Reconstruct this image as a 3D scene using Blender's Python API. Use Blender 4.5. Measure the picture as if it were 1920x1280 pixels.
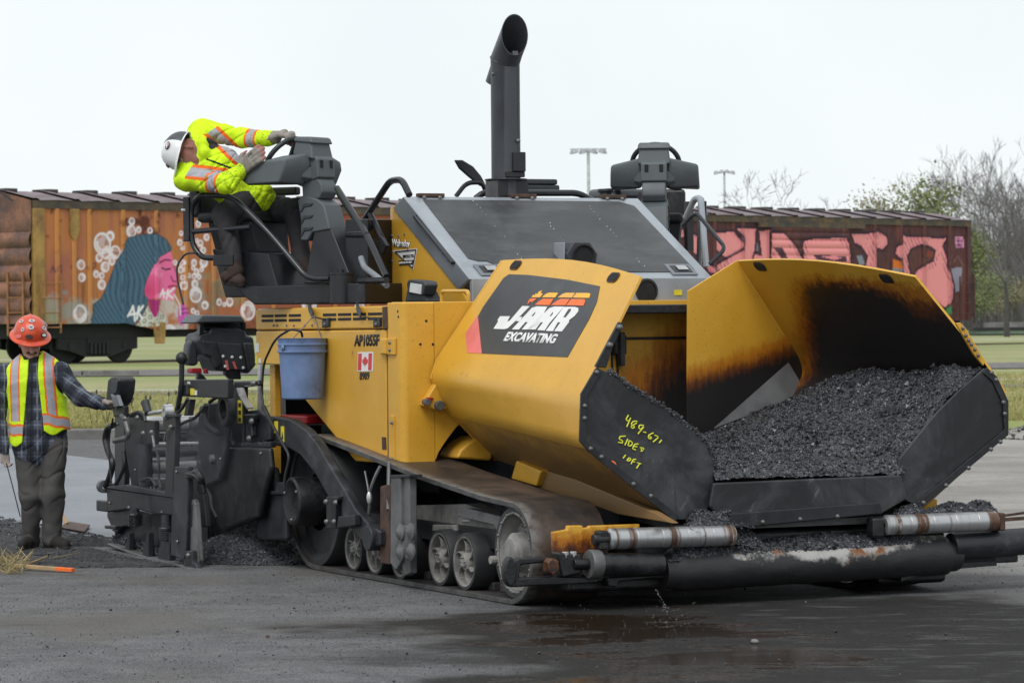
import bpy, bmesh, math, random
import numpy as np
from mathutils import Vector, Matrix, noise as mnoise
for o in list(bpy.data.objects): bpy.data.objects.remove(o)
SC = bpy.context.scene
COL = SC.collection
RND = random.Random(7)
R = math.radians
# ------------------------------------------------------------------ camera
PITCH, ROLL, EYE, FPX = R(-.49), R(-.49), 1.75, 6200.0
RC = Matrix.Rotation(math.pi/2 + PITCH, 3, 'X') @ Matrix.Rotation(ROLL, 3, 'Z')
cam = bpy.data.cameras.new('camera'); CAM = bpy.data.objects.new('camera', cam); COL.objects.link(CAM)
cam.sensor_width = 36; cam.lens = FPX/1920*36; cam.clip_start = .1; cam.clip_end = 3000
CAM.matrix_world = Matrix.Translation((0, 0, EYE)) @ RC.to_4x4()
cam.dof.use_dof = True; cam.dof.focus_distance = 20.5; cam.dof.aperture_fstop = 9
SC.camera = CAM
# ------------------------------------------------------------------ overcast sky, soft sun, exposure
SUN_EL, SUN_ROT = R(52), R(200)
w = bpy.data.worlds.new('World'); SC.world = w; w.use_nodes = True
nt = w.node_tree; nt.nodes.clear()
out = nt.nodes.new('ShaderNodeOutputWorld'); bg = nt.nodes.new('ShaderNodeBackground')
sky = nt.nodes.new('ShaderNodeTexSky'); sky.sky_type = 'NISHITA'; sky.sun_disc = False
sky.sun_elevation = SUN_EL; sky.sun_rotation = SUN_ROT
mx = nt.nodes.new('ShaderNodeMix'); mx.data_type = 'RGBA'; mx.inputs[0].default_value = .95
cl = nt.nodes.new('ShaderNodeValToRGB'); nz = nt.nodes.new('ShaderNodeTexNoise'); tc = nt.nodes.new('ShaderNodeTexCoord')
nz.inputs['Scale'].default_value = 7; nz.inputs['Detail'].default_value = 4; nz.inputs['Roughness'].default_value = .5
cl.color_ramp.elements[0].position = .35; cl.color_ramp.elements[0].color = (6.75, 7.25, 7.45, 1)
cl.color_ramp.elements[1].position = .65; cl.color_ramp.elements[1].color = (7.35, 7.68, 7.80, 1)
nt.links.new(tc.outputs['Generated'], nz.inputs['Vector']); nt.links.new(nz.outputs['Fac'], cl.inputs['Fac'])
nt.links.new(sky.outputs[0], mx.inputs[6]); nt.links.new(cl.outputs[0], mx.inputs[7])
nt.links.new(mx.outputs[2], bg.inputs[0]); bg.inputs[1].default_value = .1
nt.links.new(bg.outputs[0], out.inputs[0])
sun = bpy.data.lights.new('sun', 'SUN'); sun.energy = 1.5; sun.angle = R(30); sun.color = (1, .97, .93)
SUN = bpy.data.objects.new('sun', sun); COL.objects.link(SUN)
SUN.rotation_euler = (R(38), 0, R(-20))
SC.view_settings.view_transform = 'Standard'; SC.view_settings.look = 'None'
SC.view_settings.exposure = .38; SC.view_settings.gamma = 1; SC.view_settings.use_curve_mapping = False

# ------------------------------------------------------------------ places: the paver's own frame (x forward, y to its left, z up)
AX = R(25.2)
MF = Vector((math.sin(AX), -math.cos(AX), 0)); ML = Vector((math.cos(AX), math.sin(AX), 0))
def wray(u, v): return RC @ Vector(((u-960)/FPX, (640-v)/FPX, -1))
def W(u, v, z=None, Y=None):
    d = wray(u, v); k = (z-EYE)/d.z if z is not None else Y/d.y
    return Vector((0, 0, EYE)) + k*d
ORG = W(980, 1138, z=0)
CLOC = Vector(((Vector((0,0,EYE))-ORG).dot(MF), (Vector((0,0,EYE))-ORG).dot(ML), EYE))
def L(p): q = Vector(p)-ORG; return Vector((q.dot(MF), q.dot(ML), q.z))
def WM(p): return ORG + MF*p[0] + ML*p[1] + Vector((0, 0, p[2]))
def q(u, v, s=None, t=None, z=None):          # a sight line met with a plane of the machine
    d = wray(u, v); d = Vector((d.dot(MF), d.dot(ML), d.z))
    k = (s-CLOC.x)/d.x if s is not None else (t-CLOC.y)/d.y if t is not None else (z-CLOC.z)/d.z
    return CLOC + k*d
def qp(u, v, p0, n):
    d = wray(u, v); d = Vector((d.dot(MF), d.dot(ML), d.z)); p0 = Vector(p0)
    return CLOC + d*((p0-CLOC).dot(n)/d.dot(n))
TC = 1.7
def mir(p): return Vector((p[0], 2*TC-p[1], p[2]))

# ------------------------------------------------------------------ mesh builder
class MB:
    def __init__(s): s.v = []; s.f = []; s.m = []; s.mi = 0
    def add(s, vs, fs):
        b = len(s.v); s.v += [tuple(x) for x in vs]
        for f in fs: s.f.append(tuple(b+i for i in f)); s.m.append(s.mi)
    def box(s, a, b):
        x0, x1 = sorted((a[0], b[0])); y0, y1 = sorted((a[1], b[1])); z0, z1 = sorted((a[2], b[2]))
        s.add([(x0,y0,z0),(x1,y0,z0),(x1,y1,z0),(x0,y1,z0),(x0,y0,z1),(x1,y0,z1),(x1,y1,z1),(x0,y1,z1)],
              [(0,3,2,1),(4,5,6,7),(0,1,5,4),(1,2,6,5),(2,3,7,6),(3,0,4,7)]); return s
    def hexa(s, p):
        s.add(p, [(0,3,2,1),(4,5,6,7),(0,1,5,4),(1,2,6,5),(2,3,7,6),(3,0,4,7)]); return s
    def bar(s, a, b, wd, h, up=(0,0,1)):     # a bar from a to b with a rectangular section
        a = Vector(a); b = Vector(b); d = (b-a).normalized(); up = Vector(up)
        sx = d.cross(up)
        if sx.length < 1e-4: sx = d.cross(Vector((1,0,0)))
        sx.normalize(); uz = sx.cross(d).normalized(); sx *= wd/2; uz *= h/2
        return s.hexa([a-sx-uz, a+sx-uz, b+sx-uz, b-sx-uz, a-sx+uz, a+sx+uz, b+sx+uz, b-sx+uz])
    def prism(s, poly, vec):                 # a planar outline pushed along vec
        poly = [Vector(p) for p in poly]; vec = Vector(vec); n = len(poly)
        nn = Vector((0,0,0))
        for i in range(n): nn += poly[i].cross(poly[(i+1) % n])
        if nn.dot(vec) > 0: poly.reverse()
        s.add(poly+[p+vec for p in poly], [tuple(range(n)), tuple(reversed(range(n, 2*n)))] +
              [(i, i+n, (i+1) % n+n, (i+1) % n) for i in range(n)]); return s
    def tube(s, path, r, n=10, close=False, caps=True):
        path = [Vector(p) for p in path]; m = len(path); rings = []
        rs = r if isinstance(r, (list, tuple)) else [r]*m
        up = None
        for i in range(m):
            a = path[i-1] if (i > 0 or close) else path[i]; b = path[(i+1) % m] if (i < m-1 or close) else path[i]
            d = (b-a)
            if d.length < 1e-9: d = Vector((0,0,1))
            d.normalize()
            if up is None: up = d.orthogonal().normalized()
            up = (up - d*up.dot(d))
            if up.length < 1e-6: up = d.orthogonal()
            up.normalize(); sd = d.cross(up)
            rings.append([path[i]+(up*math.cos(2*math.pi*k/n)+sd*math.sin(2*math.pi*k/n))*rs[i] for k in range(n)])
        vs = [p for rg in rings for p in rg]; fs = []
        for i in range(m if close else m-1):
            j = (i+1) % m
            for k in range(n): fs.append((i*n+k, i*n+(k+1) % n, j*n+(k+1) % n, j*n+k))
        if caps and not close: fs += [tuple(reversed(range(n))), tuple(range((m-1)*n, m*n))]
        s.add(vs, fs); return s
    def cyl(s, a, b, r, n=20, r2=None): return s.tube([a, b], [r, r if r2 is None else r2], n)
    def lathe(s, prof, org, axis, n=28, closed=False):   # prof = (radius, height along axis)
        org = Vector(org); ax = Vector(axis).normalized(); u = ax.orthogonal().normalized(); v = ax.cross(u)
        vs = []; fs = []; m = len(prof)
        for (rr, h) in prof:
            for k in range(n):
                a = 2*math.pi*k/n; vs.append(org+ax*h+(u*math.cos(a)+v*math.sin(a))*rr)
        for i in range(m if closed else m-1):
            j = (i+1) % m
            for k in range(n): fs.append((i*n+k, i*n+(k+1) % n, j*n+(k+1) % n, j*n+k))
        s.add(vs, fs); return s
    def ball(s, c, r, n=10, m=6):
        c = Vector(c); rr = r if isinstance(r, (tuple, list)) else (r, r, r)
        pr = [(math.sin(math.pi*i/m), -math.cos(math.pi*i/m)) for i in range(m+1)]
        vs = [(c.x+max(a, 1e-3)*math.cos(2*math.pi*k/n)*rr[0], c.y+max(a, 1e-3)*math.sin(2*math.pi*k/n)*rr[1], c.z+h*rr[2]) for a, h in pr for k in range(n)]
        s.add(vs, [(i*n+k, i*n+(k+1) % n, (i+1)*n+(k+1) % n, (i+1)*n+k) for i in range(m) for k in range(n)]); return s
    def mesh(s, name, mats, smooth=35, fix=True):
        me = bpy.data.meshes.new(name); me.from_pydata(s.v, [], s.f)
        for m in (mats if isinstance(mats, (list, tuple)) else [mats]): me.materials.append(m)
        me.polygons.foreach_set('material_index', s.m)
        if fix:
            bm = bmesh.new(); bm.from_mesh(me); bmesh.ops.recalc_face_normals(bm, faces=bm.faces); bm.to_mesh(me); bm.free()
        if smooth:
            me.polygons.foreach_set('use_smooth', [True]*len(me.polygons)); me.set_sharp_from_angle(angle=R(smooth))
        me.update(); return me
    def build(s, name, mats, parent=None, bev=0, smooth=35, fix=True, seg=2):
        return link(name, s.mesh(name, mats, smooth, fix), parent, bev, seg)
def link(name, me, parent=None, bev=0, seg=2):
    o = bpy.data.objects.new(name, me); COL.objects.link(o)
    if parent: o.parent = parent
    if bev:
        b = o.modifiers.new('bevel', 'BEVEL'); b.width = bev; b.segments = seg; b.limit_method = 'ANGLE'; b.angle_limit = R(38)
        b.harden_normals = True; b.use_clamp_overlap = True
    return o
def tag(o, label=None, cat=None, group=None, kind=None):
    if label: o['label'] = label
    if cat: o['category'] = cat
    if group: o['group'] = group
    if kind: o['kind'] = kind
    return o
def empty(name, loc=(0,0,0), rz=0, label=None, cat=None, group=None):
    o = bpy.data.objects.new(name, None); COL.objects.link(o); o.location = loc; o.rotation_euler = (0, 0, rz); o.empty_display_size = .2
    return tag(o, label, cat, group)
KIDS = {}
def copy_tree(o, parent=None):
    c = o.copy(); COL.objects.link(c); c.parent = parent
    for ch in [x for x in o.children]: copy_tree(ch, c)
    return c
def bend(pts, r=.06, k=5):                   # round the corners of a path
    pts = [Vector(p) for p in pts]; o = [pts[0]]
    for i in range(1, len(pts)-1):
        a, b, c = pts[i-1], pts[i], pts[i+1]; d1 = (a-b); d2 = (c-b)
        rr = min(r, d1.length*.45, d2.length*.45); p1 = b+d1.normalized()*rr; p2 = b+d2.normalized()*rr
        for j in range(k+1):
            x = j/k; o.append(p1*(1-x)**2+b*2*x*(1-x)+p2*x*x)
    return o+[pts[-1]]

# ------------------------------------------------------------------ materials from node expressions
class E:
    g = None
    def __init__(s, k): s.k = k
    def _m(s, op, *a):
        n = E.g.nodes.new('ShaderNodeMath'); n.operation = op
        for i, x in enumerate((s,)+a): E.put(n.inputs[i], x)
        return E(n.outputs[0])
    @staticmethod
    def put(inp, x):
        if isinstance(x, E): E.g.links.new(x.k, inp)
        elif isinstance(x, (tuple, list)): inp.default_value = tuple(x)+((1,) if len(x) == 3 and len(inp.default_value) == 4 else ())
        else:
            try: inp.default_value = x
            except TypeError: inp.default_value = (x,)*len(inp.default_value)
    def __add__(s, o): return s._m('ADD', o)
    __radd__ = __add__
    def __sub__(s, o): return s._m('SUBTRACT', o)
    def __rsub__(s, o): return (s*-1)+o
    def __mul__(s, o): return s._m('MULTIPLY', o)
    __rmul__ = __mul__
    def __truediv__(s, o): return s._m('DIVIDE', o)
    def min(s, o): return s._m('MINIMUM', o)
    def max(s, o): return s._m('MAXIMUM', o)
    def pow(s, o): return s._m('POWER', o)
    def abs(s): return s._m('ABSOLUTE')
    def sin(s): return s._m('SINE')
    def step(s, a, b, lo=0, hi=1):            # smooth ramp
        n = E.g.nodes.new('ShaderNodeMapRange'); n.interpolation_type = 'SMOOTHSTEP'
        for i, x in enumerate((s, a, b, lo, hi)): E.put(n.inputs[i], x)
        return E(n.outputs[0])
def xyz(kind='Object'):
    c = E.g.nodes.new('ShaderNodeTexCoord'); sp = E.g.nodes.new('ShaderNodeSeparateXYZ')
    E.g.links.new(c.outputs[kind], sp.inputs[0]); return [E(o) for o in sp.outputs]
def wpos():
    c = E.g.nodes.new('ShaderNodeNewGeometry'); sp = E.g.nodes.new('ShaderNodeSeparateXYZ')
    E.g.links.new(c.outputs['Position'], sp.inputs[0]); return [E(o) for o in sp.outputs]
def vec(x, y, z):
    n = E.g.nodes.new('ShaderNodeCombineXYZ')
    for i, a in enumerate((x, y, z)): E.put(n.inputs[i], a)
    return E(n.outputs[0])
def noi(scale=5, detail=4, rough=.55, at=None, stretch=None, dist=0, kind='Object'):
    n = E.g.nodes.new('ShaderNodeTexNoise'); n.inputs['Scale'].default_value = scale; n.inputs['Detail'].default_value = detail
    n.inputs['Roughness'].default_value = rough; n.inputs['Distortion'].default_value = dist
    if at is None:
        c = E.g.nodes.new('ShaderNodeTexCoord'); at = E(c.outputs[kind])
    if stretch:
        mp = E.g.nodes.new('ShaderNodeMapping'); mp.inputs['Scale'].default_value = stretch
        E.g.links.new(at.k, mp.inputs[0]); at = E(mp.outputs[0])
    E.g.links.new(at.k, n.inputs['Vector']); return E(n.outputs['Fac'])
def vor(scale=20, at=None, feat='F1', out='Distance'):
    n = E.g.nodes.new('ShaderNodeTexVoronoi'); n.inputs['Scale'].default_value = scale; n.feature = feat
    if at is None:
        c = E.g.nodes.new('ShaderNodeTexCoord'); at = E(c.outputs['Object'])
    E.g.links.new(at.k, n.inputs['Vector']); return E(n.outputs[out])
def mix(f, a, b):
    n = E.g.nodes.new('ShaderNodeMix'); n.data_type = 'RGBA'; n.clamp_factor = True
    E.put(n.inputs[0], f); E.put(n.inputs[6], a); E.put(n.inputs[7], b); return E(n.outputs[2])
def attr(name, out='Color'):
    n = E.g.nodes.new('ShaderNodeAttribute'); n.attribute_name = name; return E(n.outputs[out])
def point():
    n = E.g.nodes.new('ShaderNodeNewGeometry'); return E(n.outputs['Pointiness'])
def bump(h, st=.3, dist=.01):
    n = E.g.nodes.new('ShaderNodeBump'); n.inputs['Strength'].default_value = st; n.inputs['Distance'].default_value = dist
    E.g.links.new(h.k, n.inputs['Height']); return E(n.outputs[0])
def MAT(name, fn):
    m = bpy.data.materials.new(name); m.use_nodes = True; E.g = m.node_tree
    b = m.node_tree.nodes['Principled BSDF']
    for k, x in fn().items(): E.put(b.inputs[{'col': 'Base Color', 'rough': 'Roughness', 'metal': 'Metallic', 'normal': 'Normal', 'spec': 'Specular IOR Level', 'coat': 'Coat Weight', 'coatr': 'Coat Roughness', 'emit': 'Emission Color', 'emits': 'Emission Strength', 'trans': 'Transmission Weight', 'ior': 'IOR', 'sheen': 'Sheen Weight', 'alpha': 'Alpha'}[k]], x)
    return m
def plain(name, col, rough=.5, metal=0, var=.25, vs=6, dirt=None, dcov=.5, bs=0, bscale=60, spec=.5, streak=False, edge=None):
    dark = tuple(c*(1-var) for c in col); lite = tuple(min(1, c*(1+var*.6)) for c in col)
    def fn():
        n1 = noi(vs, 5, .6); c = mix(n1.step(.3, .7), dark, lite); rr = n1.step(.25, .75, rough-.1, rough+.1)
        if dirt:
            n2 = noi(vs*.8, 6, .7, stretch=(3, 3, .5) if streak else None); n3 = noi(vs*9, 3, .6)
            k = (n2*.8+n3*.25).step(1-dcov-.05, 1.12-dcov*.75)
            c = mix(k*.85, c, dirt); rr = rr+k*.18
        if edge: c = mix((point()+noi(18, 4, .6)*.05-.025).step(.51, .60)*noi(9, 4, .6).step(.35, .6)*.8, c, edge)
        d = dict(col=c, rough=rr, metal=metal, spec=spec)
        if bs: d['normal'] = bump(noi(bscale, 4, .6), bs, .004)
        return d
    return MAT(name, fn)
# ------------------------------------------------------------------ materials
YEL = (.62, .335, .035)
def yellow(name, burn=None, dust=None, dirt=.42):
    def fn():
        big = noi(1.6, 5, .6); fine = noi(14, 6, .7); st = noi(6, 6, .7, stretch=(2.2, 2.2, .28))
        c = mix(big.step(.3, .7), (.58, .305, .028), (.67, .370, .043))
        c = mix((fine*.6+big*.5).step(.60, .8)*.22, c, (.33, .19, .04))
        k = (st*.85+fine*.2).step(1.02-dirt*.55, 1.3-dirt*.6)
        c = mix(k*.75, c, (.13, .075, .03))
        scr = noi(11, 5, .75, stretch=(.5, .5, 7)).step(.66, .72)*big.step(.5, .6); c = mix(scr*.5, c, (.20, .12, .04))
        sm_ = noi(2.6, 6, .7, dist=1.4).step(.63, .70)*fine.step(.42, .6); c = mix(sm_*.55, c, (.055, .036, .022))
        spk = noi(70, 2, .5).step(.66, .73); c = mix(spk*.5, c, (.05, .035, .025))
        ro = big.step(.2, .8, .30, .46)+k*.25
        if dust:
            x, y, z = xyz(); c = mix(dust(x, y, z, big, fine, st), c, (.165, .098, .046)); ro = ro+.12
        if burn:
            x, y, z = xyz(); b = burn(x, y, z, big, fine, st)
            b = b+(noi(5, 5, .75, stretch=(7, 7, .9))-.5)*.55*(b*(1-b)*4).max(0); c = mix(b.step(.08, .36), c, (.42, .150, .010)); c = mix(b.step(.34, .60), c, (.13, .036, .006)); c = mix(b.step(.54, .80), c, (.011, .0095, .0098))
            ro = ro+b*.15
        return dict(col=c, rough=ro, normal=bump(noi(3.5, 3, .5)+fine*.15, .16, .02), spec=.5)
    return MAT(name, fn)
m_yellow = yellow('yellow_paint')
m_yellow_under = yellow('yellow_dusty_underside', dust=lambda x, y, z, b, f, s: (b*.7+f*.5+(1.05-z)*.9).step(.38, .86)*.9)
# worn inside of the hopper: where hot asphalt has burnt the paint
def burn_wing(x, y, z, b, f, s):
    n = (b-.5)*.30+(f-.5)*.36+(s-.5)*.30
    d = x-((z-1.93)*.95-1.12)                                  # hot mix lay against this side of a slanting line
    top = (x*-.066+1.974-.085-z+(f-.5)*.16).step(-.10, .14)
    warm = (x+.35).step(-.25, .35)*(z-1.50).step(-.05, .30)*(1.95-z).step(-.1, .15)
    return d.step(-.60, .20)*top*(1.10-warm*.55)+n*.85*top
def burn_rear(x, y, z, b, f, s):
    n = (b-.5)*.22+(f-.5)*.42+(s-.5)*.34
    l1 = (1.42-z+(y-2.3)*.30)
    return l1.step(-.10, .34)*1.0+n*.75-(1.02-z).step(0, .16)*.30
def burn_bulk(x, y, z, b, f, s):
    n = (b-.5)*.5+(f-.5)*.32+(s-.5)*.35
    return (1.44-z+(y-1.9)*.62).step(-.25, .75)*.92+n*.85
m_yellow_wing = yellow('yellow_burnt_wing', burn_wing)
m_yellow_rear = yellow('yellow_burnt_gusset', burn_rear)
m_yellow_bulk = yellow('yellow_burnt_bulkhead', burn_bulk)
m_yellow_push = yellow('yellow_burnt_plate', lambda x, y, z, b, f, s: (.50-z).step(-.05, .2)*.7+(f-.5)*.8+(b-.5)*.5)
m_black = plain('black_painted_steel', (.014, .0155, .019), .36, 0, .35, 5, dirt=(.055, .056, .062), dcov=.40, bs=.08, bscale=40)
m_blackdusty = plain('black_steel_dusty', (.015, .0165, .021), .46, 0, .45, 5, dirt=(.075, .078, .088), dcov=.45, bs=.15, bscale=50)
m_tar = plain('tar_coated_steel', (.0085, .0088, .0105), .38, 0, .5, 8, dirt=(.034, .035, .039), dcov=.48, bs=.6, bscale=45)
m_tube = plain('black_tube_paint', (.018, .020, .025), .28, 0, .2, 6, dirt=(.09, .09, .1), dcov=.3)
m_plastic = plain('grey_console_plastic', (.085, .098, .108), .55, 0, .12, 5, dirt=(.17, .17, .17), dcov=.32, bs=.1, bscale=300)
m_plasticdark = plain('charcoal_console_plastic', (.035, .040, .046), .5, 0, .15, 5, dirt=(.12, .12, .12), dcov=.33, bs=.1, bscale=300)
m_rubber = plain('black_rubber', (.013, .014, .0165), .5, 0, .4, 2.2, dirt=(.07, .073, .08), dcov=.47, bs=.2, bscale=45)
def _flap():
    b_ = noi(1.9, 6, .68, dist=.8); f = noi(18, 5, .7); x, y, z = xyz(); sc = noi(1, 5, .7, at=vec(x*4, y*16-z*10, z*3.2+y*3.2)); dr = noi(7, 5, .65, stretch=(1, 3, .5))
    c = mix(b_.step(.40, .68)*.8, (.011, .012, .0145), (.062, .065, .073)); c = mix(sc.step(.60, .68)*b_.step(.45, .6)*.7, c, (.15, .155, .165)); c = mix(dr.step(.58, .68)*.6, c, (.008, .008, .009))
    return dict(col=c, rough=b_.step(.3, .7, .40, .62), normal=bump(f+b_, .2, .006))
m_flap = MAT('scuffed_rubber_flap', _flap)
m_belt = plain('track_belt_rubber', (.030, .028, .028), .62, 0, .3, 4, dirt=(.10, .075, .06), dcov=.45, bs=.2, bscale=50)
m_beltedge = plain('track_belt_worn_edge', (.07, .068, .066), .42, 0, .5, 8, dirt=(.02, .02, .02), dcov=.5, bs=.5, bscale=40)
def _bt():
    n = noi(2.2, 5, .6); f = noi(20, 5, .7); x, y, z = xyz()
    c = mix((n+f*.3).step(.5, .85), (.028, .026, .026), (.115, .075, .052)); c = mix((.10-y).step(0, .1)*f.step(.3, .6), c, (.16, .155, .15))
    return dict(col=c, rough=n.step(.2, .8, .38, .6), normal=bump(f, .2, .006))
m_belttop = MAT('track_belt_dusty_top', _bt)
m_wheel = plain('dusty_grey_wheel', (.215, .208, .198), .72, 0, .3, 9, dirt=(.05, .047, .045), dcov=.46, bs=.25, bscale=60)
m_tyre = plain('wheel_rubber', (.026, .027, .030), .55, 0, .25, 6, dirt=(.07, .068, .066), dcov=.35, bs=.1, bscale=80)
m_steel = plain('bare_steel', (.56, .56, .57), .30, .65, .25, 5, dirt=(.16, .14, .13), dcov=.30, bs=.06)
m_steeldull = plain('dull_grey_steel', (.13, .132, .135), .5, .3, .35, 6, dirt=(.05, .045, .042), dcov=.45, bs=.12)
m_bolt = plain('bolt_steel', (.17, .17, .17), .45, .5, .3, 20)
def _roller():
    x, y, z = xyz(); f = noi(16, 5, .7); b = noi(5, 4, .6, stretch=(1, 9, 1)); band = noi(1, 3, .6, at=vec(y*7.5, 0, 0))
    c = mix(band.step(.50, .58)*(f+b).step(.70, 1.0), (.46, .465, .475), (.11, .058, .034)); c = mix((f*.8+b*.3).step(.62, .74), c, (.05, .045, .042))
    return dict(col=c, rough=f.step(.2, .8, .28, .5), metal=band.step(.5, .62, .75, .2), normal=bump(f, .08, .004))
m_roller = MAT('scuffed_roller_steel', _roller)
def _beam():
    x, y, z = xyz(); f = noi(9, 7, .75); n = noi(2.4, 4, .6); w = (f*.55+n*.55+(z-.20)*2.2-((y-1.9)*.65).abs()*.55).step(.54, .66)
    c = mix(w, (.016, .016, .018), (.40, .385, .37)); c = mix(w*noi(7, 3).step(.5, .62), c, (.20, .085, .035))
    return dict(col=c, rough=w*-.1+.55, metal=w*.5, normal=bump(f, .6, .012))
m_beam = MAT('scraped_push_beam', _beam)
m_lid = plain('hood_grey_sky_sheen', (.33, .36, .395), .30, .25, .12, 2.5, dirt=(.17, .18, .19), dcov=.38, bs=.03, bscale=30)  # hood grey with the sky's reflection put into a lighter colour
m_lidside = plain('hood_grey_shaded', (.16, .175, .195), .36, .1, .12, 2.5, dirt=(.11, .11, .115), dcov=.38, bs=.03, bscale=30)  # darker copy of the hood grey, shade put into the colour
def _grip():
    n = noi(1.3, 6, .7, dist=.4); f = noi(160, 3, .6); b = noi(4.5, 5, .7, stretch=(1, .35, 1))
    c = mix((n*.75+b*.35).step(.42, .72), (.022, .024, .026), (.082, .085, .09)); c = mix(b.step(.62, .78)*.5, c, (.06, .042, .034)); c = mix(f.step(.66, .74)*.35, c, (.2, .2, .2))
    return dict(col=c, rough=n.step(.3, .7, .36, .62), normal=bump(f, .35, .003))
m_grip = MAT('black_grip_sheet', _grip)
m_decal = plain('black_decal', (.028, .029, .032), .38, 0, .3, 3, dirt=(.10, .105, .11), dcov=.36)
m_white = plain('white_print', (.74, .74, .73), .45, 0, .05, 5)
m_red = plain('red_print', (.62, .05, .05), .45, 0, .1, 5)
m_pinkred = plain('faded_red_print', (.72, .16, .15), .42, 0, .12, 4)
m_orange = plain('orange_print', (.82, .15, .02), .45, 0, .08, 5)
m_amber = plain('amber_print', (.82, .42, .04), .45, 0, .08, 5)
m_ink = plain('black_print', (.018, .017, .016), .5, 0, .2, 5)
m_warn = plain('yellow_warning_print', (.74, .62, .03), .5, 0, .1, 9, dirt=(.2, .18, .1), dcov=.3)
m_chalk = plain('yellow_paint_marker', (.72, .74, .05), .6, 0, .1, 20)
m_soil = plain('dark_soiled_grit', (.030, .030, .033), .8, 0, .6, 5, dirt=(.075, .074, .076), dcov=.5, bs=.8, bscale=70)
m_void = plain('opening_shade', (.008, .008, .009), .8)  # near-black that paints the shade inside slots, holes and openings
m_exh = plain('exhaust_grey_steel', (.062, .067, .077), .42, .25, .15, 3, dirt=(.03, .03, .03), dcov=.35, bs=.03)
m_bluepail = plain('blue_pail_plastic', (.13, .20, .37), .45, 0, .2, 5, dirt=(.035, .045, .07), dcov=.42, bs=.08, bscale=40)
m_redp = plain('red_plastic', (.30, .012, .016), .4)
m_glass = MAT('lamp_glass', lambda: dict(col=(.55, .57, .56), rough=.12, spec=.6, coat=.5))
m_rust = plain('rusty_steel', (.085, .042, .028), .7, 0, .45, 12, dirt=(.022, .018, .016), dcov=.5, bs=.25)
m_wire = plain('pale_wire', (.24, .24, .25), .4, .5)
m_net = plain('dark_fabric', (.02, .021, .024), .8, 0, .3, 9)
def _mixmat():
    a = vor(95, out='Color'); f = noi(60, 5, .7); sp = noi(150, 2, .5)
    E_ = E.g.nodes.new('ShaderNodeSeparateColor'); E.g.links.new(a.k, E_.inputs[0]); r = E(E_.outputs[0])
    c = mix(r, (.010, .0108, .0135), (.056, .060, .073)); c = mix((r*.6+sp*.5).step(.72, .84), c, (.15, .157, .172)); lg = noi(5, 5, .65); c = mix(lg.step(.52, .72)*.6, c, (.008, .008, .009)); c = mix(lg.step(.46, .28)*.35, c, (.085, .09, .102))
    return dict(col=c, rough=r.step(0, 1, .3, .58), normal=bump(f+r*.4, .8, .012), spec=.6)
m_asph = MAT('hot_asphalt_mix', _mixmat)
m_stone = plain('coated_stone', (.040, .044, .054), .34, 0, .8, 3)
m_boot = plain('boot_leather', (.022, .020, .019), .55, 0, .35, 30, dirt=(.085, .08, .075), dcov=.45, bs=.2)
def mono(name, col, rough=.5, metal=0): return plain(name, col, rough, metal, .12, 6)
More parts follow.
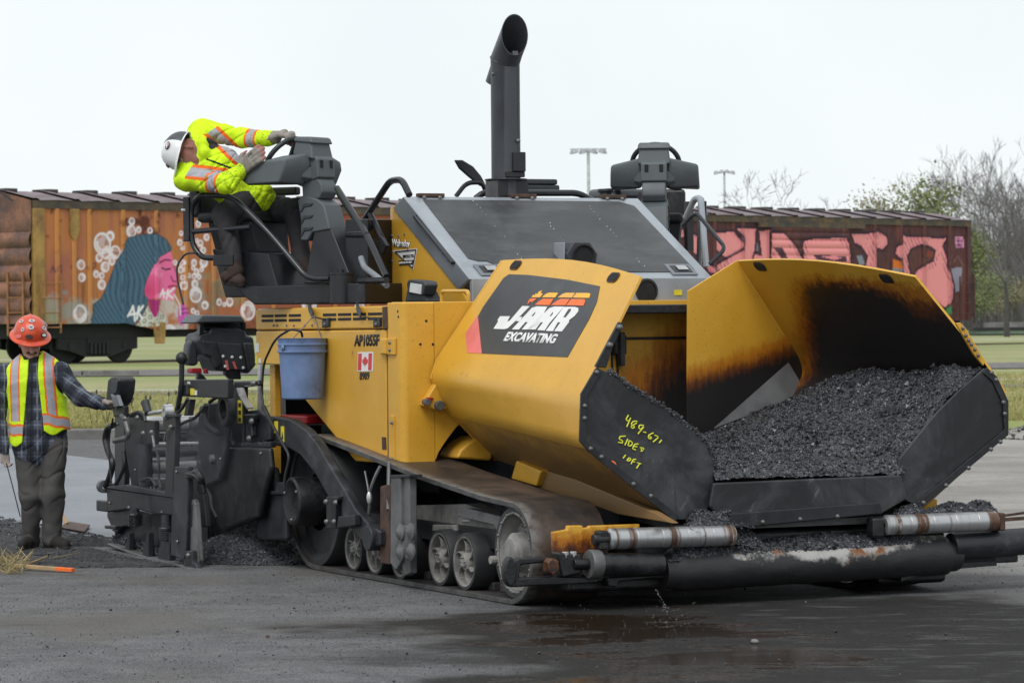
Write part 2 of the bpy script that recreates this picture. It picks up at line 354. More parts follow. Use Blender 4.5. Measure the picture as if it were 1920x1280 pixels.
# ------------------------------------------------------------------ ground
def _ground():
    x, y, z = wpos(); P = vec(x, y, z)
    n0 = noi(.5, 6, .62, at=P); n1 = noi(2.2, 6, .65, at=P); n2 = noi(30, 5, .7, at=P); n3 = noi(140, 3, .6, at=P)
    st = noi(1.1, 6, .65, at=vec(x*.42, y*1.1, z)); st2 = noi(6, 5, .6, at=vec(x*.34+y*.10, y*1.2, z))
    c = mix(n1.step(.3, .7), (.080, .081, .086), (.134, .135, .141)); c = mix((st2*.7+n1*.4).step(.52, .78), c, (.150, .150, .152))
    sp = vor(170, at=P, out='Color'); s_ = E.g.nodes.new('ShaderNodeSeparateColor'); E.g.links.new(sp.k, s_.inputs[0]); g = E(s_.outputs[0])
    c = mix(g.step(.66, .95)*.75, c, (.25, .25, .255)); c = mix(g.step(.30, .04)*.75, c, (.016, .016, .018)); g2 = noi(55, 4, .75, at=P); c = mix(g2.step(.58, .74)*.5, c, (.028, .028, .030))
    # pale dry concrete apron beyond the front right corner
    d = (1-((x-4.3)*.40)*((x-4.3)*.40)-((y-22.9)*.62)*((y-22.9)*.62)+(n0-.5)*.7).step(.1, .5)
    c = mix(d*.85, c, (.27, .267, .258))
    br = noi(.7, 5, .6, at=vec(x, y*.8, z+7)); c = mix(br.step(.46, .70)*.55, c, (.105, .094, .083))
    # wet, dirty water under the hopper and out towards the front
    wx = (x-1.55)*.36; wy = (y-17.6)*.27
    far = wx*wx+wy*wy; n01 = n0*.9+n1*.35+st*.55
    wet = ((1.0-far)*.62+(n01-.9)*1.3).step(.02, .34)
    wet2 = ((y-16.6).abs()*-.55+.55+(x+1.2).step(-1.5, 3)*.45+(st-.5)*1.7+(n1-.5)*.8).step(.42, .8)*(x+2.6).step(0, 2.4)
    wt = wet.max(wet2*.8)*(1-d*.92)
    pc = (x-.75)*.46; pud = ((1.0-(pc*pc+wy*wy)*1.25)*.5+(n0*.7+st*.75-.72)*1.9+(n2-.5)*.55+(n1-.5)*.5).step(.42, .52)
    c = mix(wt*.9, c, (.0165, .0150, .0140)); c = mix(pud*.9, c, (.030, .019, .012))
    tyre = noi(3.2, 5, .7, at=vec(x*.7+y*.2, y*1.8, z)).step(.52, .66)*(x-.6).step(0, 1.2); c = mix(tyre*.5, c, (.115, .114, .116))
    foam = noi(120, 2, .5, at=P).step(.65, .72)*noi(2.6, 4, .6, at=vec(x*.5, y, z)).step(.50, .62)*wt
    c = mix(foam*.75, c, (.34, .35, .36))
    dp = (st2*.75+n1*.35).step(.46, .36)*.62; c = mix(dp, c, (.034, .033, .035)); ck = (noi(1.4, 6, .7, at=P, dist=1.1)-.5).abs().step(.006, .0)*noi(.45, 2, at=P).step(.5, .6); c = mix(ck*.8, c, (.018, .018, .019))
    ro = (.82-wt*.10+n2*.08)-pud*.66
    h = n2*.5+n3*.55+g*.3
    hb = h*(1.03-pud)
    return dict(col=c, rough=ro.max(.04), normal=bump(hb, .7, .010), spec=.24-wt*.16+pud*.32)
m_ground = MAT('old_asphalt', _ground)
def _mat():
    x, y, z = wpos(); P = vec(x, y, z); n = noi(.8, 5, .6, at=P); f = noi(60, 5, .7, at=P); g = noi(170, 2, .5, at=P)
    c = mix(n.step(.3, .7), (.150, .160, .182), (.195, .207, .232)); c = mix(g.step(.56, .72)*.5, c, (.30, .31, .34))
    return dict(col=c, rough=f.step(.3, .7, .46, .66), normal=bump(f+g*.5, .5, .006))
m_newmat = MAT('fresh_asphalt_mat', _mat)
def _dirt():
    x, y, z = wpos(); P = vec(x, y, z); n = noi(.35, 6, .65, at=P); f = noi(9, 6, .7, at=P); tr = noi(1.0, 5, .6, at=vec(x*.34+y*.1, y*.6, z))
    c = mix((n*.6+tr*.55).step(.42, .7), (.135, .122, .108), (.30, .278, .255)); c = mix(f.step(.50, .70)*.55, c, (.075, .072, .070)); c = mix(noi(30, 3, at=P).step(.60, .7)*.6, c, (.40, .39, .38))
    return dict(col=c, rough=n.step(.3, .7, .5, .85), normal=bump(f+tr*2, .6, .03))
m_dirt = MAT('muddy_gravel', _dirt)
def _field():
    x, y, z = wpos(); P = vec(x, y, z); n = noi(.16, 6, .65, at=P); s = noi(.30, 5, .6, at=vec(x*.18, y*.8, 0)); f = noi(3.5, 5, .7, at=P)
    c = mix((n*.6+s*.6).step(.45, .72), (.175, .235, .060), (.33, .295, .15)); c = mix(f.step(.35, .65)*.6, c, (.15, .205, .055)); c = mix(noi(1.1, 6, .7, at=P).step(.52, .68)*.6, c, (.25, .20, .11))
    g = (noi(.8, 3, at=vec(x*.04, y*.42, 0))).step(.60, .66); c = mix(g*.7, c, (.42, .39, .35))
    return dict(col=c, rough=.9, normal=bump(f, .6, .05))
m_field = MAT('grass_field', _field)
m_blade = MAT('dry_and_green_grass', lambda: dict(col=mix(attr('tone', 'Fac'), (.17, .22, .05), (.46, .36, .17)), rough=.85))
m_conc = plain('weathered_concrete', (.20, .195, .185), .8, 0, .3, 2, dirt=(.09, .085, .08), dcov=.5, bs=.3, bscale=30)
m_ballast = plain('track_ballast', (.16, .15, .145), .9, 0, .45, 6, dirt=(.07, .065, .06), dcov=.5, bs=.8, bscale=12)

def gz(y):                                     # height of the land
    if y < 47.5: return 0.
    if y < 76: return .13+(y-47.5)/28.5*.42
    return .55
def strip(name, x0, x1, ys, mat, lift=0, flat=None):
    b = MB(); n = len(ys); vs = []; fs = []
    for yy in ys: vs += [(x0, yy, (gz(yy) if flat is None else flat)+lift), (x1, yy, (gz(yy) if flat is None else flat)+lift)]
    for i in range(n-1): fs.append((2*i, 2*i+1, 2*i+3, 2*i+2))
    b.add(vs, fs); return tag(b.build(name, mat, smooth=0), kind='structure')
# one sheet to the horizon: old asphalt in front, field behind
g = MB()
ys = [-40, 0, 10, 47.4]; 
g.add([(-400, -40, 0), (400, -40, 0), (400, 47.4, 0), (-400, 47.4, 0)], [(0, 1, 2, 3)])
tag(g.build('ground', m_ground, smooth=0), kind='structure')
strip('field', -700, 700, [47.4, 47.6, 55, 65, 76, 90, 200, 1200], m_field)
b = MB(); b.add([(3.0, 26.0, .004), (60, 23, .004), (90, 47.35, .004), (2.0, 47.35, .004)], [(0, 1, 2, 3)]); tag(b.build('dirt_road', m_dirt, smooth=0), kind='structure')
b = MB(); b.box((-60, 47.3, -.1), (-.5, 47.75, .14)); tag(b.build('kerb', m_conc, bev=.02), kind='structure')
strip('gravel_path', -120, 200, [60.2, 61.6], m_ballast, .012)
strip('track_bed', -200, 300, [70.5, 74.5], m_ballast, .02)
# ------------------------------------------------------------------ freight cars: painted panels as fine meshes with their own paint
TX, TY, TZ = -12.0, 83.0, .585
TD = Vector((.715, .699, 0)).normalized(); TN = Vector((-TD.y, TD.x, 0)); TA = math.atan2(TD.y, TD.x)
TO = Vector((TX, TY, TZ))
def tl(u, v, y=0):                             # sight line met with the near side of the train -> metres along, metres above the rail
    d = wray(u, v); e = Vector((0, 0, EYE))-TO; k = (y-e.dot(TN))/d.dot(TN); p = e+d*k
    return (p.dot(TD), p.z)
def s2l(c): return tuple((x/255/12.92 if x/255 <= .04045 else ((x/255+.055)/1.055)**2.4) for x in c)
def inpoly(X, Z, poly):
    r = np.zeros(X.shape, bool); n = len(poly)
    for i in range(n):
        x1, y1 = poly[i]; x2, y2 = poly[(i+1) % n]
        c = (y1 > Z) != (y2 > Z)
        if y1 != y2: r ^= c & (X < (x2-x1)*(Z-y1)/(y2-y1)+x1)
    return r
def dpoly(X, Z, pts):                          # distance to a broken line
    d = np.full(X.shape, 1e9)
    for (x1, y1), (x2, y2) in zip(pts[:-1], pts[1:]):
        dx, dy = x2-x1, y2-y1; l2 = dx*dx+dy*dy+1e-9; t = np.clip(((X-x1)*dx+(Z-y1)*dy)/l2, 0, 1)
        d = np.minimum(d, np.hypot(X-x1-t*dx, Z-y1-t*dy))
    return d
_rng = np.random.default_rng(3); _NT = _rng.random((64, 64))
def vnoise(X, Z, s):                           # smooth value noise
    x = X*s; z = Z*s; xi = np.floor(x).astype(int); zi = np.floor(z).astype(int); fx = x-xi; fz = z-zi
    fx = fx*fx*(3-2*fx); fz = fz*fz*(3-2*fz); g = lambda a, b: _NT[a % 64, b % 64]
    return (g(xi, zi)*(1-fx)+g(xi+1, zi)*fx)*(1-fz)+(g(xi, zi+1)*(1-fx)+g(xi+1, zi+1)*fx)*fz
def fbm(X, Z, s, o=4): return sum(vnoise(X+7*i, Z+3*i, s*2**i)/2**i for i in range(o))/sum(1/2**i for i in range(o))
def put(C, m, c, k=1.0):
    c = np.array(s2l(c)); m = (m*k)[..., None] if m.dtype != bool else (m.astype(float)*k)[..., None]
    return C*(1-m)+c*m
def zp1(pts): return [tl(x/4, y/4+320) for x, y in pts]
def zp3(pts): return [tl(x/2.6667+1200, y/2.6667+240) for x, y in pts]
HAIR = zp1([(935,540),(970,500),(1060,480),(1180,475),(1250,515),(1290,580),(1280,605),(1200,650),(1150,720),(1100,830),(1085,900),(1110,960),(1105,1010),(1060,1100),(1000,1165),(900,1160),(800,1190),(740,1205),(690,1165),(672,1120),(700,1050),(690,1010),(760,960),(790,900),(830,800),(870,690),(910,620)])
FACE = zp1([(1280,605),(1295,640),(1300,700),(1322,760),(1345,800),(1332,818),(1326,850),(1320,880),(1312,930),(1305,970),(1260,972),(1190,960),(1120,965),(1090,930),(1088,880),(1110,810),(1150,720),(1200,650)])
NECK = zp1([(1115,965),(1200,965),(1190,1040),(1160,1105),(1130,1050)])
DRESS = zp1([(1020,1168),(1060,1110),(1110,1015),(1160,1105),(1190,1040),(1230,1080),(1252,1130),(1250,1170)])
HAND = zp1([(1340,1010),(1380,1000),(1410,1070),(1390,1140),(1355,1165),(1335,1120)])
BUB = [(770,545,62),(830,490,28),(865,612,38),(745,655,24),(800,625,30),(840,680,22),(790,722,30),(722,775,20),(765,787,18),(608,705,28),(617,800,24),(765,855,28),(990,382,22),(985,455,35),(1043,442,18),(1127,450,18),(600,1072,52),(1490,398,20),(1360,470,14),(1350,538,18),(1368,583,10),(1315,690,14),(1365,690,18),(1358,742,20),(1368,800,14),(1375,860,24),(1457,690,20),(1452,727,14),(1478,757,18),(1515,740,14),(1458,790,16),(1495,795,16),(1418,787,14),(1463,848,24),(1550,500,20),(1505,545,20),(1525,597,20),(1480,525,12),(1645,530,24),(1645,488,12),(1530,690,28),(1540,1008,24),(1645,985,20),(1725,985,26),(1685,1003,12),(1450,1050,16),(1480,1070,16),(1275,1215,48),(1860,1050,58),(1850,800,50),(1470,930,46),(2320,1000,60),(2350,1100,50),(2300,880,36),(2700,1040,44),(2740,930,30)]
AK1 = [[(960,1090),(985,1050),(1000,1015),(1008,1060),(1015,1125)],[(970,1080),(1040,1068)],[(1045,1020),(1035,1070),(1030,1110)],[(1075,1015),(1040,1062),(1070,1110)]]
AK2 = [[(1200,945),(1225,890),(1232,950)],[(1205,925),(1245,915)],[(1262,895),(1252,960)],[(1310,880),(1258,925),(1300,955)]]
def strokes(X, Z, st, zf, wd): 
    d = np.full(X.shape, 1e9)
    for s_ in st: d = np.minimum(d, dpoly(X, Z, zf(s_)))
    return np.clip(1.5-d/wd, 0, 1)
PX1 = abs(tl(404, 500)[0]-tl(400, 500)[0])/16  # one zoomed pixel in metres
def paint_orange(X, Z, rib=False):
    n = fbm(X, Z, .9); f = fbm(X, Z, 5); st = fbm(X*5, Z*.45, 1.3); C = np.zeros(X.shape+(3,)); C[:] = s2l((176, 112, 72))
    C = put(C, np.clip((n-.4)*3, 0, 1), (158, 98, 80)); C = put(C, np.clip((st-.5)*3.5, 0, 1)*.8, (192, 128, 66)); C = put(C, np.clip((X-4.5)/4.5, 0, .8), (140, 74, 58))
    C = put(C, np.clip((f-.66)*7, 0, 1), (92, 52, 42)); C = put(C, np.clip((st-.62)*6, 0, 1)*np.clip((3.9-Z)/3, .2, 1), (104, 58, 44))
    if rib: C = put(C, np.ones(X.shape)*.45, (196, 140, 62))
    C = put(C, np.clip((1.25-Z)*2.2+(f-.55)*2, 0, 1)*.7, (110, 62, 48))
    for (x0, z0, r, c) in [(480,1060,75,(150,150,146)),(350,1010,60,(168,160,152)),(600,1170,110,(150,146,136)),(350,1150,75,(158,160,130)),(720,990,30,(176,170,160)),(1270,1040,55,(196,190,186)),(1480,930,70,(150,136,126)),(1330,1180,60,(190,186,186)),(1700,850,110,(146,128,96)),(1620,930,60,(120,104,84))]:
        a, b = zp1([(x0, z0)])[0]; k = np.clip(1.5-np.hypot((X-a)/1.0, (Z-b))/(r*PX1)+(f-.5)*3.2, 0, 1); C = put(C, k, c, .85)
    a, b = zp1([(1070, 400)])[0]; C = put(C, np.clip(1.3-np.hypot((X-a), (Z-b))/(75*PX1)+(f-.5)*5, 0, 1), (92, 46, 34))
    for (a, b, r) in BUB:
        cx, cz = zp1([(a, b)])[0]; r *= PX1*.97; ax = PX1/PX1; d = np.hypot(X-cx, Z-cz)
        C = put(C, (d < r)*1.0*(.16+.34*(fbm(X, Z, 9, 2) > .5)), (214, 204, 210)); C = put(C, np.clip(1.5-np.abs(d-r*.92)/(r*.07+.012), 0, 1), (226, 220, 228), .92)
        ang = np.arctan2(Z-cz, X-cx); C = put(C, np.clip(1.4-np.abs(d-r*.62)/(r*.12+.008), 0, 1)*(np.sin(ang+a) > .0), (232, 228, 234), .8); C = put(C, np.clip(1.3-np.abs(d-r*.36)/(r*.10+.006), 0, 1)*(np.sin(ang*1.0+a+2.2) > .35), (190, 170, 186), .8)
    m = inpoly(X, Z, HAIR); C = put(C, m, (66, 96, 118)); hx = X*1.0; lo = np.sin((X*6.5+np.sin(Z*3.4+X)*1.1+Z*2.6)*6)
    C = put(C, m & (lo > .86), (34, 56, 78), .7); C = put(C, m & (lo < -.7), (84, 116, 136), .6)
    C = put(C, np.clip(1.4-dpoly(X, Z, HAIR+[HAIR[0]])/(5*PX1), 0, 1), (40, 60, 78), .6)
    m = inpoly(X, Z, FACE); a, b = zp1([(1110, 900)])[0]; C = put(C, m, (226, 108, 158)); C = put(C, np.clip(1.1-np.hypot(X-a, Z-b)/(120*PX1), 0, 1)*m, (205, 62, 112), .9)
    C = put(C, m & (fbm(X, Z, 3) > .55), (236, 140, 180), .6)
    for s_, wd, c in [([(1215,730),(1245,742),(1280,735)], 5, (70,30,60)), ([(1200,690),(1240,668),(1280,672)], 5, (110,40,80)), ([(1285,795),(1300,828),(1322,832)], 5, (150,40,90)), ([(1268,872),(1300,862),(1328,868)], 6, (160,40,80)), ([(1345,800),(1322,760),(1300,700)], 3, (150,50,100))]:
        C = put(C, np.clip(1.5-dpoly(X, Z, zp1(s_))/(wd*PX1), 0, 1), c)
    C = put(C, inpoly(X, Z, NECK), (160, 44, 112)); m = inpoly(X, Z, DRESS); C = put(C, m, (200, 198, 186))
    gx = (X % .19)-.095; gz_ = ((Z+(np.floor(X/.19) % 2)*.09) % .19)-.095; C = put(C, m & (np.abs(np.hypot(gx, gz_)-.05) < .016), (96, 110, 104), .8)
    C = put(C, inpoly(X, Z, HAND), (196, 92, 170)); C = put(C, np.clip(1.5-dpoly(X, Z, zp1([(1345,1040),(1400,1035)]))/(4*PX1), 0, 1)+np.clip(1.5-dpoly(X, Z, zp1([(1350,1075),(1400,1065)]))/(4*PX1), 0, 1), (110, 50, 110))
    C = put(C, strokes(X, Z, AK1, zp1, 7*PX1), (232, 232, 234)); C = put(C, strokes(X, Z, AK2, zp1, 6*PX1), (232, 226, 232))
    C = put(C, np.clip(1.4-dpoly(X, Z, zp1([(1310,930),(1350,1000),(1355,1080)]))/(5*PX1), 0, 1), (220, 216, 216))
    tg = strokes(X, Z, [[(385,760),(400,715),(410,760)],[(425,720),(425,755)],[(440,715),(462,712),(462,765)],[(700,700),(715,690),(718,715),(690,735)],[(655,720),(660,745)]], zp1, 4*PX1); C = put(C, tg, (84, 50, 66), .8)
    return C
PINK = [([(375,525),(470,520),(515,580),(500,620),(430,645),(385,610)],0),([(485,500),(580,505),(575,600),(560,690),(480,690),(370,722),(380,690),(450,650),(520,610),(530,560)],0),([(598,515),(650,512),(652,690),(565,690),(575,630),(612,640)],0),
  ([(648,525),(710,530),(760,580),(808,672),(648,690)],0),([(805,570),(860,555),(1020,550),(1050,610),(1056,700),(815,690)],0),
  ([(1060,530),(1150,528),(1195,520),(1235,545),(1238,580),(1215,606),(1172,592),(1178,640),(1182,712),(1128,705),(1142,640),(1112,590),(1075,572)],0),
  ([(1310,533),(1335,545),(1440,548),(1500,556),(1532,550),(1512,590),(1532,640),(1535,700),(1570,790),(1564,860),(1525,897),(1450,835),(1375,760),(1382,718),(1420,690),(1470,668),(1482,610),(1455,590),(1405,580),(1355,602),(1335,640),(1352,730),(1325,730),(1306,655),(1280,625),(1286,595),(1320,578)],0),
  ([(166,505),(215,508),(222,545),(180,545)],0),([(243,530),(292,540),(302,645),(270,620)],0),([(325,670),(372,700),(385,730),(350,720)],0)]
PXR = abs(tl(1604, 500)[0]-tl(1600, 500)[0])/4/2.6667
def paint_maroon(X, Z, rib=False):
    n = fbm(X, Z, .8); f = fbm(X, Z, 4.5); st = fbm(X*5, Z*.4, 1.2); C = np.zeros(X.shape+(3,)); C[:] = s2l((82, 50, 52))
    C = put(C, np.clip((st-.42)*3, 0, 1), (70, 38, 46)); C = put(C, np.clip((n-.5)*3, 0, 1), (94, 56, 52)); C = put(C, np.clip((f-.64)*6, 0, 1), (58, 34, 36)); C = put(C, np.clip((st-.62)*5, 0, 1), (112, 66, 58))
    for pts, c in [([(1268,655),(1310,670),(1305,712),(1265,705)], (208,110,40)), ([(1262,700),(1352,710),(1352,730),(1262,728)], (120,128,146)), ([(1085,640),(1112,636),(1126,680),(1100,690)], (128,136,150)), ([(1555,700),(1612,698),(1606,815),(1580,820),(1575,780)], (142,140,160)), ([(1530,890),(1556,884),(1560,930),(1535,930)], (40,140,80)), ([(495,550),(520,545),(518,585),(500,590)], (110,110,124)), ([(570,580),(590,575),(596,615),(574,618)], (110,112,126)), ([(1440,610),(1475,625),(1462,650),(1430,640)], (128,60,46))]:
        C = put(C, inpoly(X, Z, zp3(pts)), c)
    for pts, _ in PINK:
        P = zp3(pts); m = inpoly(X, Z, P); d = dpoly(X, Z, P+[P[0]]); C = put(C, np.clip(1.6-d/(7*PXR), 0, 1)*(~m), (44, 28, 46)); C = put(C, m, (230, 146, 148))
        C = put(C, m*np.clip(1-d/(16*PXR), 0, 1)*(fbm(X*6, Z, 3) > .5), (206, 112, 128), .7)
        zb = min(p[1] for p in P); C = put(C, m & (np.sin(X*34+Z*22) > .8) & (d < 20*PXR) & (fbm(X, Z, 1.2) > .52), (70, 40, 70), .8)
    C = put(C, inpoly(X, Z, zp3([(858,635),(1022,640),(1024,668),(900,672),(870,655)])), (74, 44, 60)); C = put(C, inpoly(X, Z, zp3([(890,640),(1010,645),(960,662)])), (214, 126, 138))
    C = put(C, inpoly(X, Z, zp3([(655,600),(700,596),(735,660),(700,690),(690,640)])), (74, 44, 60))
    sq = zp3([(1578,546),(1619,546),(1620,600),(1580,600)]); C = put(C, inpoly(X, Z, sq), (226, 150, 186))
    L5 = [[(1592,553),(1584,553),(1584,561),(1592,562),(1592,570),(1584,570)],[(1602,555),(1596,553),(1596,570),(1603,570),(1603,562)],[(1607,553),(1608,570),(1611,562),(1614,570),(1615,553)],[(1585,577),(1585,594),(1592,590),(1592,580),(1585,577)],[(1596,594),(1596,577),(1603,594),(1603,577)],[(1608,577),(1607,594),(1614,594),(1614,578),(1608,577)]]
    C = put(C, strokes(X, Z, L5, zp3, 1.6*PXR), (70, 40, 80))
    C = put(C, strokes(X, Z, [[(1545,680),(1560,640)],[(1570,670),(1590,640),(1620,690)]], zp3, 2.5*PXR), (128, 98, 98), .7)
    if rib: C = put(C, np.ones(X.shape)*.35, (100, 62, 58))
    return C
def m_paintattr(name, ro=.6):
    def fn():
        n = noi(26, 4, .6); c = attr('paint'); c = mix(n.step(.58, .8)*.35, c, (.05, .032, .026))
        return dict(col=c, rough=noi(4).step(.3, .7, ro-.08, ro+.12), normal=bump(n, .12, .01), spec=.3)
    return MAT(name, fn)
m_car = m_paintattr('painted_boxcar_steel')
def paintgrid(name, x0, x1, z0, z1, yf, fn, parent, res=.033, rib=False, shape=None):
    nx = max(2, int(round((x1-x0)/res))+1); nz = max(2, int(round((z1-z0)/res))+1)
    X, Z = np.meshgrid(np.linspace(x0, x1, nx), np.linspace(z0, z1, nz)); Y = yf(X, Z) if callable(yf) else np.full(X.shape, yf)
    V = np.stack([X, Y, Z], -1).reshape(-1, 3); i = np.arange((nz-1)*(nx-1)); a = (i//(nx-1))*nx+i % (nx-1)
    F = np.stack([a, a+1, a+nx+1, a+nx], -1)
    if shape is not None: F = F[shape(X, Z).reshape(-1)[a]]
    me = bpy.data.meshes.new(name); me.from_pydata(V.tolist(), [], F.tolist()); me.materials.append(m_car)
    at = me.color_attributes.new('paint', 'FLOAT_COLOR', 'POINT'); C = np.ones((nx*nz, 4), np.float32); C[:, :3] = fn(X, Z, rib).reshape(-1, 3); at.data.foreach_set('color', C.ravel())
    me.update(); return link(name, me, parent)
m_uc = plain('black_underframe', (.012, .013, .016), .75, 0, .4, 3, dirt=(.04, .04, .042), dcov=.4)
m_roof1 = plain('weathered_roof_sheet', (.20, .155, .17), .6, .2, .3, 1.5, dirt=(.10, .055, .05), dcov=.5)
m_ridge = plain('dark_roof_ridge', (.05, .045, .045), .7, 0, .4, 4)
m_cory = plain('yellow_corner_post', (.36, .22, .06), .6, 0, .25, 3, dirt=(.12, .06, .035), dcov=.5)
m_endo = plain('rusty_orange_end', (.28, .125, .07), .6, 0, .35, 1.5, dirt=(.06, .045, .05), dcov=.6)
m_ladder = plain('orange_ladder', (.30, .14, .055), .6, 0, .3, 6, dirt=(.1, .05, .03), dcov=.4)
m_marend = plain('maroon_steel', (.085, .035, .035), .6, 0, .3, 2, dirt=(.04, .022, .022), dcov=.5)
m_flash = plain('dark_eave_trim', (.055, .048, .040), .65, 0, .4, 3, dirt=(.20, .12, .05), dcov=.5)
HT, ZB, WD = 4.10, .80, 3.1
def truck(root, xc):
    for sy in (.32, WD-.32):
        b = MB(); s_ = -1 if sy < 1 else 1
        b.prism([(xc-1.28, sy, .62), (xc-1.28, sy, .34), (xc-.95, sy, .30), (xc-.42, sy, .14), (xc+.42, sy, .14), (xc+.95, sy, .30), (xc+1.28, sy, .34), (xc+1.28, sy, .62), (xc+.6, sy, .86), (xc-.6, sy, .86)], (0, .10, 0))
        b.box((xc-.36, sy-.03, .22), (xc+.36, sy+.12, .62))
        for k in range(5): b.cyl((xc-.26+k*.13, sy-.05, .2), (xc-.26+k*.13, sy-.05, .5), .05, 8)
        b.build('truck_side_frame', m_uc, root, .02)
    for dx in (-.86, .86):
        b = MB()
        for y in (.55, WD-.68): b.lathe([(.02, 0), (.42, 0), (.46, .03), (.42, .13), (.02, .13)], (xc+dx, y, .42), (0, 1, 0), 28)
        b.cyl((xc+dx, .3, .42), (xc+dx, WD-.3, .42), .09, 12)
        b.build('wheelset', m_uc, root)
def boxcar(label, x0, ln, posts, fn, mside, mpost, mend, door, left, res=.033):
    p = TO+TD*x0; rt = empty('boxcar', p, TA, label, 'freight car', 'boxcars standing on the railway'); xs = sorted(posts); rootx = x0
    F = lambda X, Z, r: fn(X+rootx, Z, r)
    if left:
        cut = lambda X, Z: Z > np.where(X < tl(230, 0)[0]-x0, .98, np.where(X > tl(290, 0)[0]-x0, .80, .98-.18*(X-(tl(230, 0)[0]-x0))/(tl(290, 0)[0]-tl(230, 0)[0])))
    else: cut = None
    edges = [0]+xs+[ln]
    for a, b_ in zip(edges[:-1], edges[1:]):
        if b_-a < .12: continue
        if door and abs((a+b_)/2-door) < .9:
            o = paintgrid('sliding_door', a+.02, b_-.02, ZB+.05, HT-.34, lambda X, Z: -.06-.035*np.abs(np.sin(Z*math.pi/.24))**.6, F, rt, res); continue
        paintgrid('side_panel', a, b_, ZB if not left else .8, HT-.2, lambda X, Z: .015*np.sin((X-a)/(b_-a)*math.pi), F, rt, res, shape=cut)
    for x in xs:
        paintgrid('side_post', x-.075, x+.075, ZB+.02, HT-.2, lambda X, Z: -.055+.05*(np.abs(X-x) > .055), F, rt, .036, True, shape=cut)
    b = MB(); b.box((0, -.035, HT-.2), (ln, .03, HT)); b.build('eave_trim', m_flash, rt)
    b = MB(); b.box((0, -.05, ZB+.1), (.34, .1, HT-.2)); b.build('corner_post', mpost, rt, .012)
    b = MB(); b.box((ln-.2, -.05, ZB), (ln, .1, HT-.2)); b.build('corner_post', mend, rt, .012)
    b = MB(); b.box((.1, .12, 1.0), (ln-.1, WD, HT)); b.box((.3, .3, .62), (ln-.3, WD-.3, 1.02)); b.build('underframe_and_core', m_uc, rt)
    # corrugated ends
    for xe, sg in ((0, -1), (ln, 1)):
        g_ = MB(); nz = 64; prof = []
        for i in range(nz+1):
            z = ZB+.2+(HT-.75-ZB-.2)*i/nz; prof.append((xe+sg*(.02+.09*abs(math.sin((z-ZB)*math.pi/.42))**.7), z))
        prof += [(xe+sg*.03, HT-.5), (xe+sg*.03, HT)]
        vs = [(x, y, z) for x, z in prof for y in (.02, WD)]; m = len(prof)
        fs = [(2*i, 2*i+1, 2*i+3, 2*i+2) for i in range(m-1)]; g_.add(vs, fs)
        g_.add([(xe+sg*.03, 0, HT), (xe+sg*.03, WD, HT), (xe+sg*.03, WD/2, HT+.30)], [(0, 1, 2)]); g_.build('corrugated_end', mend, rt, smooth=50)
    # roof sheets with raised seams
    npan = int(ln/1.24); w_ = ln/npan
    for i in range(npan):
        c = MB(); a = i*w_; e = a+w_
        ridge = [(-.06, HT), (WD/2-.1, HT+.27), (WD/2+.1, HT+.27), (WD+.06, HT)]
        vs = []; 
        for x, dz in ((a, .05), (a+.10, .06), (a+.2, .0), (a+w_*.6, .015), (e-.01, .0)):
            vs += [(x, y, z+dz) for y, z in ridge]
        c.add(vs, [(j*4+k, j*4+k+1, j*4+k+5, j*4+k+4) for j in range(4) for k in range(3)]); c.build('roof_sheet', m_roof1, rt, smooth=20)
    for i in range(npan):
        c = MB(); a = i*w_+.0; c.box((a+.05, WD/2-.35, HT+.24), (a+.42, WD/2+.30, HT+.345)); c.build('roof_bracket', m_ridge, rt, .02)
    truck(rt, 2.25); truck(rt, ln-2.25)
    return rt, F
LP = [tl(u, 500)[0] for u in (107, 139, 168, 231, 293, 348, 400, 455, 512, 570, 628, 690, 750, 810, 870)]
car1, F1 = boxcar('rusty orange boxcar with a painted blue haired woman blowing bubbles on its side', 0, 16.6, LP[:13], paint_orange, None, m_cory, m_endo, None, True, .021)
# ladder, gusset, tags and brackets of the orange car
def ladder(rt, x0, x1, z0, z1, n, mat, y=-.12):
    b = MB()
    for x in (x0, x1): b.bar((x, y, z0), (x, y, z1), .05, .03)
    o = b.build('ladder', mat, rt)
    for i in range(n):
        c = MB(); z = z0+(z1-z0)*(i+.4)/n; c.tube([(x0, y-.02, z), (x1, y-.02, z)], .016, 6); c.build('rung', mat, o)
lx = lambda u: tl(u, 560)[0]
ladder(car1, lx(72), lx(108), tl(72, 625)[1], tl(72, 515)[1], 4, m_ladder)
b = MB(); zz = lambda v: tl(139, v)[1]
b.prism([(lx(131), -.06, zz(392)), (lx(148), -.06, zz(392)), (lx(148), -.06, zz(436)), (lx(138), -.06, zz(455)), (lx(131), -.06, zz(437))], (0, .07, 0)); b.build('roof_gusset', m_cory, car1, .01)
b = MB(); b.tube([(-.14, .25, .7), (-.14, .25, 2.3)], .03, 8); b.tube([(-.14, .9, .7), (-.14, .9, 2.3)], .03, 8)
for k in range(4): b.tube([(-.14, .25, .9+k*.38), (-.14, .9, .9+k*.38)], .016, 6)
b.build('end_ladder', m_ladder, car1)
b = MB(); b.tube([(-.25, .5, 4.1), (-.25, 1.4, 4.5), (-.02, 1.4, 4.5)], .02, 6); b.build('grab_iron', m_uc, car1)
b = MB(); x_ = lx(298); b.prism([(x_-.2, -.03, 1.0), (x_+.2, -.03, 1.0), (x_+.16, -.03, .45), (x_-.14, -.03, .45)], (0, .04, 0)); b.build('sill_bracket', m_cory, car1)
m_no = plain('faded_car_number', (.14, .06, .045), .7)
MP = [tl(u, 500)[0] for u in (1195, 1240, 1290, 1340, 1393, 1441, 1589, 1640, 1690, 1733, 1780)]
xr1 = tl(1820, 500)[0]; ln2 = 16.6; xr0 = xr1-ln2
dc = tl(1515, 500)[0]-xr0
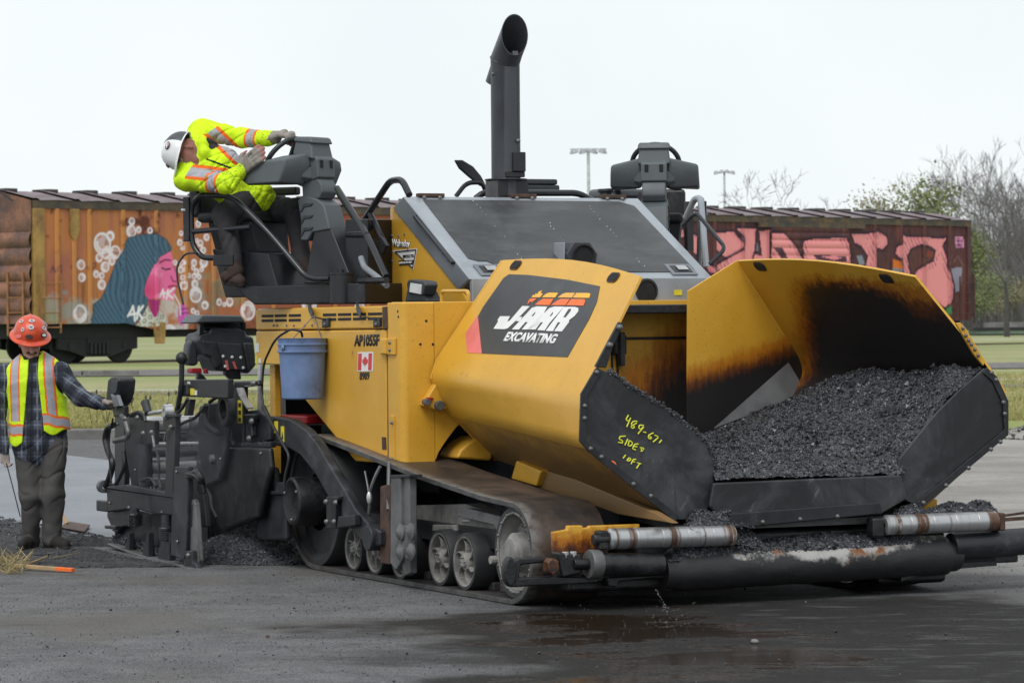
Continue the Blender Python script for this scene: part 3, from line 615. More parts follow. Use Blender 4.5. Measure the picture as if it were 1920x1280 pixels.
car2, F2 = boxcar('maroon boxcar with pink animal-like graffiti letters and a louvred sliding door', xr0, ln2, [x-xr0 for x in MP if x-xr0 > .3], paint_maroon, None, m_marend, m_marend, dc, False, .036)
lx2 = lambda u: tl(u, 560)[0]-xr0
ladder(car2, lx2(1795), lx2(1819), .9, 2.25, 4, m_marend)
b = MB(); b.box((dc-2.4, -.10, HT-.34), (dc+2.7, -.03, HT-.2)); b.build('door_rail', m_flash, car2)
b = MB(); b.tube([(ln2+.12, -.05, .7), (ln2+.12, -.05, 2.3), (ln2, -.05, 2.3)], .03, 6); b.tube([(ln2+.12, .6, .7), (ln2+.12, .6, 2.3)], .03, 6); b.build('end_ladder', m_marend, car2)
# railway under the cars
def along(x, y, z): return TO+TD*x+TN*y+Vector((0, 0, z))
b = MB(); vs = []
for x in (-120, 220): vs += [along(x, -2.6, -.30), along(x, -1.2, -.16), along(x, WD+1.2, -.16), along(x, WD+2.6, -.30)]
b.add(vs, [(0, 1, 5, 4), (1, 2, 6, 5), (2, 3, 7, 6)]); tag(b.build('track_bed', m_ballast, smooth=0), kind='structure')
m_rail = plain('rusty_rail', (.09, .06, .05), .55, .4, .3, 8)
for y in (.62, WD-.62):
    b = MB(); b.bar(along(-120, y, -.08), along(220, y, -.08), .07, .14)
    tag(b.build('rail', m_rail), 'rusty rail running under the boxcars, '+('nearer to the grass' if y < 1 else 'on the far side'), 'rail')
# second line of rails in the grass at the right, seen low behind the hopper
for i, yy in enumerate((66.5, 68.4)):
    b = MB(); b.bar((12, yy, gz(yy)+.05), (70, yy+3, gz(yy)+.05), .10, .12); tag(b.build('rail', m_rail), ('nearer' if i == 0 else 'farther')+' rail of the siding crossing the grass at the right', 'rail')
# concrete curb blocks in the grass below the orange car
for x0, x1, lab in ((-17.5, -9.25, 'pale concrete curb beam in the grass under the truck of the orange boxcar, the left one of two'), (-9.22, -8.05, 'short concrete curb beam in the grass whose free end shows right of the boxcar truck')):
    b = MB(); b.box((x0, 71.0, gz(71)-.1), (x1, 71.3, gz(71)+.12)); tag(b.build('curb_beam', m_conc, None, .015), lab, 'curb beam', 'curb beams in the grass')
# long low flat car with a green side, far at the right
r_ = empty('flat_wagon', W(1826, 640, Y=150)*1, 0, 'low black and green flat wagon standing in front of the bare trees', 'flat wagon'); p = W(1826, 640, Y=150); r_.location = (p.x, 150, .55)
hh = lambda v: W(1850, v, Y=150).z-.55
m_greenp = plain('faded_green_panel', (.12, .19, .15), .7, 0, .5, .6, dirt=(.25, .24, .12), dcov=.5)
b = MB(); b.box((0, 0, hh(636)), (24, 2.6, hh(626))); b.build('frame', m_uc, r_)
b = MB(); b.box((.1, .05, hh(626)), (24, 2.5, hh(619))); b.build('side_panel', m_greenp, r_)
b = MB(); b.box((0, .0, hh(619)), (24, 2.6, hh(614))); b.build('deck', m_uc, r_)
for k in range(4):
    b = MB(); b.cyl((2+k*5.4, .2, hh(636)-.0), (2+k*5.4, .3, hh(636)), .45, 16); b.build('wheel', m_uc, r_)
for k, (xx, ww) in enumerate(((.6, 2.0), (4.1, .5))):
    b = MB(); b.bar((xx, 1, hh(614)+.1+(.5 if k else 0)), (xx+ww, 1, hh(614)+.12), .3, .25 if k == 0 else .1); b.build('load_beam', m_conc, r_)
# ------------------------------------------------------------------ bare and leafy trees, light masts
def m_treecol(name, a, b): return plain(name, a, .9, 0, .35, .5, dirt=b, dcov=.5)
m_bark = m_treecol('bare_bark', (.085, .080, .080), (.055, .052, .052))
m_twig = m_treecol('bare_twigs', (.125, .118, .120), (.085, .080, .083))
m_leafg = m_treecol('spring_leaves', (.17, .20, .085), (.12, .14, .075))
m_leafy = m_treecol('yellow_buds', (.22, .205, .125), (.17, .165, .11))
def tree_mesh(seed, h, leafy=0, spread=.55, trunkfrac=.25):
    rn = random.Random(seed); T = MB(); C = MB(); tips = []
    def grow(p, d, ln, r, lev):
        pts = [p]; rs = [r]; n = 3
        for i in range(n):
            d = (d+Vector((rn.uniform(-1, 1), rn.uniform(-1, 1), rn.uniform(-.3, .8)))*.16).normalized(); p = p+d*(ln/n); pts.append(p); rs.append(r*(1-.45*(i+1)/n))
        (T if lev < 1 else C).tube(pts, rs, 6 if lev < 1 else 4 if lev < 3 else 3, caps=False)
        if lev >= 6: tips.append((p, d)); return
        nb = rn.choice((2, 3, 3)) if lev < 5 else 3
        for k in range(nb):
            ax = d.orthogonal().normalized(); ax.rotate(Matrix.Rotation(rn.uniform(0, 6.28), 3, d))
            d2 = (d+ax*rn.uniform(.35, .95)*(spread/.55)).normalized(); d2.z += .10; d2.normalize()
            q_ = pts[-1] if k < 2 else pts[rn.choice((1, 2))]
            grow(q_, d2, ln*rn.uniform(.58, .82), max(.012, rs[-1]*rn.uniform(.58, .82)), lev+1)
    grow(Vector((0, 0, -.3)), Vector((0, 0, 1)), h*trunkfrac, h*.0125, 0)
    if leafy:
        C.mi = 1
        for p, d in tips:
            for k in range(leafy):
                c = p+Vector((rn.gauss(0, .5), rn.gauss(0, .5), rn.gauss(0, .45))); u = Vector((rn.gauss(0, 1), rn.gauss(0, 1), rn.gauss(0, 1))).normalized()*rn.uniform(.05, .115); v = u.orthogonal().normalized()*u.length*.7
                C.add([c-u, c+v, c+u, c-v], [(0, 1, 2, 3)])
    return T, C
PROTO = {}
for key, sd, h, lf, lm, sp, tf in (('a', 1, 15, 0, None, .55, .22), ('b', 5, 15, 0, None, .45, .27), ('c', 9, 15, 0, None, .65, .2), ('g', 12, 11, 9, m_leafg, .6, .2), ('y', 15, 11, 8, m_leafy, .6, .2)):
    T, C = tree_mesh(sd, h, lf, sp, tf)
    PROTO[key] = (T.mesh('trunk', m_bark, 60, False), C.mesh('crown', [m_twig, lm or m_twig], 0, False))
def tree(key, u, Y, sc, lab, cat='tree', rz=None):
    p = W(u, 600, Y=Y); r_ = empty('bare_tree' if key in 'abc' else 'leafy_tree', (p.x, Y, .5), RND.uniform(0, 6.28) if rz is None else rz, lab, cat, 'trees beyond the railway')
    r_.scale = (sc*RND.uniform(.9, 1.15),)*2+(sc,)
    t, c = PROTO[key]; link('trunk', t, r_); link('crown', c, r_); return r_
tree('a', 1888, 142, 0.82, 'tallest bare grey tree at the right edge behind the flat wagon')
tree('b', 1930, 150, .80, 'bare tree half cut by the right edge of the picture')
tree('c', 1846, 165, .70, 'bare spreading tree just right of the maroon boxcar end')
tree('b', 1790, 175, .66, 'thin bare tree rising over the right end of the maroon boxcar')
tree('a', 1862, 190, 0.76, 'faint bare tree behind the gap between the boxcar and the tallest tree')
tree('c', 1905, 200, 0.88, 'far bare tree behind the tallest tree at the right')
tree('b', 1832, 215, .86, 'far bare tree touching the boxcar end from behind')
tree('a', 1960, 170, .88, 'bare tree mostly outside the right edge')
tree('c', 1875, 240, 1.05, 'hazy bare tree deepest in the wood at the right')
tree('b', 1925, 250, 0.96, 'hazy bare tree in the back row at the right edge')
tree('a', 1850, 262, 1.15, 'hazy bare tree in the back row next to the boxcar end')
tree('g', 1742, 160, 1.06, 'bright green leafing tree behind the maroon boxcar roof')
tree('y', 1690, 165, 1.04, 'yellow budding tree left of the bright green tree', rz=1)
tree('y', 1660, 185, 1.12, 'faint yellow grey tree at the left end of the tree group', rz=3)
tree('c', 1715, 190, .60, 'bare tree poking through between the yellow and the green tree')
tree('c', 1412, 190, 1.12, 'lone small bare tree above the maroon boxcar roof')
tree('a', 1872, 172, 0.88, 'dark bare tree standing just left of the tallest tree', rz=2.2)
tree('c', 1915, 160, 0.84, 'wide bare tree close behind the right edge trees', rz=4.1)
tree('b', 1855, 205, 0.96, 'slim bare tree in the second row beside the boxcar end', rz=.7)
tree('a', 1810, 230, .78, 'pale bare tree showing above the last roof sheet of the maroon boxcar', rz=5.1)
for k, (key, u, Y, sc, lab) in enumerate((('a', 1882, 186, .92, 'dense bare tree in the middle of the wood at the right edge'), ('c', 1898, 178, .88, 'dark bare tree with crossing limbs right of the middle of the wood'), ('b', 1868, 196, .95, 'upright bare tree left of the middle of the wood'), ('c', 1920, 190, .95, 'bare tree at the picture edge behind the wide one'), ('a', 1908, 215, 1.05, 'bare tree in the third row near the right edge'), ('c', 1848, 225, .90, 'low bare tree in the third row beside the boxcar end'), ('b', 1885, 232, 1.05, 'bare tree in the rear of the wood behind the tallest tree'))): tree(key, u, Y, sc, lab, rz=k*.9)
tree('g', 1866, 152, .42, 'low green bush under the bare trees at the right')
tree('y', 1795, 190, .95, 'grey green leafing tree behind the right end of the maroon boxcar', rz=2.6)
tree('g', 1765, 200, .90, 'small far green tree between the bright green tree and the boxcar end', rz=4.4)
tree('y', 1838, 156, .36, 'low yellowish bush beside the boxcar end')
tree('y', 1900, 158, .40, 'low yellowish bush under the tallest bare tree')
# far brushwood that reads as one mass
rn = random.Random(4); b = MB()
for i in range(5200):
    Y = rn.uniform(200, 300); x = W(rn.uniform(1780, 2150), 600, Y=Y).x; h = rn.uniform(2.5, 10)*(1 if rn.random() < .6 else .5)*min(1, max(.4, (x/Y*FPX+960-1740)/170)); p = Vector((x, Y, .4)); b.tube([p, p+Vector((rn.gauss(0, .5), 0, h*.6)), p+Vector((rn.gauss(0, 1.2), 0, h))], [.05, .035, .018], 3, caps=False)
tag(b.build('brushwood', m_twig, smooth=0, fix=False), kind='stuff')
b = MB(); rn = random.Random(8)
for i in range(5200):
    Y = rn.uniform(230, 320); x = W(rn.uniform(1600, 2200), 600, Y=Y).x; h = rn.uniform(.3, 5.5)*rn.random()**.5; s_ = rn.uniform(.2, .55); c = Vector((x, Y, .4+h)); u = Vector((rn.gauss(0, 1), rn.gauss(0, 1), rn.gauss(0, 1))).normalized()*s_; v = u.orthogonal().normalized()*s_*.7; b.add([c-u, c+v, c+u, c-v], [(0, 1, 2, 3)])
tag(b.build('undergrowth', m_leafy, smooth=0, fix=False), kind='stuff')
m_mast = plain('hazed_mast_grey', (.52, .54, .57), .5, .3)  # mast grey lightened so the colour carries distance haze
m_lampd = plain('floodlight_housing', (.30, .31, .33), .5)
def mast(u, vt, vb, Y, label, heads, arc):
    p = W(u, vt, Y=Y); z1 = p.z; r_ = empty('light_mast', (p.x, Y, .5), 0, label, 'light mast', 'floodlight masts behind the boxcars'); k = Y/FPX; h = z1-.5
    b = MB(); b.tube([(0, 0, 0), (0, 0, h)], [.13, .08], 10); b.build('pole', m_mast, r_)
    b = MB(); b.bar((-heads[-1][0]*k-.2, 0, h-.05), (heads[-1][0]*k+.2, 0, h-.05), .08, .08); b.build('crossarm', m_mast, r_)
    for sx in (-1, 1):
        for dx, dz in heads:
            b = MB(); x = sx*dx*k; z = h-dz*k; b.lathe([(.04, .15), (.11, .12), (.25, -.04), (.24, -.07), (.02, -.07)], (x, -.1, z), (sx*.25, -.3, 1), 14); b.tube([(x, 0, z+.15), (x, 0, h-.05)], .04, 6); b.build('floodlight', m_lampd, r_)
mast(1103, 278, 360, 175, 'grey floodlight mast with four lamps, left of the far operator console', [(10, 6), (27, 6)], 0)
mast(1358, 321, 390, 260, 'pale distant floodlight mast with a curved lamp row, right of the far console', [(5, 1), (15, 3)], 1)
# dry grass by the kerb and in the field
def blades(name, n, place, hmin, hmax, seed):
    rg = np.random.default_rng(seed); V = []; Fc = []; tone = []
    xs, ys = place(rg, n); hs = rg.uniform(hmin, hmax, n); a = rg.uniform(0, 6.28, n); le = rg.normal(0, .35, (n, 2)); wd = rg.uniform(.005, .012, n); tn = rg.random(n)
    z = np.array([gz(y) for y in ys]); x0 = np.stack([xs-np.cos(a)*wd, ys-np.sin(a)*wd, z], 1); x1 = np.stack([xs+np.cos(a)*wd, ys+np.sin(a)*wd, z], 1); x2 = np.stack([xs+le[:, 0]*hs, ys+le[:, 1]*hs, z+hs], 1)
    V = np.stack([x0, x1, x2], 1).reshape(-1, 3); F = np.arange(3*n).reshape(-1, 3); me = bpy.data.meshes.new(name); me.from_pydata(V.tolist(), [], F.tolist()); me.materials.append(m_blade)
    at = me.attributes.new('tone', 'FLOAT', 'POINT'); at.data.foreach_set('value', np.repeat(tn, 3).astype(np.float32)); return tag(link(name, me), kind='stuff')
def pl1(rg, n): 
    y = 47.8+14*rg.random(n)**2.2; u = rg.uniform(-100, 560, n); return (u-960)/FPX*y, y
blades('kerbside_grass', 42000, pl1, .025, .075, 1)
def pl2(rg, n):
    y = 47.8+20*rg.random(n)**1.6; u = rg.uniform(1780, 2050, n); return (u-960)/FPX*y, y
blades('roadside_grass', 16000, pl2, .025, .075, 2)
rn = random.Random(11); b = MB()
for i in range(20):
    p = W(rn.uniform(170, 340), 790, Y=47.9+rn.random()*1.2); h = rn.uniform(.3, .58); q_ = p.copy(); q_.z = .13; t_ = Vector((rn.gauss(0, .12), 0, h)); b.tube([q_, q_+t_*.6, q_+t_], [.006, .005, .004], 3, caps=False); b.ball(q_+t_, (.018, .018, .034), 5, 4)
tag(b.build('dry_weed_stalks', plain('dry_weed', (.07, .05, .04), .9)), kind='stuff')
# ------------------------------------------------------------------ the asphalt paver
PAV = empty('asphalt_paver', ORG, -(math.pi/2-AX), 'yellow tracked asphalt paver with its raised hopper full of black hot mix', 'asphalt paver')
def z4(x, y): return (x/3.2+460, y/3.2+500)
def z5(x, y): return (x/3.2+460, y/3.2+780)
def z6(x, y): return (x/3+700, y/3+300)
def z7(x, y): return (x/2.4615+820, y/2.4615+460)
def z8(x, y): return (x/3.097+780, y/3.097+860)
def z9(x, y): return (x/4.923+640, y/4.923+320)
def r1(x, y): return (x/2.37+1260, y/2.37+460)
def r2(x, y): return (x/2.6667+1200, y/2.6667+880)
def r7(x, y): return (x/2.908+180, y/2.908+640)
def r8(x, y): return (x/3.88+340, y/3.88+330)
def o2(x, y): return (x/3.369+280, y/3.369+200)
def pt(t, pts): return [q(u, v, t=t) for u, v in pts]
def ps(s, pts): return [q(u, v, s=s) for u, v in pts]
def plate_t(name, pts, t, th, mat, bev=.004, parent=None): return MB().prism(pt(t, pts), (0, th, 0)).build(name, mat, parent or PAV, bev)
def plate_s(name, pts, s, th, mat, bev=.004, parent=None): return MB().prism(ps(s, pts), (-th, 0, 0)).build(name, mat, parent or PAV, bev)
def part(b, name, mat, bev=0, parent=None, **k): return b.build(name, mat, parent or PAV, bev, **k)
def solo(name, me, loc, parent=None, rot=None, sc=None):
    o = link(name, me, parent or PAV); o.location = loc
    if rot is not None: o.rotation_euler = rot
    if sc is not None: o.scale = sc
    return o
BOLT = MB().lathe([(.0005, .016), (.009, .015), (.014, .009), (.016, 0), (.0005, 0)], (0, 0, 0), (0, 0, 1), 8).mesh('bolt', m_bolt, 50)
def bolt(p, d, parent=None, sc=1):
    o = link('bolt', BOLT, parent or PAV); o.location = p; o.rotation_mode = 'QUATERNION'; o.rotation_quaternion = Vector(d).to_track_quat('Z', 'Y'); o.scale = (sc,)*3; return o
def text_quad(name, txt, bl, br, tr, tl_, mat, parent, th=.0025, bold=0.0, lift=None):
    cu = bpy.data.curves.new(name, 'FONT'); cu.body = txt; cu.size = 1; cu.offset = bold; cu.resolution_u = 3
    o = bpy.data.objects.new(name, cu); COL.objects.link(o); bpy.context.view_layer.update()
    me = bpy.data.meshes.new_from_object(o.evaluated_get(bpy.context.evaluated_depsgraph_get())); bpy.data.objects.remove(o)
    vs = np.array([v.co[:] for v in me.vertices]); x0, y0 = vs[:, 0].min(), vs[:, 1].min(); x1, y1 = vs[:, 0].max(), vs[:, 1].max()
    bl, br, tr, tl_ = map(Vector, (bl, br, tr, tl_)); n = (br-bl).cross(tl_-bl).normalized()
    if n.dot(CLOC-bl) < 0: n.negate()
    for v in me.vertices:
        a = (v.co.x-x0)/(x1-x0); c = (v.co.y-y0)/(y1-y0); v.co = (bl*(1-a)+br*a)*(1-c)+(tl_*(1-a)+tr*a)*c+n*th
    me.materials.clear(); me.materials.append(mat); bm = bmesh.new(); bm.from_mesh(me)
    r_ = bmesh.ops.extrude_face_region(bm, geom=bm.faces[:]); bmesh.ops.translate(bm, vec=-n*(th*.9), verts=[e for e in r_['geom'] if isinstance(e, bmesh.types.BMVert)])
    bmesh.ops.recalc_face_normals(bm, faces=bm.faces); bm.to_mesh(me); bm.free(); me.name = name
    return link(name, me, parent)
def sticker(name, pts3, mat, parent, lift=.003, th=.002):
    P = [Vector(p) for p in pts3]; n = (P[1]-P[0]).cross(P[2]-P[0]).normalized()
    if n.dot(CLOC-P[0]) < 0: n.negate()
    return MB().prism([p+n*lift for p in P], -n*th).build(name, mat, parent, 0)

# ---- body: panels of the near side (plane .10 from the track edge) and the block behind the hopper
TB = .10
b = MB(); b.box((-4.55, .55, .55), (-2.45, 2*TC-.55, 1.74)); b.box((-4.9, .75, .35), (-.2, 2*TC-.75, .80)); part(b, 'chassis', m_black)
b = MB(); b.box((-4.68, .13, 1.74), (-2.06, 2*TC-.13, 1.80)); part(b, 'deck_plate', m_blackdusty, .01)
strip_ = plate_t('vent_panel', [z4(60, 268), z4(74, 252), z4(845, 234), z4(845, 371), z4(62, 380)], TB, .05, m_yellow, .012)
door = plate_t('side_door', [z4(62, 386), z4(842, 377), z4(846, 1177), z4(658, 1166), z4(352, 792), z4(208, 590), z4(62, 583)], TB, .05, m_yellow, .012)
for (x0, x1) in ((97, 166), (176, 246), (260, 331), (465, 543), (555, 633), (645, 723), (735, 818)):
    for yy in (289, 317):
        o_ = (x0-450)*-.02
        plate_t('vent_slot', [z4(x0, yy-8+o_), z4(x1, yy-8+o_-1.5), z4(x1, yy+8+o_-1.5), z4(x0, yy+8+o_)], TB-.003, .006, m_void, 0, strip_)  # slightly raised plate, the shade of a slot painted as black
for x in (172, 193, 250, 293, 358, 403): p = q(*z4(x, 352), t=TB); bolt(p, (0, -1, 0), strip_, .6)
sA = q(*z4(853, 600), t=TB).x; SB = -2.02
# block: rounded corner between its side and its front
fp = [(sA, TB)]
for k in range(7):
    a = k/6*math.pi/2; fp.append((SB-.05+.05*math.sin(a), TB+.05-.05*math.cos(a)))
fp += [(SB, .335), (SB-.05, .335), (sA, .30)]
zt = 1.825
part(MB().prism([(s, t, .772) for s, t in fp], (0, 0, zt-.772)), 'corner_block', m_yellow, .008)
arch = [(816, 862), (822, 848), (832, 832), (844, 815), (856, 800), (864, 793)]
fpts = [(.335, zt), (.335, .772)]+[(q(u, v, s=SB).y, q(u, v, s=SB).z) for u, v in arch]
fpts = [(.335, .80)]+[(max(.335, y), z) for y, z in fpts[2:]]+[(.78, fpts[-1][1]+.01), (.78, zt), (.335, zt)]
part(MB().prism([(SB, y, z) for y, z in fpts], (-.04, 0, 0)), 'front_plate', m_yellow, .006)
b = MB(); b.box((sA, TB+.02, zt-.03), (SB-.005, .9, zt+.004)); part(b, 'block_top', m_yellow, .012)
for x, y in ((1085, 325), (1050, 465), (1125, 465), (915, 268), (918, 300)):
    p = q(*z4(x, y), t=TB) if x < 930 else q(*z4(x, y), s=SB); b = MB(); (b.cyl((p.x, p.y-.002, p.z), (p.x, p.y+.01, p.z), .009, 10) if x < 930 else b.cyl((p.x+.002, p.y, p.z), (p.x-.01, p.y, p.z), .009, 10)); part(b, 'bolt_hole', m_void)  # dark disc stands in for the shade in the hole
# rusty seam, hinges
plate_t('door_seam', [z4(820, 240), z4(848, 238), z4(852, 372), z4(822, 374)], TB-.006, .02, m_rust, .003)
plate_t('seam_strip', [z4(842, 380), z4(858, 380), z4(862, 1180), z4(844, 1180)], TB+.01, .03, m_rust, .003)
plate_t('hinge_leaf', [z4(808, 428), z4(893, 428), z4(893, 528), z4(806, 524)], TB-.018, .018, m_yellow, .005)
plate_t('hinge_pin', [z4(808, 430), z4(838, 430), z4(838, 525), z4(806, 525)], TB-.034, .03, m_yellow, .010)
plate_t('lower_strap', [z4(868, 890), z4(890, 895), z4(893, 1170), z4(862, 1170)], TB-.010, .012, m_yellow, .003)
for x, y in ((868, 455), (868, 500), (880, 935), (880, 1150)): bolt(q(*z4(x, y), t=TB-.018), (0, -1, 0), None, .8)
plate_t('latch_hole', [z4(818, 1020), z4(840, 1022), z4(842, 1095), z4(820, 1095)], TB-.004, .006, m_rust, 0)
# strap hooks, cabinet latches on the vent panel
for x in (392, 680):
    b = MB(); P = [q(*z4(x-12, 225), t=TB+.04), q(*z4(x-8, 238), t=TB-.012), q(*z4(x-2, 262), t=TB-.014), q(*z4(x+14, 292), t=TB-.03)]
    for i in range(3): b.bar(P[i], P[i+1], .045, .008, (0, -1, 0))
    part(b, 'strap_hook', m_black)
for x in (477, 785): 
    o = plate_t('door_latch', [z4(x-20, 312), z4(x+20, 305), z4(x+20, 358), z4(x-20, 366)], TB-.02, .02, m_black, .006); bolt(q(*z4(x, 345), t=TB-.02), (0, -1, 0), o, .7)
    b = MB(); b.tube([q(*z4(x, 318), t=TB-.022), q(*z4(x-68, 300), t=TB-.022)], .006, 6); part(b, 'latch_rod', m_black)
# writing and stickers
def tq(x0, y0, x1, y1, x2, y2, x3, y3, zf=z4, t=TB): return [q(*zf(a, c), t=t) for a, c in ((x0, y0), (x1, y1), (x2, y2), (x3, y3))]
text_quad('model_number', 'AP1055F', *tq(654, 478, 804, 475, 806, 403, 656, 407), m_ink, PAV, bold=.05)
text_quad('fleet_number', '8989', *tq(686, 680, 745, 677, 746, 630, 687, 632), m_ink, PAV, bold=.03)
fl = sticker('maple_flag_sticker', tq(674, 628, 767, 626, 770, 510, 678, 512), m_white, PAV)
def fq(a, c): 
    P = tq(674, 628, 767, 626, 770, 510, 678, 512); return (P[0]*(1-a)+P[1]*a)*(1-c)+(P[3]*(1-a)+P[2]*a)*c
for a in (.05, .72): sticker('red_bar', [fq(a, .07), fq(a+.21, .07), fq(a+.21, .93), fq(a, .93)], m_red, fl, .006)
leaf = [(0, -.5), (.03, -.5), (.035, -.24), (.30, -.30), (.26, -.20), (.52, .02), (.44, .07), (.50, .24), (.34, .20), (.30, .28), (.17, .12), (.22, .42), (.12, .37), (0, .56)]
lf = leaf+[(-x, y) for x, y in reversed(leaf[1:-1])]
sticker('maple_leaf', [fq(.5+x*.36, .50+y*.52) for x, y in lf], m_red, fl, .006)
for (x0, y0, x1, y1, mt) in ((62, 458, 83, 512, m_white), (60, 535, 76, 580, m_warn), (80, 548, 95, 578, m_white)): sticker('small_sticker', tq(x0, y1, x1, y1, x1, y0, x0, y0), mt, door)
# rear opening: yellow frame post, red battery box, rod
plate_t('frame_post', [z4(145, 588), z4(176, 588), z4(176, 960), z4(178, 1240), z4(152, 1240), z4(148, 960)], .17, .05, m_yellow, .006)
b = MB(); a = q(*z4(195, 885), t=.22); c = q(*z4(365, 945), t=.22); b.box((a.x, .22, c.z), (c.x, .5, a.z)); part(b, 'red_box', m_redp, .012)
b = MB(); b.tube([q(*z4(92, 585), t=.05), q(*z4(88, 860), t=.05)], .022, 10); part(b, 'cylinder_rod', m_steel)
b = MB(); b.box((-4.72, .3, 1.0), (-4.62, 1.5, 1.75)); part(b, 'rear_bulkhead', m_black)
# frame fender between hopper and track
plate_s('fender_gusset', [z4(1265, 1150), z4(1290, 1100), z4(1340, 1055), z4(1400, 1020), z4(1500, 1010), z4(1480, 1165)], -1.95, .3, m_yellow, .02)
plate_s('arch_shade_sheet', [z4(1130, 1160), z4(1180, 1050), z4(1290, 930), z4(1500, 930), z4(1500, 1160)], -2.3, .02, m_void, 0)  # flat sheet painting the darkness seen through the arch

# ---- engine hood
H0, H1 = Vector((-3.53, .77, 2.575)), Vector((-2.41, .77, 1.98)); off = Vector((-.20, 0, -.075))
hs = [(q(734, 388, t=.77).x, q(734, 388, t=.77).z), (H1+off).xz, (q(882, 562, t=.77).x, 1.80), (q(730, 560, t=.77).x, 1.80)]
hs = [(-3.75, 2.50), (H1.x+off.x+.02, H1.z+off.z), (-2.42, 1.80), (-3.77, 1.80)]
for sd in (0, 1):
    f_ = mir if sd else Vector
    part(MB().prism([f_((x, .785, z)) for x, z in hs], (0, .03*(1-2*sd), 0)), 'hood_side', m_yellow, .006)
    part(MB().prism([f_((-3.75, .785, 2.52)), f_((-3.83, .80, 2.50)), f_((-3.83, .80, 1.80)), f_((-3.75, .785, 1.80))], (0, .03*(1-2*sd), 0)), 'hood_rear_trim', m_yellow, .004)
b = MB(); b.box((-3.82, .81, 1.80), (-3.5, 2*TC-.81, 2.44)); b.prism([(-3.6, .81, 2.44), (-2.66, .81, 1.95), (-2.46, .81, 1.80), (-3.6, .81, 1.80)], (0, 2*TC-1.62, 0)); part(b, 'engine_compartment', m_black)
tp = [H0, H1, mir(H1), mir(H0)]
lid = part(MB().hexa([p+off for p in tp]+tp), 'hood_lid', [m_lid], .012)
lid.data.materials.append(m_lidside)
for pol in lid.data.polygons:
    if abs(pol.normal.y) > .8: pol.material_index = 1  # lid sides take the shaded copy, the top keeps the sky-lightened one
dH = (H1-H0).normalized(); nH = Vector((-dH.z, 0, dH.x)); nH = nH if nH.z > 0 else -nH
def hp(a, t, l=0): return Vector((H0.x, t, H0.z))+dH*a+nH*l
LH = (H1-H0).length
gp = [hp(.06, .90, .002), hp(LH-.30, .88, .002), hp(LH-.26, .94, .002), hp(LH-.26, 1.0, .002), hp(LH-.10, 1.14, .002), hp(LH-.09, 2.50, .002), hp(LH-.13, 2.54, .002), hp(.14, 2.53, .002), hp(.07, 2.44, .002)]
part(MB().prism(gp, nH*.004), 'grip_sheet', m_grip, 0, lid)
b = MB(); rn = random.Random(3)
for t in (1.28, 1.72, 2.16):
    for k in range(19):
        if rn.random() < .6: b.ball(hp(.08+k*.056+rn.uniform(-.012, .012), t+rn.uniform(-.012, .012), .006), rn.choice((.002, .003, .0045)), 5, 3)
tag(part(b, 'rivet_row', m_white, 0, lid), kind='stuff')
for t in (.98, TC, 2.42):
    b = MB(); b.box((H0.x-.03, t-.10, H0.z-.005), (H0.x+.03, t+.10, H0.z+.022)); o = part(b, 'hood_hinge', m_rust, .006, lid)
    for d in (-.06, .06): bolt(hp(.03, t+d, .004), nH, o, 1.1)
for t, in ((.97,), (2.43,)):
    b = MB(); b.prism([hp(LH-.20, t-.10, .004), hp(LH-.04, t-.10, .004), hp(LH-.04, t+.10, .004), hp(LH-.20, t+.10, .004)], nH*.008); o = part(b, 'hood_latch', m_lidside, .006, lid)
    b = MB(); b.prism([hp(LH-.17, t-.07, .010), hp(LH-.07, t-.07, .010), hp(LH-.07, t+.07, .010), hp(LH-.17, t+.07, .010)], nH*.006); part(b, 'latch_recess', m_black, .003, o)
    b = MB(); b.prism([hp(LH-.15, t-.035, .018), hp(LH-.09, t-.035, .018), hp(LH-.09, t+.045, .018), hp(LH-.15, t+.045, .018)], nH*.008); part(b, 'latch_handle', m_steel, .003, o)
b = MB(); A_ = q(*z6(232, 318), t=.755); B_ = q(*z6(445, 578), t=.755); b.tube([A_+Vector((0, .02, 0)), A_, B_, B_+Vector((0, .02, 0))], .013, 8); part(b, 'hood_grab_bar', m_tube)
band = MB().box((-2.45, .785, 1.81), (-2.405, 2*TC-.785, 1.985)).build('hood_front_band', m_lid, PAV, .006)
p = q(*z6(1537, 735), s=-2.40); b = MB(); b.lathe([(.085, 0), (.085, .012), (.07, .014), (.068, .004), (.001, .004)], (-2.405, p.y, p.z), (1, 0, 0), 24); part(b, 'round_port', m_black, 0, band)
p = q(*z6(1715, 745), s=-2.40); b = MB(); b.box((-2.405, p.y-.03, p.z-.018), (-2.4, p.y+.03, p.z+.018)); part(b, 'small_sticker', m_warn, 0, band)
# writing on the hood side
def hq(x, y): return q(x/14.225+720, y/14.225+430, t=.785)
SGN = sticker('company_sign', [hq(225, 565), hq(895, 510), hq(790, 1080)], m_white, PAV, .003)
tri = [hq(310, 600), hq(870, 545), hq(780, 1035)]
b = MB()
for i in range(3): b.bar(tri[i]+Vector((0, -.006, 0)), tri[(i+1) % 3]+Vector((0, -.006, 0)), .008, .003, (0, 1, 0))
part(b, 'sign_outline', m_ink, 0, SGN)
text_quad('sign_lettering', 'Walmsley', hq(245, 530), hq(690, 545), hq(720, 285), hq(230, 250), m_ink, SGN, .004, bold=.055)
text_quad('sign_lettering', 'Walmsley', hq(245, 525), hq(690, 540), hq(715, 290), hq(232, 256), m_white, SGN, .0075, bold=.012)
text_quad('sign_lettering', 'BROS.LTD.', hq(525, 765), hq(820, 740), hq(820, 660), hq(525, 685), m_ink, SGN, .007)
pl_ = sticker('sign_plate', [hq(400, 840), hq(800, 812), hq(775, 935), hq(425, 955)], m_ink, SGN, .006)
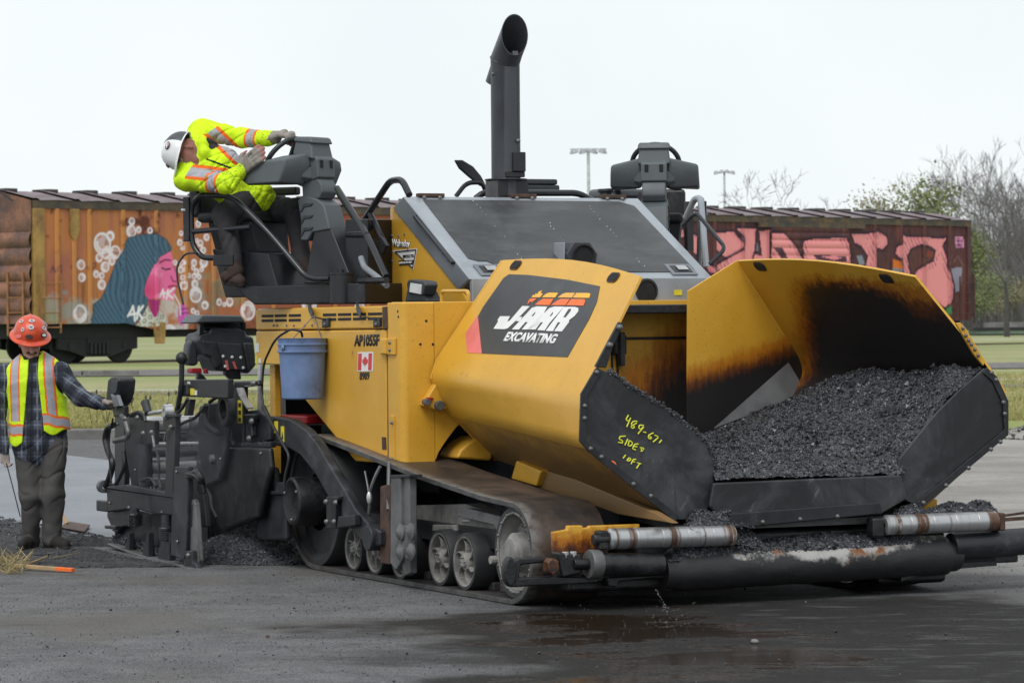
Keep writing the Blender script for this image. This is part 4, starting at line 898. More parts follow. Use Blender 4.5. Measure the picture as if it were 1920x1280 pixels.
text_quad('sign_lettering', 'LONDON ONTARIO', hq(430, 920), hq(765, 900), hq(770, 845), hq(430, 868), m_white, pl_, .0095)
for x, y in ((222, 165), (390, 180), (552, 130), (232, 840), (165, 1232)): bolt(hq(x, y), (0, -1, 0), None, .55)
# work lamp and handle on the block
def wl(x, y, t=.52): return q(*z6(x, y), t=t)
b = MB(); b.hexa([wl(178, 795)+Vector((0, .12*k, 0)) if 0 else v for v in [wl(175, 797), wl(298, 797), wl(298, 797)+Vector((0, .12, 0)), wl(175, 797)+Vector((0, .12, 0)), wl(195, 690), wl(275, 690), wl(275, 690)+Vector((0, .08, 0)), wl(195, 690)+Vector((0, .08, 0))]]); 
lamp = part(b, 'work_lamp', m_plasticdark, .012)
b = MB(); c = [wl(196, 672, .49), wl(280, 680, .49), wl(292, 700, .49), wl(276, 762, .49), wl(190, 752, .49), wl(184, 690, .49)]; b.prism(c, (0, .10, 0)); part(b, 'lamp_housing', m_plasticdark, .015, lamp)
b = MB(); c = [wl(206, 690, .483), wl(268, 700, .483), wl(264, 757, .483), wl(200, 745, .483)]; b.prism(c, (0, .02, 0)); part(b, 'lamp_glass', m_glass, .006, lamp)
b = MB(); b.tube(bend([wl(385, 797, .25), wl(385, 738, .25), wl(535, 738, .25), wl(535, 797, .25)], .05), .013, 8); part(b, 'grab_handle', m_yellow)
# camera / lamp shroud standing on the hood edge
p = q(*z6(1175, 545), s=-2.55); b = MB()
oc = [(-.095, -.09), (-.12, .02), (-.06, .10), (.06, .10), (.12, .02), (.095, -.09)]
b.prism([(p.x, p.y+a, p.z+c) for a, c in oc], (-.20, 0, 0)); sh_ = part(b, 'shroud', m_plasticdark, .006)
b = MB(); b.lathe([(.001, .0), (.07, .0), (.08, .012), (.085, .012)], (p.x+.001, p.y+.01, p.z), (1, 0, 0), 18); part(b, 'lens', m_void, 0, sh_)
b = MB(); b.prism([(p.x-.19, p.y-.125, p.z-.02), (p.x-.03, p.y-.125, p.z-.02), (p.x-.03, p.y-.125, p.z+.1), (p.x-.19, p.y-.125, p.z+.1)], (0, .01, 0)); part(b, 'shroud_plate', m_lid, .004, sh_)
# ---- exhaust stack
ex = Vector((-3.70, 1.65, 0)); rE = .105; z0, z1 = 2.56, 3.565; n = 32; b = MB(); vs = []
for lev in range(3):
    for k in range(n):
        a = 2*math.pi*k/n; c, s_ = math.cos(a)*rE, math.sin(a)*rE; zm = z1-c*math.tan(R(22.5))
        if lev == 0: vs.append((ex.x+c, ex.y+s_, z0))
        elif lev == 1: vs.append((ex.x+c, ex.y+s_, zm))
        else: vs.append((ex.x+.165, ex.y+s_*1.0, zm+(.165-c)))
fs = [(i*n+k, i*n+(k+1) % n, (i+1)*n+(k+1) % n, (i+1)*n+k) for i in range(2) for k in range(n)]
b.add(vs, fs)
# inner wall so the mouth reads as a pipe with thickness
vi = []
for lev in range(2):
    for k in range(n):
        a = 2*math.pi*k/n; c, s_ = math.cos(a)*(rE-.006), math.sin(a)*(rE-.006); zm = z1-c*math.tan(R(22.5))
        vi.append((ex.x+c-.10*(lev == 0), ex.y+s_, zm-.16*(lev == 0)) if lev == 0 else (ex.x+.165, ex.y+s_, zm+(.165-c)))
b.add(vi, [(k, n+k, n+(k+1) % n, (k+1) % n) for k in range(n)])
b.add([vs[2*n+k] for k in range(n)]+[vi[n+k] for k in range(n)], [(k, (k+1) % n, n+(k+1) % n, n+k) for k in range(n)])
stack = part(b, 'exhaust_stack', m_exh, 0, fix=False)
b = MB(); b.tube([Vector((ex.x+math.cos(2*math.pi*k/40)*(rE+.001), ex.y+math.sin(2*math.pi*k/40)*(rE+.001), z1-math.cos(2*math.pi*k/40)*rE*math.tan(R(22.5)))) for k in range(40)], .004, 5, close=True); part(b, 'weld_seam', m_steeldull, 0, stack)
b = MB(); b.lathe([(.11, 0), (.155, 0), (.155, .012), (.11, .012)], (ex.x, ex.y, 2.70), (0, 0, 1), 28, True); b.box((ex.x-.12, ex.y-.11, 2.55), (ex.x+.1, ex.y+.13, 2.70)); part(b, 'exhaust_collar', m_black, .004, stack)
b = MB(); b.box((ex.x+.155, ex.y-.02, z1+.02), (ex.x+.175, ex.y+.02, z1+.05)); part(b, 'pipe_tab', m_steeldull, 0, stack)
b = MB(); b.box((ex.x+.095, ex.y+.0, 2.76), (ex.x+.125, ex.y+.10, 2.90)); b.box((ex.x+.07, ex.y-.05, 2.72), (ex.x+.11, ex.y+.10, 2.76)); part(b, 'sensor_bracket', m_black, .006, stack)
bolt(ex+Vector((.10, .05, 2.98)), (1, .4, 0), stack, 1.1); bolt(ex+Vector((.02, -.105, 3.46)), (.2, -1, 0), stack, .8)
# things on the hood top behind the stack: mirror plate on its arm, seat pads, cross tube
b = MB(); b.prism([q(u, v, s=-4.2) for u, v in ((853, 300), (868, 300), (888, 312), (903, 330), (911, 345), (903, 350), (880, 332), (862, 316))], (-.03, .0, 0)); part(b, 'mirror', m_black, .01)
b = MB(); b.tube(bend([q(855, 368, s=-4.2), q(875, 342, s=-4.2), q(905, 342, s=-4.2), q(912, 366, s=-4.2)], .06), .018, 8); part(b, 'mirror_arm', m_tube)
for i, (ya, yb) in enumerate(((336, 346), (347, 358))):
    b = MB(); a = q(982+i*2, yb, s=-4.35); c = q(1046+i*4, ya, s=-4.35); b.box((-4.75, a.y, a.z), (-4.35, c.y, c.z)); part(b, 'stacked_pad', m_plasticdark, .012)
b = MB(); b.tube(bend([q(892, 372, s=-4.0), q(905, 362, s=-4.0), q(1085, 362, s=-4.0), q(1110, 376, s=-4.0)], .08), .024, 10); part(b, 'cross_tube', m_tube)

# ---- handrails at the hood's rear corners
for sd in (0, 1):
    f_ = mir if sd else (lambda p: Vector(p))
    T0 = .62
    if not sd:
        b = MB(); b.tube(bend([f_(q(*z9(x, y), t=T0)) for x, y in ((135, 570), (450, 92), (560, 82), (628, 225))], .07), .024, 10); part(b, 'handrail', m_tube)
        b = MB(); b.tube([f_(q(*z9(x, y), t=T0)) for x, y in ((268, 400), (410, 690))], .022, 10); part(b, 'handrail_brace', m_tube)
        b = MB(); b.prism([f_(q(*z9(x, y), t=T0-.02)) for x, y in ((360, 605), (412, 690), (375, 780), (340, 700))], (0, .03, 0)); part(b, 'rail_bracket', m_black, .004)
    else:
        b = MB(); b.tube(bend([q(u, v, t=2.95) for u, v in ((1286, 408), (1302, 373), (1314, 371), (1324, 500))], .05), .024, 10); part(b, 'handrail', m_lid)
        b = MB(); b.bar(q(1291, 378, t=2.98), q(1292, 470, t=2.98), .05, .05); part(b, 'handrail_post', m_black)
    if sd: continue
    T1 = .35
    b = MB(); b.tube(bend([f_(q(*z9(x, y), t=T1)) for x, y in ((-40, 160), (235, 590), (415, 975))], .12), .022, 10); part(b, 'step_rail', m_tube)
    b = MB(); b.tube(bend([f_(q(*z9(x, y), t=T1)) for x, y in ((60, 592), (240, 592))], .12), .022, 10); part(b, 'step_rail_tie', m_tube)
    b = MB(); b.tube(bend([f_(q(*z9(x, y), t=.45)) for x, y in ((180, 800), (210, 890), (330, 980), (420, 1060))], .1), .022, 10); part(b, 'lower_step_rail', m_lid)
    b = MB(); b.tube([f_(q(*z9(x, y), t=T1)) for x, y in ((170, 1018), (418, 1010))], .022, 10); part(b, 'lower_rail', m_tube)
b = MB(); b.tube(bend([mir((-3.0, .70, 2.36)), mir((-2.94, .62, 2.46)), mir((-2.50, .62, 2.19)), mir((-2.52, .74, 2.08))], .06), .015, 8); part(b, 'lid_grab_rail', m_tube)
# ---- hopper: bulkhead, wings, gussets, flaps, apron
SBK = -2.36
b = MB(); b.box((SBK-.05, .95, .70), (SBK, 2*TC-.95, 1.565)); b.box((SBK-.05, .79, 1.575), (SBK, 2*TC-.79, 1.83)); blk = part(b, 'hopper_bulkhead', m_yellow_bulk, .004)
b = MB(); b.box((SBK-.01, .95, 1.562), (SBK+.012, 2*TC-.95, 1.580)); part(b, 'bulkhead_seam', m_tar, 0, blk)
for u in (1148, 1158):
    p = q(u, 655, s=SBK); b = MB(); b.box((SBK, p.y-.012, p.z-.32), (SBK+.006, p.y+.004, p.z+.02)); part(b, 'door_edge', m_tar, 0, blk)
b = MB(); p = q(1163, 650, s=SBK+.03); b.box((SBK, p.y-.05, p.z-.05), (SBK+.05, p.y+.04, p.z+.08)); b.cyl((SBK+.04, p.y, p.z-.13), (SBK+.04, p.y, p.z+.10), .03, 10); part(b, 'bulkhead_hinge', m_tar, .006, blk)
# floor of the hopper
b = MB(); b.hexa([(-2.35, .87, .62), (.34, .85, .44), (.34, 2*TC-.85, .44), (-2.35, 2*TC-.87, .62), (-2.35, .87, .66), (.34, .85, .48), (.34, 2*TC-.85, .48), (-2.35, 2*TC-.87, .66)]); part(b, 'hopper_floor', m_steeldull)
# wing section, front and rear: (x, y, z) from the top edge down to the hinge
def rnd(P, r=.07, k=5): return bend(P, r, k)
FR = [Vector(p) for p in ((.155, .73, 1.964), (.33, .34, 1.43), (.375, .215, 1.24), (.365, .20, .985), (.34, .85, .49))]
RE = [Vector(p) for p in ((-1.97, .81, 2.10), (-1.975, .43, 1.50), (-1.98, .37, 1.40), (-1.98, .395, 1.12), (-1.98, .87, .67))]
_n = (RE[0]-FR[0]).cross(FR[1]-FR[0])          # keep the upper panel flat
RE[1] = Vector((-1.978, FR[0].y-(_n.x*(-1.978-FR[0].x)+_n.z*(1.45-FR[0].z))/_n.y, 1.45)); RE[2] = Vector((-1.98, RE[1].y-.045, 1.33))
_up = (RE[0]-RE[1]).normalized()
def wing_sheet(P0, P1, nx=10, th=.014):
    a = rnd(P0, .06); c = rnd(P1, .06); m = len(a); outv = []
    for i in range(m):
        for j in range(nx+1):
            f = j/nx; p = c[i].lerp(a[i], f)
            if i == 0: p = p+_up*(.06*math.sin(math.pi*f))       # the top edge bows up a little
            outv.append(p)
    return a, c, m, outv
def wing(sd):
    f_ = mir if sd else Vector
    a, c, m, V = wing_sheet(FR, RE); nx = 10; N = nx+1
    nrm = []
    for i in range(m):
        d = (V[min(i+1, m-1)*N+5]-V[max(i-1, 0)*N+5]); d.x = 0; d.normalize(); nrm.append(Vector((0, d.z, -d.y))*-1)
    IN = []
    for i in range(m):
        w_ = nrm[i] if nrm[i].y > 0 or i > m-6 else -nrm[i]
        for j in range(N): IN.append(V[i*N+j]+w_*.016)
    b = MB(); n = m*N
    fs = []
    for i in range(m-1):
        for j in range(nx):
            A = i*N+j; fs += [(A, A+1, A+N+1, A+N), (n+A, n+A+N, n+A+N+1, n+A+1)]
    for i in range(m-1):
        for j in (0, nx): A = i*N+j; fs.append((A, A+N, n+A+N, n+A))
    for j in range(nx):
        for i in (0, m-1): A = i*N+j; fs.append((A, n+A, n+A+1, A+1))
    b.add([f_(p) for p in V+IN], fs)
    o = b.build('hopper_wing', [m_yellow, m_yellow_under, m_yellow_wing], PAV, 0, 25)
    me = o.data
    inner = set(range(n, 2*n))
    for pol in me.polygons:
        ins = sum(1 for k in pol.vertices if k >= n)
        if ins >= 3: pol.material_index = 2
        elif min(me.vertices[k].co.z for k in pol.vertices) < .93: pol.material_index = 1
    # lifting holes in the top edge: rims and flat mouths with their inner shade painted dark
    for (u, v) in ((967, 497), (1150, 520)):
        P0 = FR[0]; n0 = ((RE[0]-FR[0]).cross(FR[1]-FR[0])).normalized()
        if n0.y > 0: n0.negate()
        p = qp(u, v, FR[0]+n0*.004, n0); p = p+Vector((0, 0, 0)); ax = (FR[0]-RE[0]).normalized(); up = n0.cross(ax).normalized()
        if up.z < 0: up.negate()
        for rr, nm, mt, lf in ((1.0, 'hole_rim', m_rust, .000), (.72, 'lifting_hole', m_void if not sd else m_void, .003)):
            ring = []
            for k in range(16):
                an = 2*math.pi*k/16; cx = math.cos(an)*.036*rr+(.035 if math.cos(an) > 0 else -.035); ring.append(p+ax*cx+up*math.sin(an)*.038*rr+n0*lf)
            if sd: ring = [x-n0*(.024+lf*2) for x in ring]
            MB().prism([f_(x) for x in ring], f_(n0*.003)-f_(Vector((0, 0, 0)))).build(nm, mt, o)
    # gusset wall that closes the wing at the rear
    S_ = -1.985
    g_ = [(.81, 2.10), (1.20, 1.89), (1.22, .80), (.87, .66), (.40, 1.12), (RE[2].y, 1.33), (RE[1].y, 1.45)]
    gm = MB().prism([f_((S_, y, z)) for y, z in g_], (-.018, 0, 0)).build('wing_gusset', m_yellow_rear, PAV, .003)
    # front edge angle of the wing with its holes
    return o
WN, WF = wing(0), wing(1)
# bare worn triangle low on the far gusset
b = MB(); b.prism(ps(-1.981, [r1(186, 812), r1(518, 520), r1(600, 655)]), (-.003, 0, 0)); part(b, 'worn_bare_plate', plain('worn_bare_steel', (.27, .275, .285), .45, .3, .2, 4, dirt=(.12, .12, .12), dcov=.4))
# decal on the near wing
n0 = ((RE[0]-FR[0]).cross(FR[1]-FR[0])).normalized()
if n0.dot(CLOC-FR[0]) < 0: n0.negate()
PW = FR[0].lerp(FR[1], .5)+n0*.0
pts4 = [FR[0], FR[1], RE[0], RE[2]]
nd = n0; cen = FR[0]
def dq(x, y, l=0): return qp(*z7(x, y), cen+nd*(.003+l), nd)
def wq(x, y, l=0): return qp(x/7.68+890, y/7.68+520, cen+nd*(.003+l), nd)
DEC = sticker('wing_decal', [dq(305, 150), dq(330, 133), dq(420, 136), dq(600, 158), dq(750, 188), dq(735, 262), dq(700, 340), dq(600, 515), dq(205, 498), dq(188, 325), dq(210, 285)], m_decal, PAV, .0, .003)
sticker('decal_corner', [dq(186, 322), dq(130, 405), dq(137, 494), dq(205, 498)], m_pinkred, PAV, .0, .003)
W_ = lambda pts, name, mt, l=.003: sticker(name, [wq(x, y) for x, y in pts], mt, DEC, l, .002)
W_([(275,742),(340,640),(335,612),(370,562),(512,562),(470,640),(510,625),(690,415),(797,418),(580,640),(480,735),(430,748)], 'letter_j', m_white)
W_([(598,632),(640,572),(690,572),(652,634)], 'letter_hyphen', m_white)
def letA(dx, dy, nm, w1=0):
    W_([(540+dx,752+dy),(830+dx,440+dy),(900+dx,420+dy),(1048+dx,424+dy),(838+dx+w1,752+dy),(684+dx,752+dy),(770+dx,648+dy),(735+dx,645+dy),(640+dx,752+dy)], nm, m_white)
    W_([(828+dx,560+dy),(880+dx,500+dy),(872+dx,530+dy),(842+dx,562+dy)], nm+'_counter', m_decal, .005)
letA(0, 0, 'letter_a', 40)
W_([(905,760),(990,650),(955,648),(880,752),(760,752),(1080,445),(1150,422),(1290,424),(1080,660),(1010,768)], 'letter_a', m_white)
W_([(1090,560),(1135,500),(1128,532),(1100,565)], 'letter_a_counter', m_decal, .005)
W_([(1028,772),(1290,428),(1450,428),(1498,445),(1495,490),(1440,560),(1360,620),(1365,640),(1260,780),(1150,776),(1240,650),(1200,648),(1130,776)], 'letter_r', m_white)
W_([(1285,575),(1360,460),(1395,455),(1385,490),(1315,578)], 'letter_r_counter', m_decal, .005)
for nm, mt, rows in (('amber_stripe', m_amber, [[(822,290),(850,250),(870,262),(885,230),(905,245),(925,210),(978,188),(955,225),(985,240),(945,290)],[(970,290),(1030,240),(1080,222),(1208,226),(1160,292)],[(1200,292),(1270,240),(1320,224),(1450,226),(1405,294)],[(1415,294),(1470,226),(1650,228),(1672,244),(1655,298),(1590,298)]]),
                     ('orange_stripe', m_orange, [[(805,306),(900,306),(835,360),(800,350),(760,400),(780,340)],[(872,398),(930,345),(990,310),(1138,312),(1080,402)],[(1102,402),(1180,345),(1240,312),(1375,314),(1310,404)],[(1322,404),(1395,314),(1580,316),(1600,335),(1570,410),(1430,406)]])):
    for r_ in rows: W_(r_, nm, mt)
text_quad('lettering', 'EXCAVATING', wq(408, 920), wq(1140, 958), wq(1215, 818), wq(490, 785), m_white, DEC, .004, bold=.042)
# small warning sticker, latch arm and pin at the rear of the near wing
nb = Vector((0, -1, .05)).normalized()
sticker('warning_sticker', [qp(*z7(x, y), (-1.9, .36, 1.2), nb) for x, y in ((28, 612), (75, 612), (77, 557), (30, 557))], m_warn, PAV, .012)
st_ = sticker('warning_sticker', [qp(*z7(x, y), (-1.9, .355, 1.2), nb) for x, y in ((33, 606), (48, 606), (41, 565))], m_ink, PAV, .016)
sticker('warning_bar', [qp(*z7(x, y), (-1.9, .355, 1.2), nb) for x, y in ((53, 572), (76, 572), (77, 559), (53, 559))], m_red, PAV, .016)
LA = [z4(1190, 682), z4(1208, 690), z4(1228, 850), z4(1165, 868), z4(1066, 832), z4(1080, 800), z4(1150, 690)]
plate_s('wing_latch_arm', LA, -1.95, .07, m_yellow, .012)
plate_s('latch_tab', [z4(1072, 826), z4(1092, 782), z4(1134, 784), z4(1098, 836)], -1.935, .03, m_redp, .008)
p = q(*z4(1165, 832), s=-1.93); b = MB(); b.cyl((p.x-.05, p.y, p.z), (p.x+.02, p.y, p.z), .032, 16); part(b, 'latch_pin', m_steeldull, .004)
p = q(*z4(1092, 812), s=-1.93); b = MB(); b.cyl((p.x-.05, p.y, p.z), (p.x+.015, p.y, p.z), .022, 12); part(b, 'latch_pin', m_steeldull, .003)
# stiffener under the near wing and frame bracket
b = MB(); A = [q(*z7(x, y), t=.62) for x, y in ((362, 992), (478, 1040), (455, 1112), (338, 1078))]; b.prism(A, (0, .25, 0)); part(b, 'wing_hinge_bracket', m_yellow, .012)
b = MB(); A = [q(*z7(x, y), t=.66) for x, y in ((470, 1030), (640, 1080), (1000, 1230), (1085, 1282), (960, 1262), (830, 1240), (720, 1200), (450, 1115))]; b.prism(A, (0, .05, 0)); part(b, 'hopper_sill', m_yellow_under, .008)
# ---- rubber flaps at the front corners, with bolted backing strips
SF = .39
def flap(sd):
    f_ = mir if sd else Vector
    if sd == 0:
        o_ = [(1118, 690), (1090, 738), (1087, 826), (1104, 846), (1180, 905), (1262, 974), (1310, 974), (1338, 940), (1339, 858), (1322, 828), (1307, 813), (1250, 768), (1186, 728), (1140, 697)]
        ed = [(1118, 687), (1088, 738), (1085, 826), (1103, 847), (1265, 978)]; sc_ = [z7(735, 585), z7(680, 740), z7(679, 797), z7(707, 937), z7(757, 975), z7(985, 1155), z7(905, 1100)]
    else:
        o_ = [(1846, 690), (1865, 706), (1886, 752), (1886, 813), (1722, 949), (1699, 938), (1682, 905), (1686, 861), (1737, 797), (1758, 772), (1800, 730)]
        ed = [(1849, 688), (1869, 706), (1890, 752), (1890, 815), (1724, 953)]; sc_ = [r1(1420, 565), r1(1440, 597), r1(1472, 697), r1(1478, 748), r1(1459, 872), r1(1417, 905), r1(1318, 988), r1(1217, 1065), r1(1117, 1142)]
    o = MB().prism(ps(SF, o_), (-.022, 0, 0)).build('rubber_flap', m_flap, PAV, .006)
    E = ps(SF+.004, ed); cen_ = sum((Vector(p) for p in ps(SF, o_)), Vector())/len(o_); ins = []
    for i, p in enumerate(E):
        dirs = (cen_-p); dirs.x = 0
        d = (E[min(i+1, len(E)-1)]-E[max(i-1, 0)]); d.x = 0; d.normalize(); nn = Vector((0, -d.z, d.y)); nn = nn if nn.dot(dirs) > 0 else -nn; ins.append(p+nn*.045)
    b = MB(); b.prism(E+list(reversed(ins)), (.008, 0, 0)); s_ = b.build('clamp_strip', m_black, o, .003)
    for u, v in sc_: bolt(q(u, v, s=SF+.012), (1, 0, 0), o, .95)
    return o
FN, FF = flap(0), flap(1)
# paint marker writing on the near flap
def kq(x, y): return q(x/4.9227+1130, y/4.9227+660, s=SF+.004)
ST = [[(238,580),(212,625),(245,640)],[(258,605),(222,688)],[(318,640),(285,635),(258,665),(300,690),(270,705),(262,680),(315,655)],[(378,678),(340,672),(330,700),(355,715),(375,690)],[(378,690),(325,755)],[(375,735),(400,742)],[(468,745),(425,765),(420,790),(440,803),(452,785),(432,778)],[(480,765),(520,782),(465,828)],[(545,810),(520,838)],
      [(210,775),(160,778),(150,800),(185,820),(180,840),(145,830)],[(232,800),(205,858)],[(245,815),(232,868),(265,862),(278,835),(245,815)],[(330,848),(295,848),(272,892),(305,902)],[(285,870),(318,872)],[(345,880),(378,885),(375,900)],[(352,892),(372,912),(350,912)],
      [(212,948),(188,978)],[(245,975),(220,1000),(245,1005),(262,985),(245,975)],[(308,990),(282,988),(262,1032)],[(275,1010),(298,1012)],[(318,1018),(355,1030)],[(342,1025),(312,1072)]]
for k, s_ in enumerate(ST):
    b = MB(); b.tube(bend([kq(x, y) for x, y in s_], .03, 3), .0042, 5); b.build('marker_stroke', m_chalk, FN)
p = kq(85, 1045); b = MB(); b.lathe([(.001, .003), (.022, .003), (.03, .001)], p, (1, 0, 0), 10); b.build('orange_paint_spot', m_orange, FN)
# yellow angle strips on the wing's front edges, with bolt holes
A_ = ps(.36, [r1(1262, 345), r1(1283, 343), r1(1305, 365), r1(1392, 512), r1(1385, 535), r1(1340, 480)]); o = MB().prism(A_, (-.02, 0, 0)).build('wing_edge_strip', m_yellow, PAV, .004)
for x, y in ((1292, 368), (1305, 400), (1318, 422), (1330, 440), (1345, 462), (1360, 488)): bolt(q(*r1(x, y), s=.362), (1, 0, 0), o, .8)
A_ = ps(.36, [z7(838, 352), z7(862, 362), z7(812, 465), z7(780, 565), z7(728, 560), z7(770, 480)]); o = MB().prism(A_, (-.02, 0, 0)).build('wing_edge_strip', m_tar, PAV, .004)
for x, y in ((840, 378), (795, 460)): bolt(q(*z7(x, y), s=.362), (1, 0, 0), o, 1.3)
# ---- apron that closes the hopper at the front
o_ = ps(.44, [(1338, 905), (1690, 890), (1702, 935), (1655, 962), (1372, 990), (1330, 950)])
ap = MB().prism(o_, (-.03, 0, 0)).build('hopper_apron', m_flap, PAV, .012)
ap2 = MB().prism(ps(.465, [(1366, 962), (1652, 941), (1655, 963), (1372, 991)]), (-.03, 0, 0)).build('apron_lip', m_black, PAV, .008)
for u in (1430, 1500, 1570): bolt(q(u, 978-(u-1430)*.075, s=.465), (1, 0, 0), ap2, .9)

# ---- tracks: endless belt, drive drum, bogie wheels
def track(sd):
    f_ = (lambda p: Vector((p[0], 2.84-p[1], p[2]))) if sd else Vector
    cR, rR, cF, rF = (-3.35, .47), .45, (-.16, .315), .285
    T = []                                              # outline of the belt's outer face in (x, z)
    for k in range(13): a = math.radians(-90-200*k/12*.93); T.append((cR[0]+math.cos(a)*(rR+.015), cR[1]+math.sin(a)*(rR+.015)))
    T[0] = (cR[0], .004)
    T += [(-2.6, .855), (-1.6, .735), (-.6, .64)]
    for k in range(13): a = math.radians(80-170*k/12); T.append((cF[0]+math.cos(a)*(rF+.02), cF[1]+math.sin(a)*(rF+.02)))
    T[-1] = (cF[0], .004); T += [(-.9, .004), (-1.7, .004), (-2.6, .004)]
    P = [Vector((x, 0, z)) for x, z in T]; m = len(P); th = .032; y0, y1 = .0, .50; b = MB(); vs = []
    ctr = Vector((-1.7, 0, .4))
    for i in range(m):
        d = (P[(i+1) % m]-P[i-1]).normalized(); n_ = Vector((d.z, 0, -d.x)); n_ = n_ if n_.dot(ctr-P[i]) > 0 else -n_
        for y, e in ((y0, 0), (y1, 0), (y1, th), (y0, th)): vs.append(f_(P[i]+n_*e+Vector((0, y, 0))))
    fs = []; mi = []
    for i in range(m):
        j = (i+1) % m
        for k in range(4): fs.append((i*4+k, i*4+(k+1) % 4, j*4+(k+1) % 4, j*4+k)); mi.append((2, 0, 0, 1)[k] if True else 0)
    b.v = [tuple(v) for v in vs]; b.f = fs; b.m = mi
    o = b.build('track_belt', [m_belt, m_beltedge, m_belttop], PAV, .004, 50)
    # lugs inside the belt
    lg = MB(); nl = 0
    for i in range(m):
        a, c = P[i], P[(i+1) % m]; L_ = (c-a).length; k = int(L_/.15)
        for j in range(k):
            p = a.lerp(c, (j+.5)/max(k, 1)); d = (c-a).normalized(); n_ = Vector((d.z, 0, -d.x)); n_ = n_ if n_.dot(ctr-p) > 0 else -n_
            v = [f_(p+n_*e+d*s_+Vector((0, y, 0))) for e in (.03, .085) for s_, y in ((-.05, .16), (.05, .16), (.05, .30), (-.05, .30))]
            lg.hexa(v)
    tag(lg.build('belt_lug', m_belt, o, .01), kind='stuff')
    return o
track(0); track(1)
def spokes(mb, r, ax, c, n, r0):
    pass
def bogie(name, c, r, wd, sd=0):
    f_ = mir if sd else Vector; sg = -1 if not sd else 1; ax = (0, sg*-1, 0)
    root = MB().lathe([(r*.80, .012), (r*.86, 0), (r*.97, 0), (r, .02), (r, wd-.02), (r*.97, wd), (r*.5, wd), (r*.5, .05)], f_((c[0], .035, c[1])), ax, 40).build(name, m_tyre, PAV, 0, 30)
    b = MB(); b.lathe([(r*.30, .03), (r*.34, .065), (r*.78, .055), (r*.80, .004), (r*.87, -.002), (r*.88, .010)], f_((c[0], .035, c[1])), ax, 40); b.build('rim', m_wheel, root, 0, 30)
    b = MB(); b.lathe([(.001, -.012), (r*.20, -.010), (r*.24, .004), (r*.30, .008), (r*.33, .030), (r*.31, .07)], f_((c[0], .035, c[1])), ax, 24); b.build('hub', m_wheel, root, 0, 30)
    for k in range(6):
        a = 2*math.pi*k/6+.3; e = a+.50; P = []
        for j in range(5):
            f = j/4; rr = r*(.30+.52*f); aa = a+(e-a)*f*f; P.append((c[0]+math.cos(aa)*rr, c[1]+math.sin(aa)*rr))
        m2 = MB()
        for j in range(4): m2.hexa([f_((P[i][0]+ox, y, P[i][1]+oz)) for y in (.045, .095) for i, ox, oz in ((j, 0, 0), (j+1, 0, 0), (j+1, -.012*math.sin(a), .012*math.cos(a)), (j, -.012*math.sin(a), .012*math.cos(a)))])
        m2.build('spoke', m_wheel, root, 0)
    for k in range(6):
        a = 2*math.pi*k/6; bolt(f_((c[0]+math.cos(a)*r*.165, .026, c[1]+math.sin(a)*r*.165)), (0, sg, 0), root, .55)
    return root
for x, z, r in ((-2.72, .185, .155), (-2.35, .185, .155), (-1.93, .185, .155), (-1.30, .212, .180), (-.92, .212, .180)):
    bogie('bogie_wheel', (x, z), r, .155); b = MB(); b.lathe([(r*.4, 0), (r, 0), (r, .15), (r*.4, .15)], (x, .32, z), (0, 1, 0), 32); part(b, 'inner_bogie_wheel', m_tyre)
# front idler
c = (-.16, .315); r = .283; idl = MB().lathe([(r*.80, .01), (r*.86, 0), (r*.96, 0), (r, .02), (r, .46), (r*.8, .46)], (c[0], .02, c[1]), (0, 1, 0), 48).build('front_idler', m_tyre, PAV, 0, 30)
b = MB(); b.lathe([(r*.42, .03), (r*.46, .10), (r*.70, .10), (r*.78, .03), (r*.82, .0), (r*.87, .0), (r*.88, .02)], (c[0], .02, c[1]), (0, 1, 0), 48); b.build('rim', m_wheel, idl, 0, 30)
b = MB(); b.lathe([(.001, -.035), (r*.30, -.03), (r*.36, -.012), (r*.42, .0), (r*.44, .10)], (c[0], .02, c[1]), (0, 1, 0), 32); b.build('hub', m_wheel, idl, 0, 30)
for k in range(10): a = 2*math.pi*k/10; bolt((c[0]+math.cos(a)*r*.60, .115, c[1]+math.sin(a)*r*.60), (0, -1, 0), idl, 1.1)
for k in range(16): a = 2*math.pi*k/16; bolt((c[0]+math.cos(a)*r*.84, .02, c[1]+math.sin(a)*r*.84), (0, -1, 0), idl, .6)
# rear drive drum and final drive
b = MB(); b.lathe([(.20, .02), (.36, .04), (.40, .0), (.44, .0), (.45, .02), (.45, .46), (.3, .46)], (-3.35, .02, .47), (0, 1, 0), 56); drum = part(b, 'drive_drum', m_tyre)
b = MB(); b.lathe([(.001, 0), (.135, 0), (.142, -.004), (.150, -.004), (.165, .006), (.168, .03), (.165, .34), (.20, .36)], (-3.35, -.16, .475), (0, 1, 0), 44); part(b, 'final_drive_hub', m_tar, 0, drum)
for k in range(3): a = k*2.1+.6; bolt((-3.35+math.cos(a)*.125, -.162, .475+math.sin(a)*.125), (0, -1, 0), drum, .7)
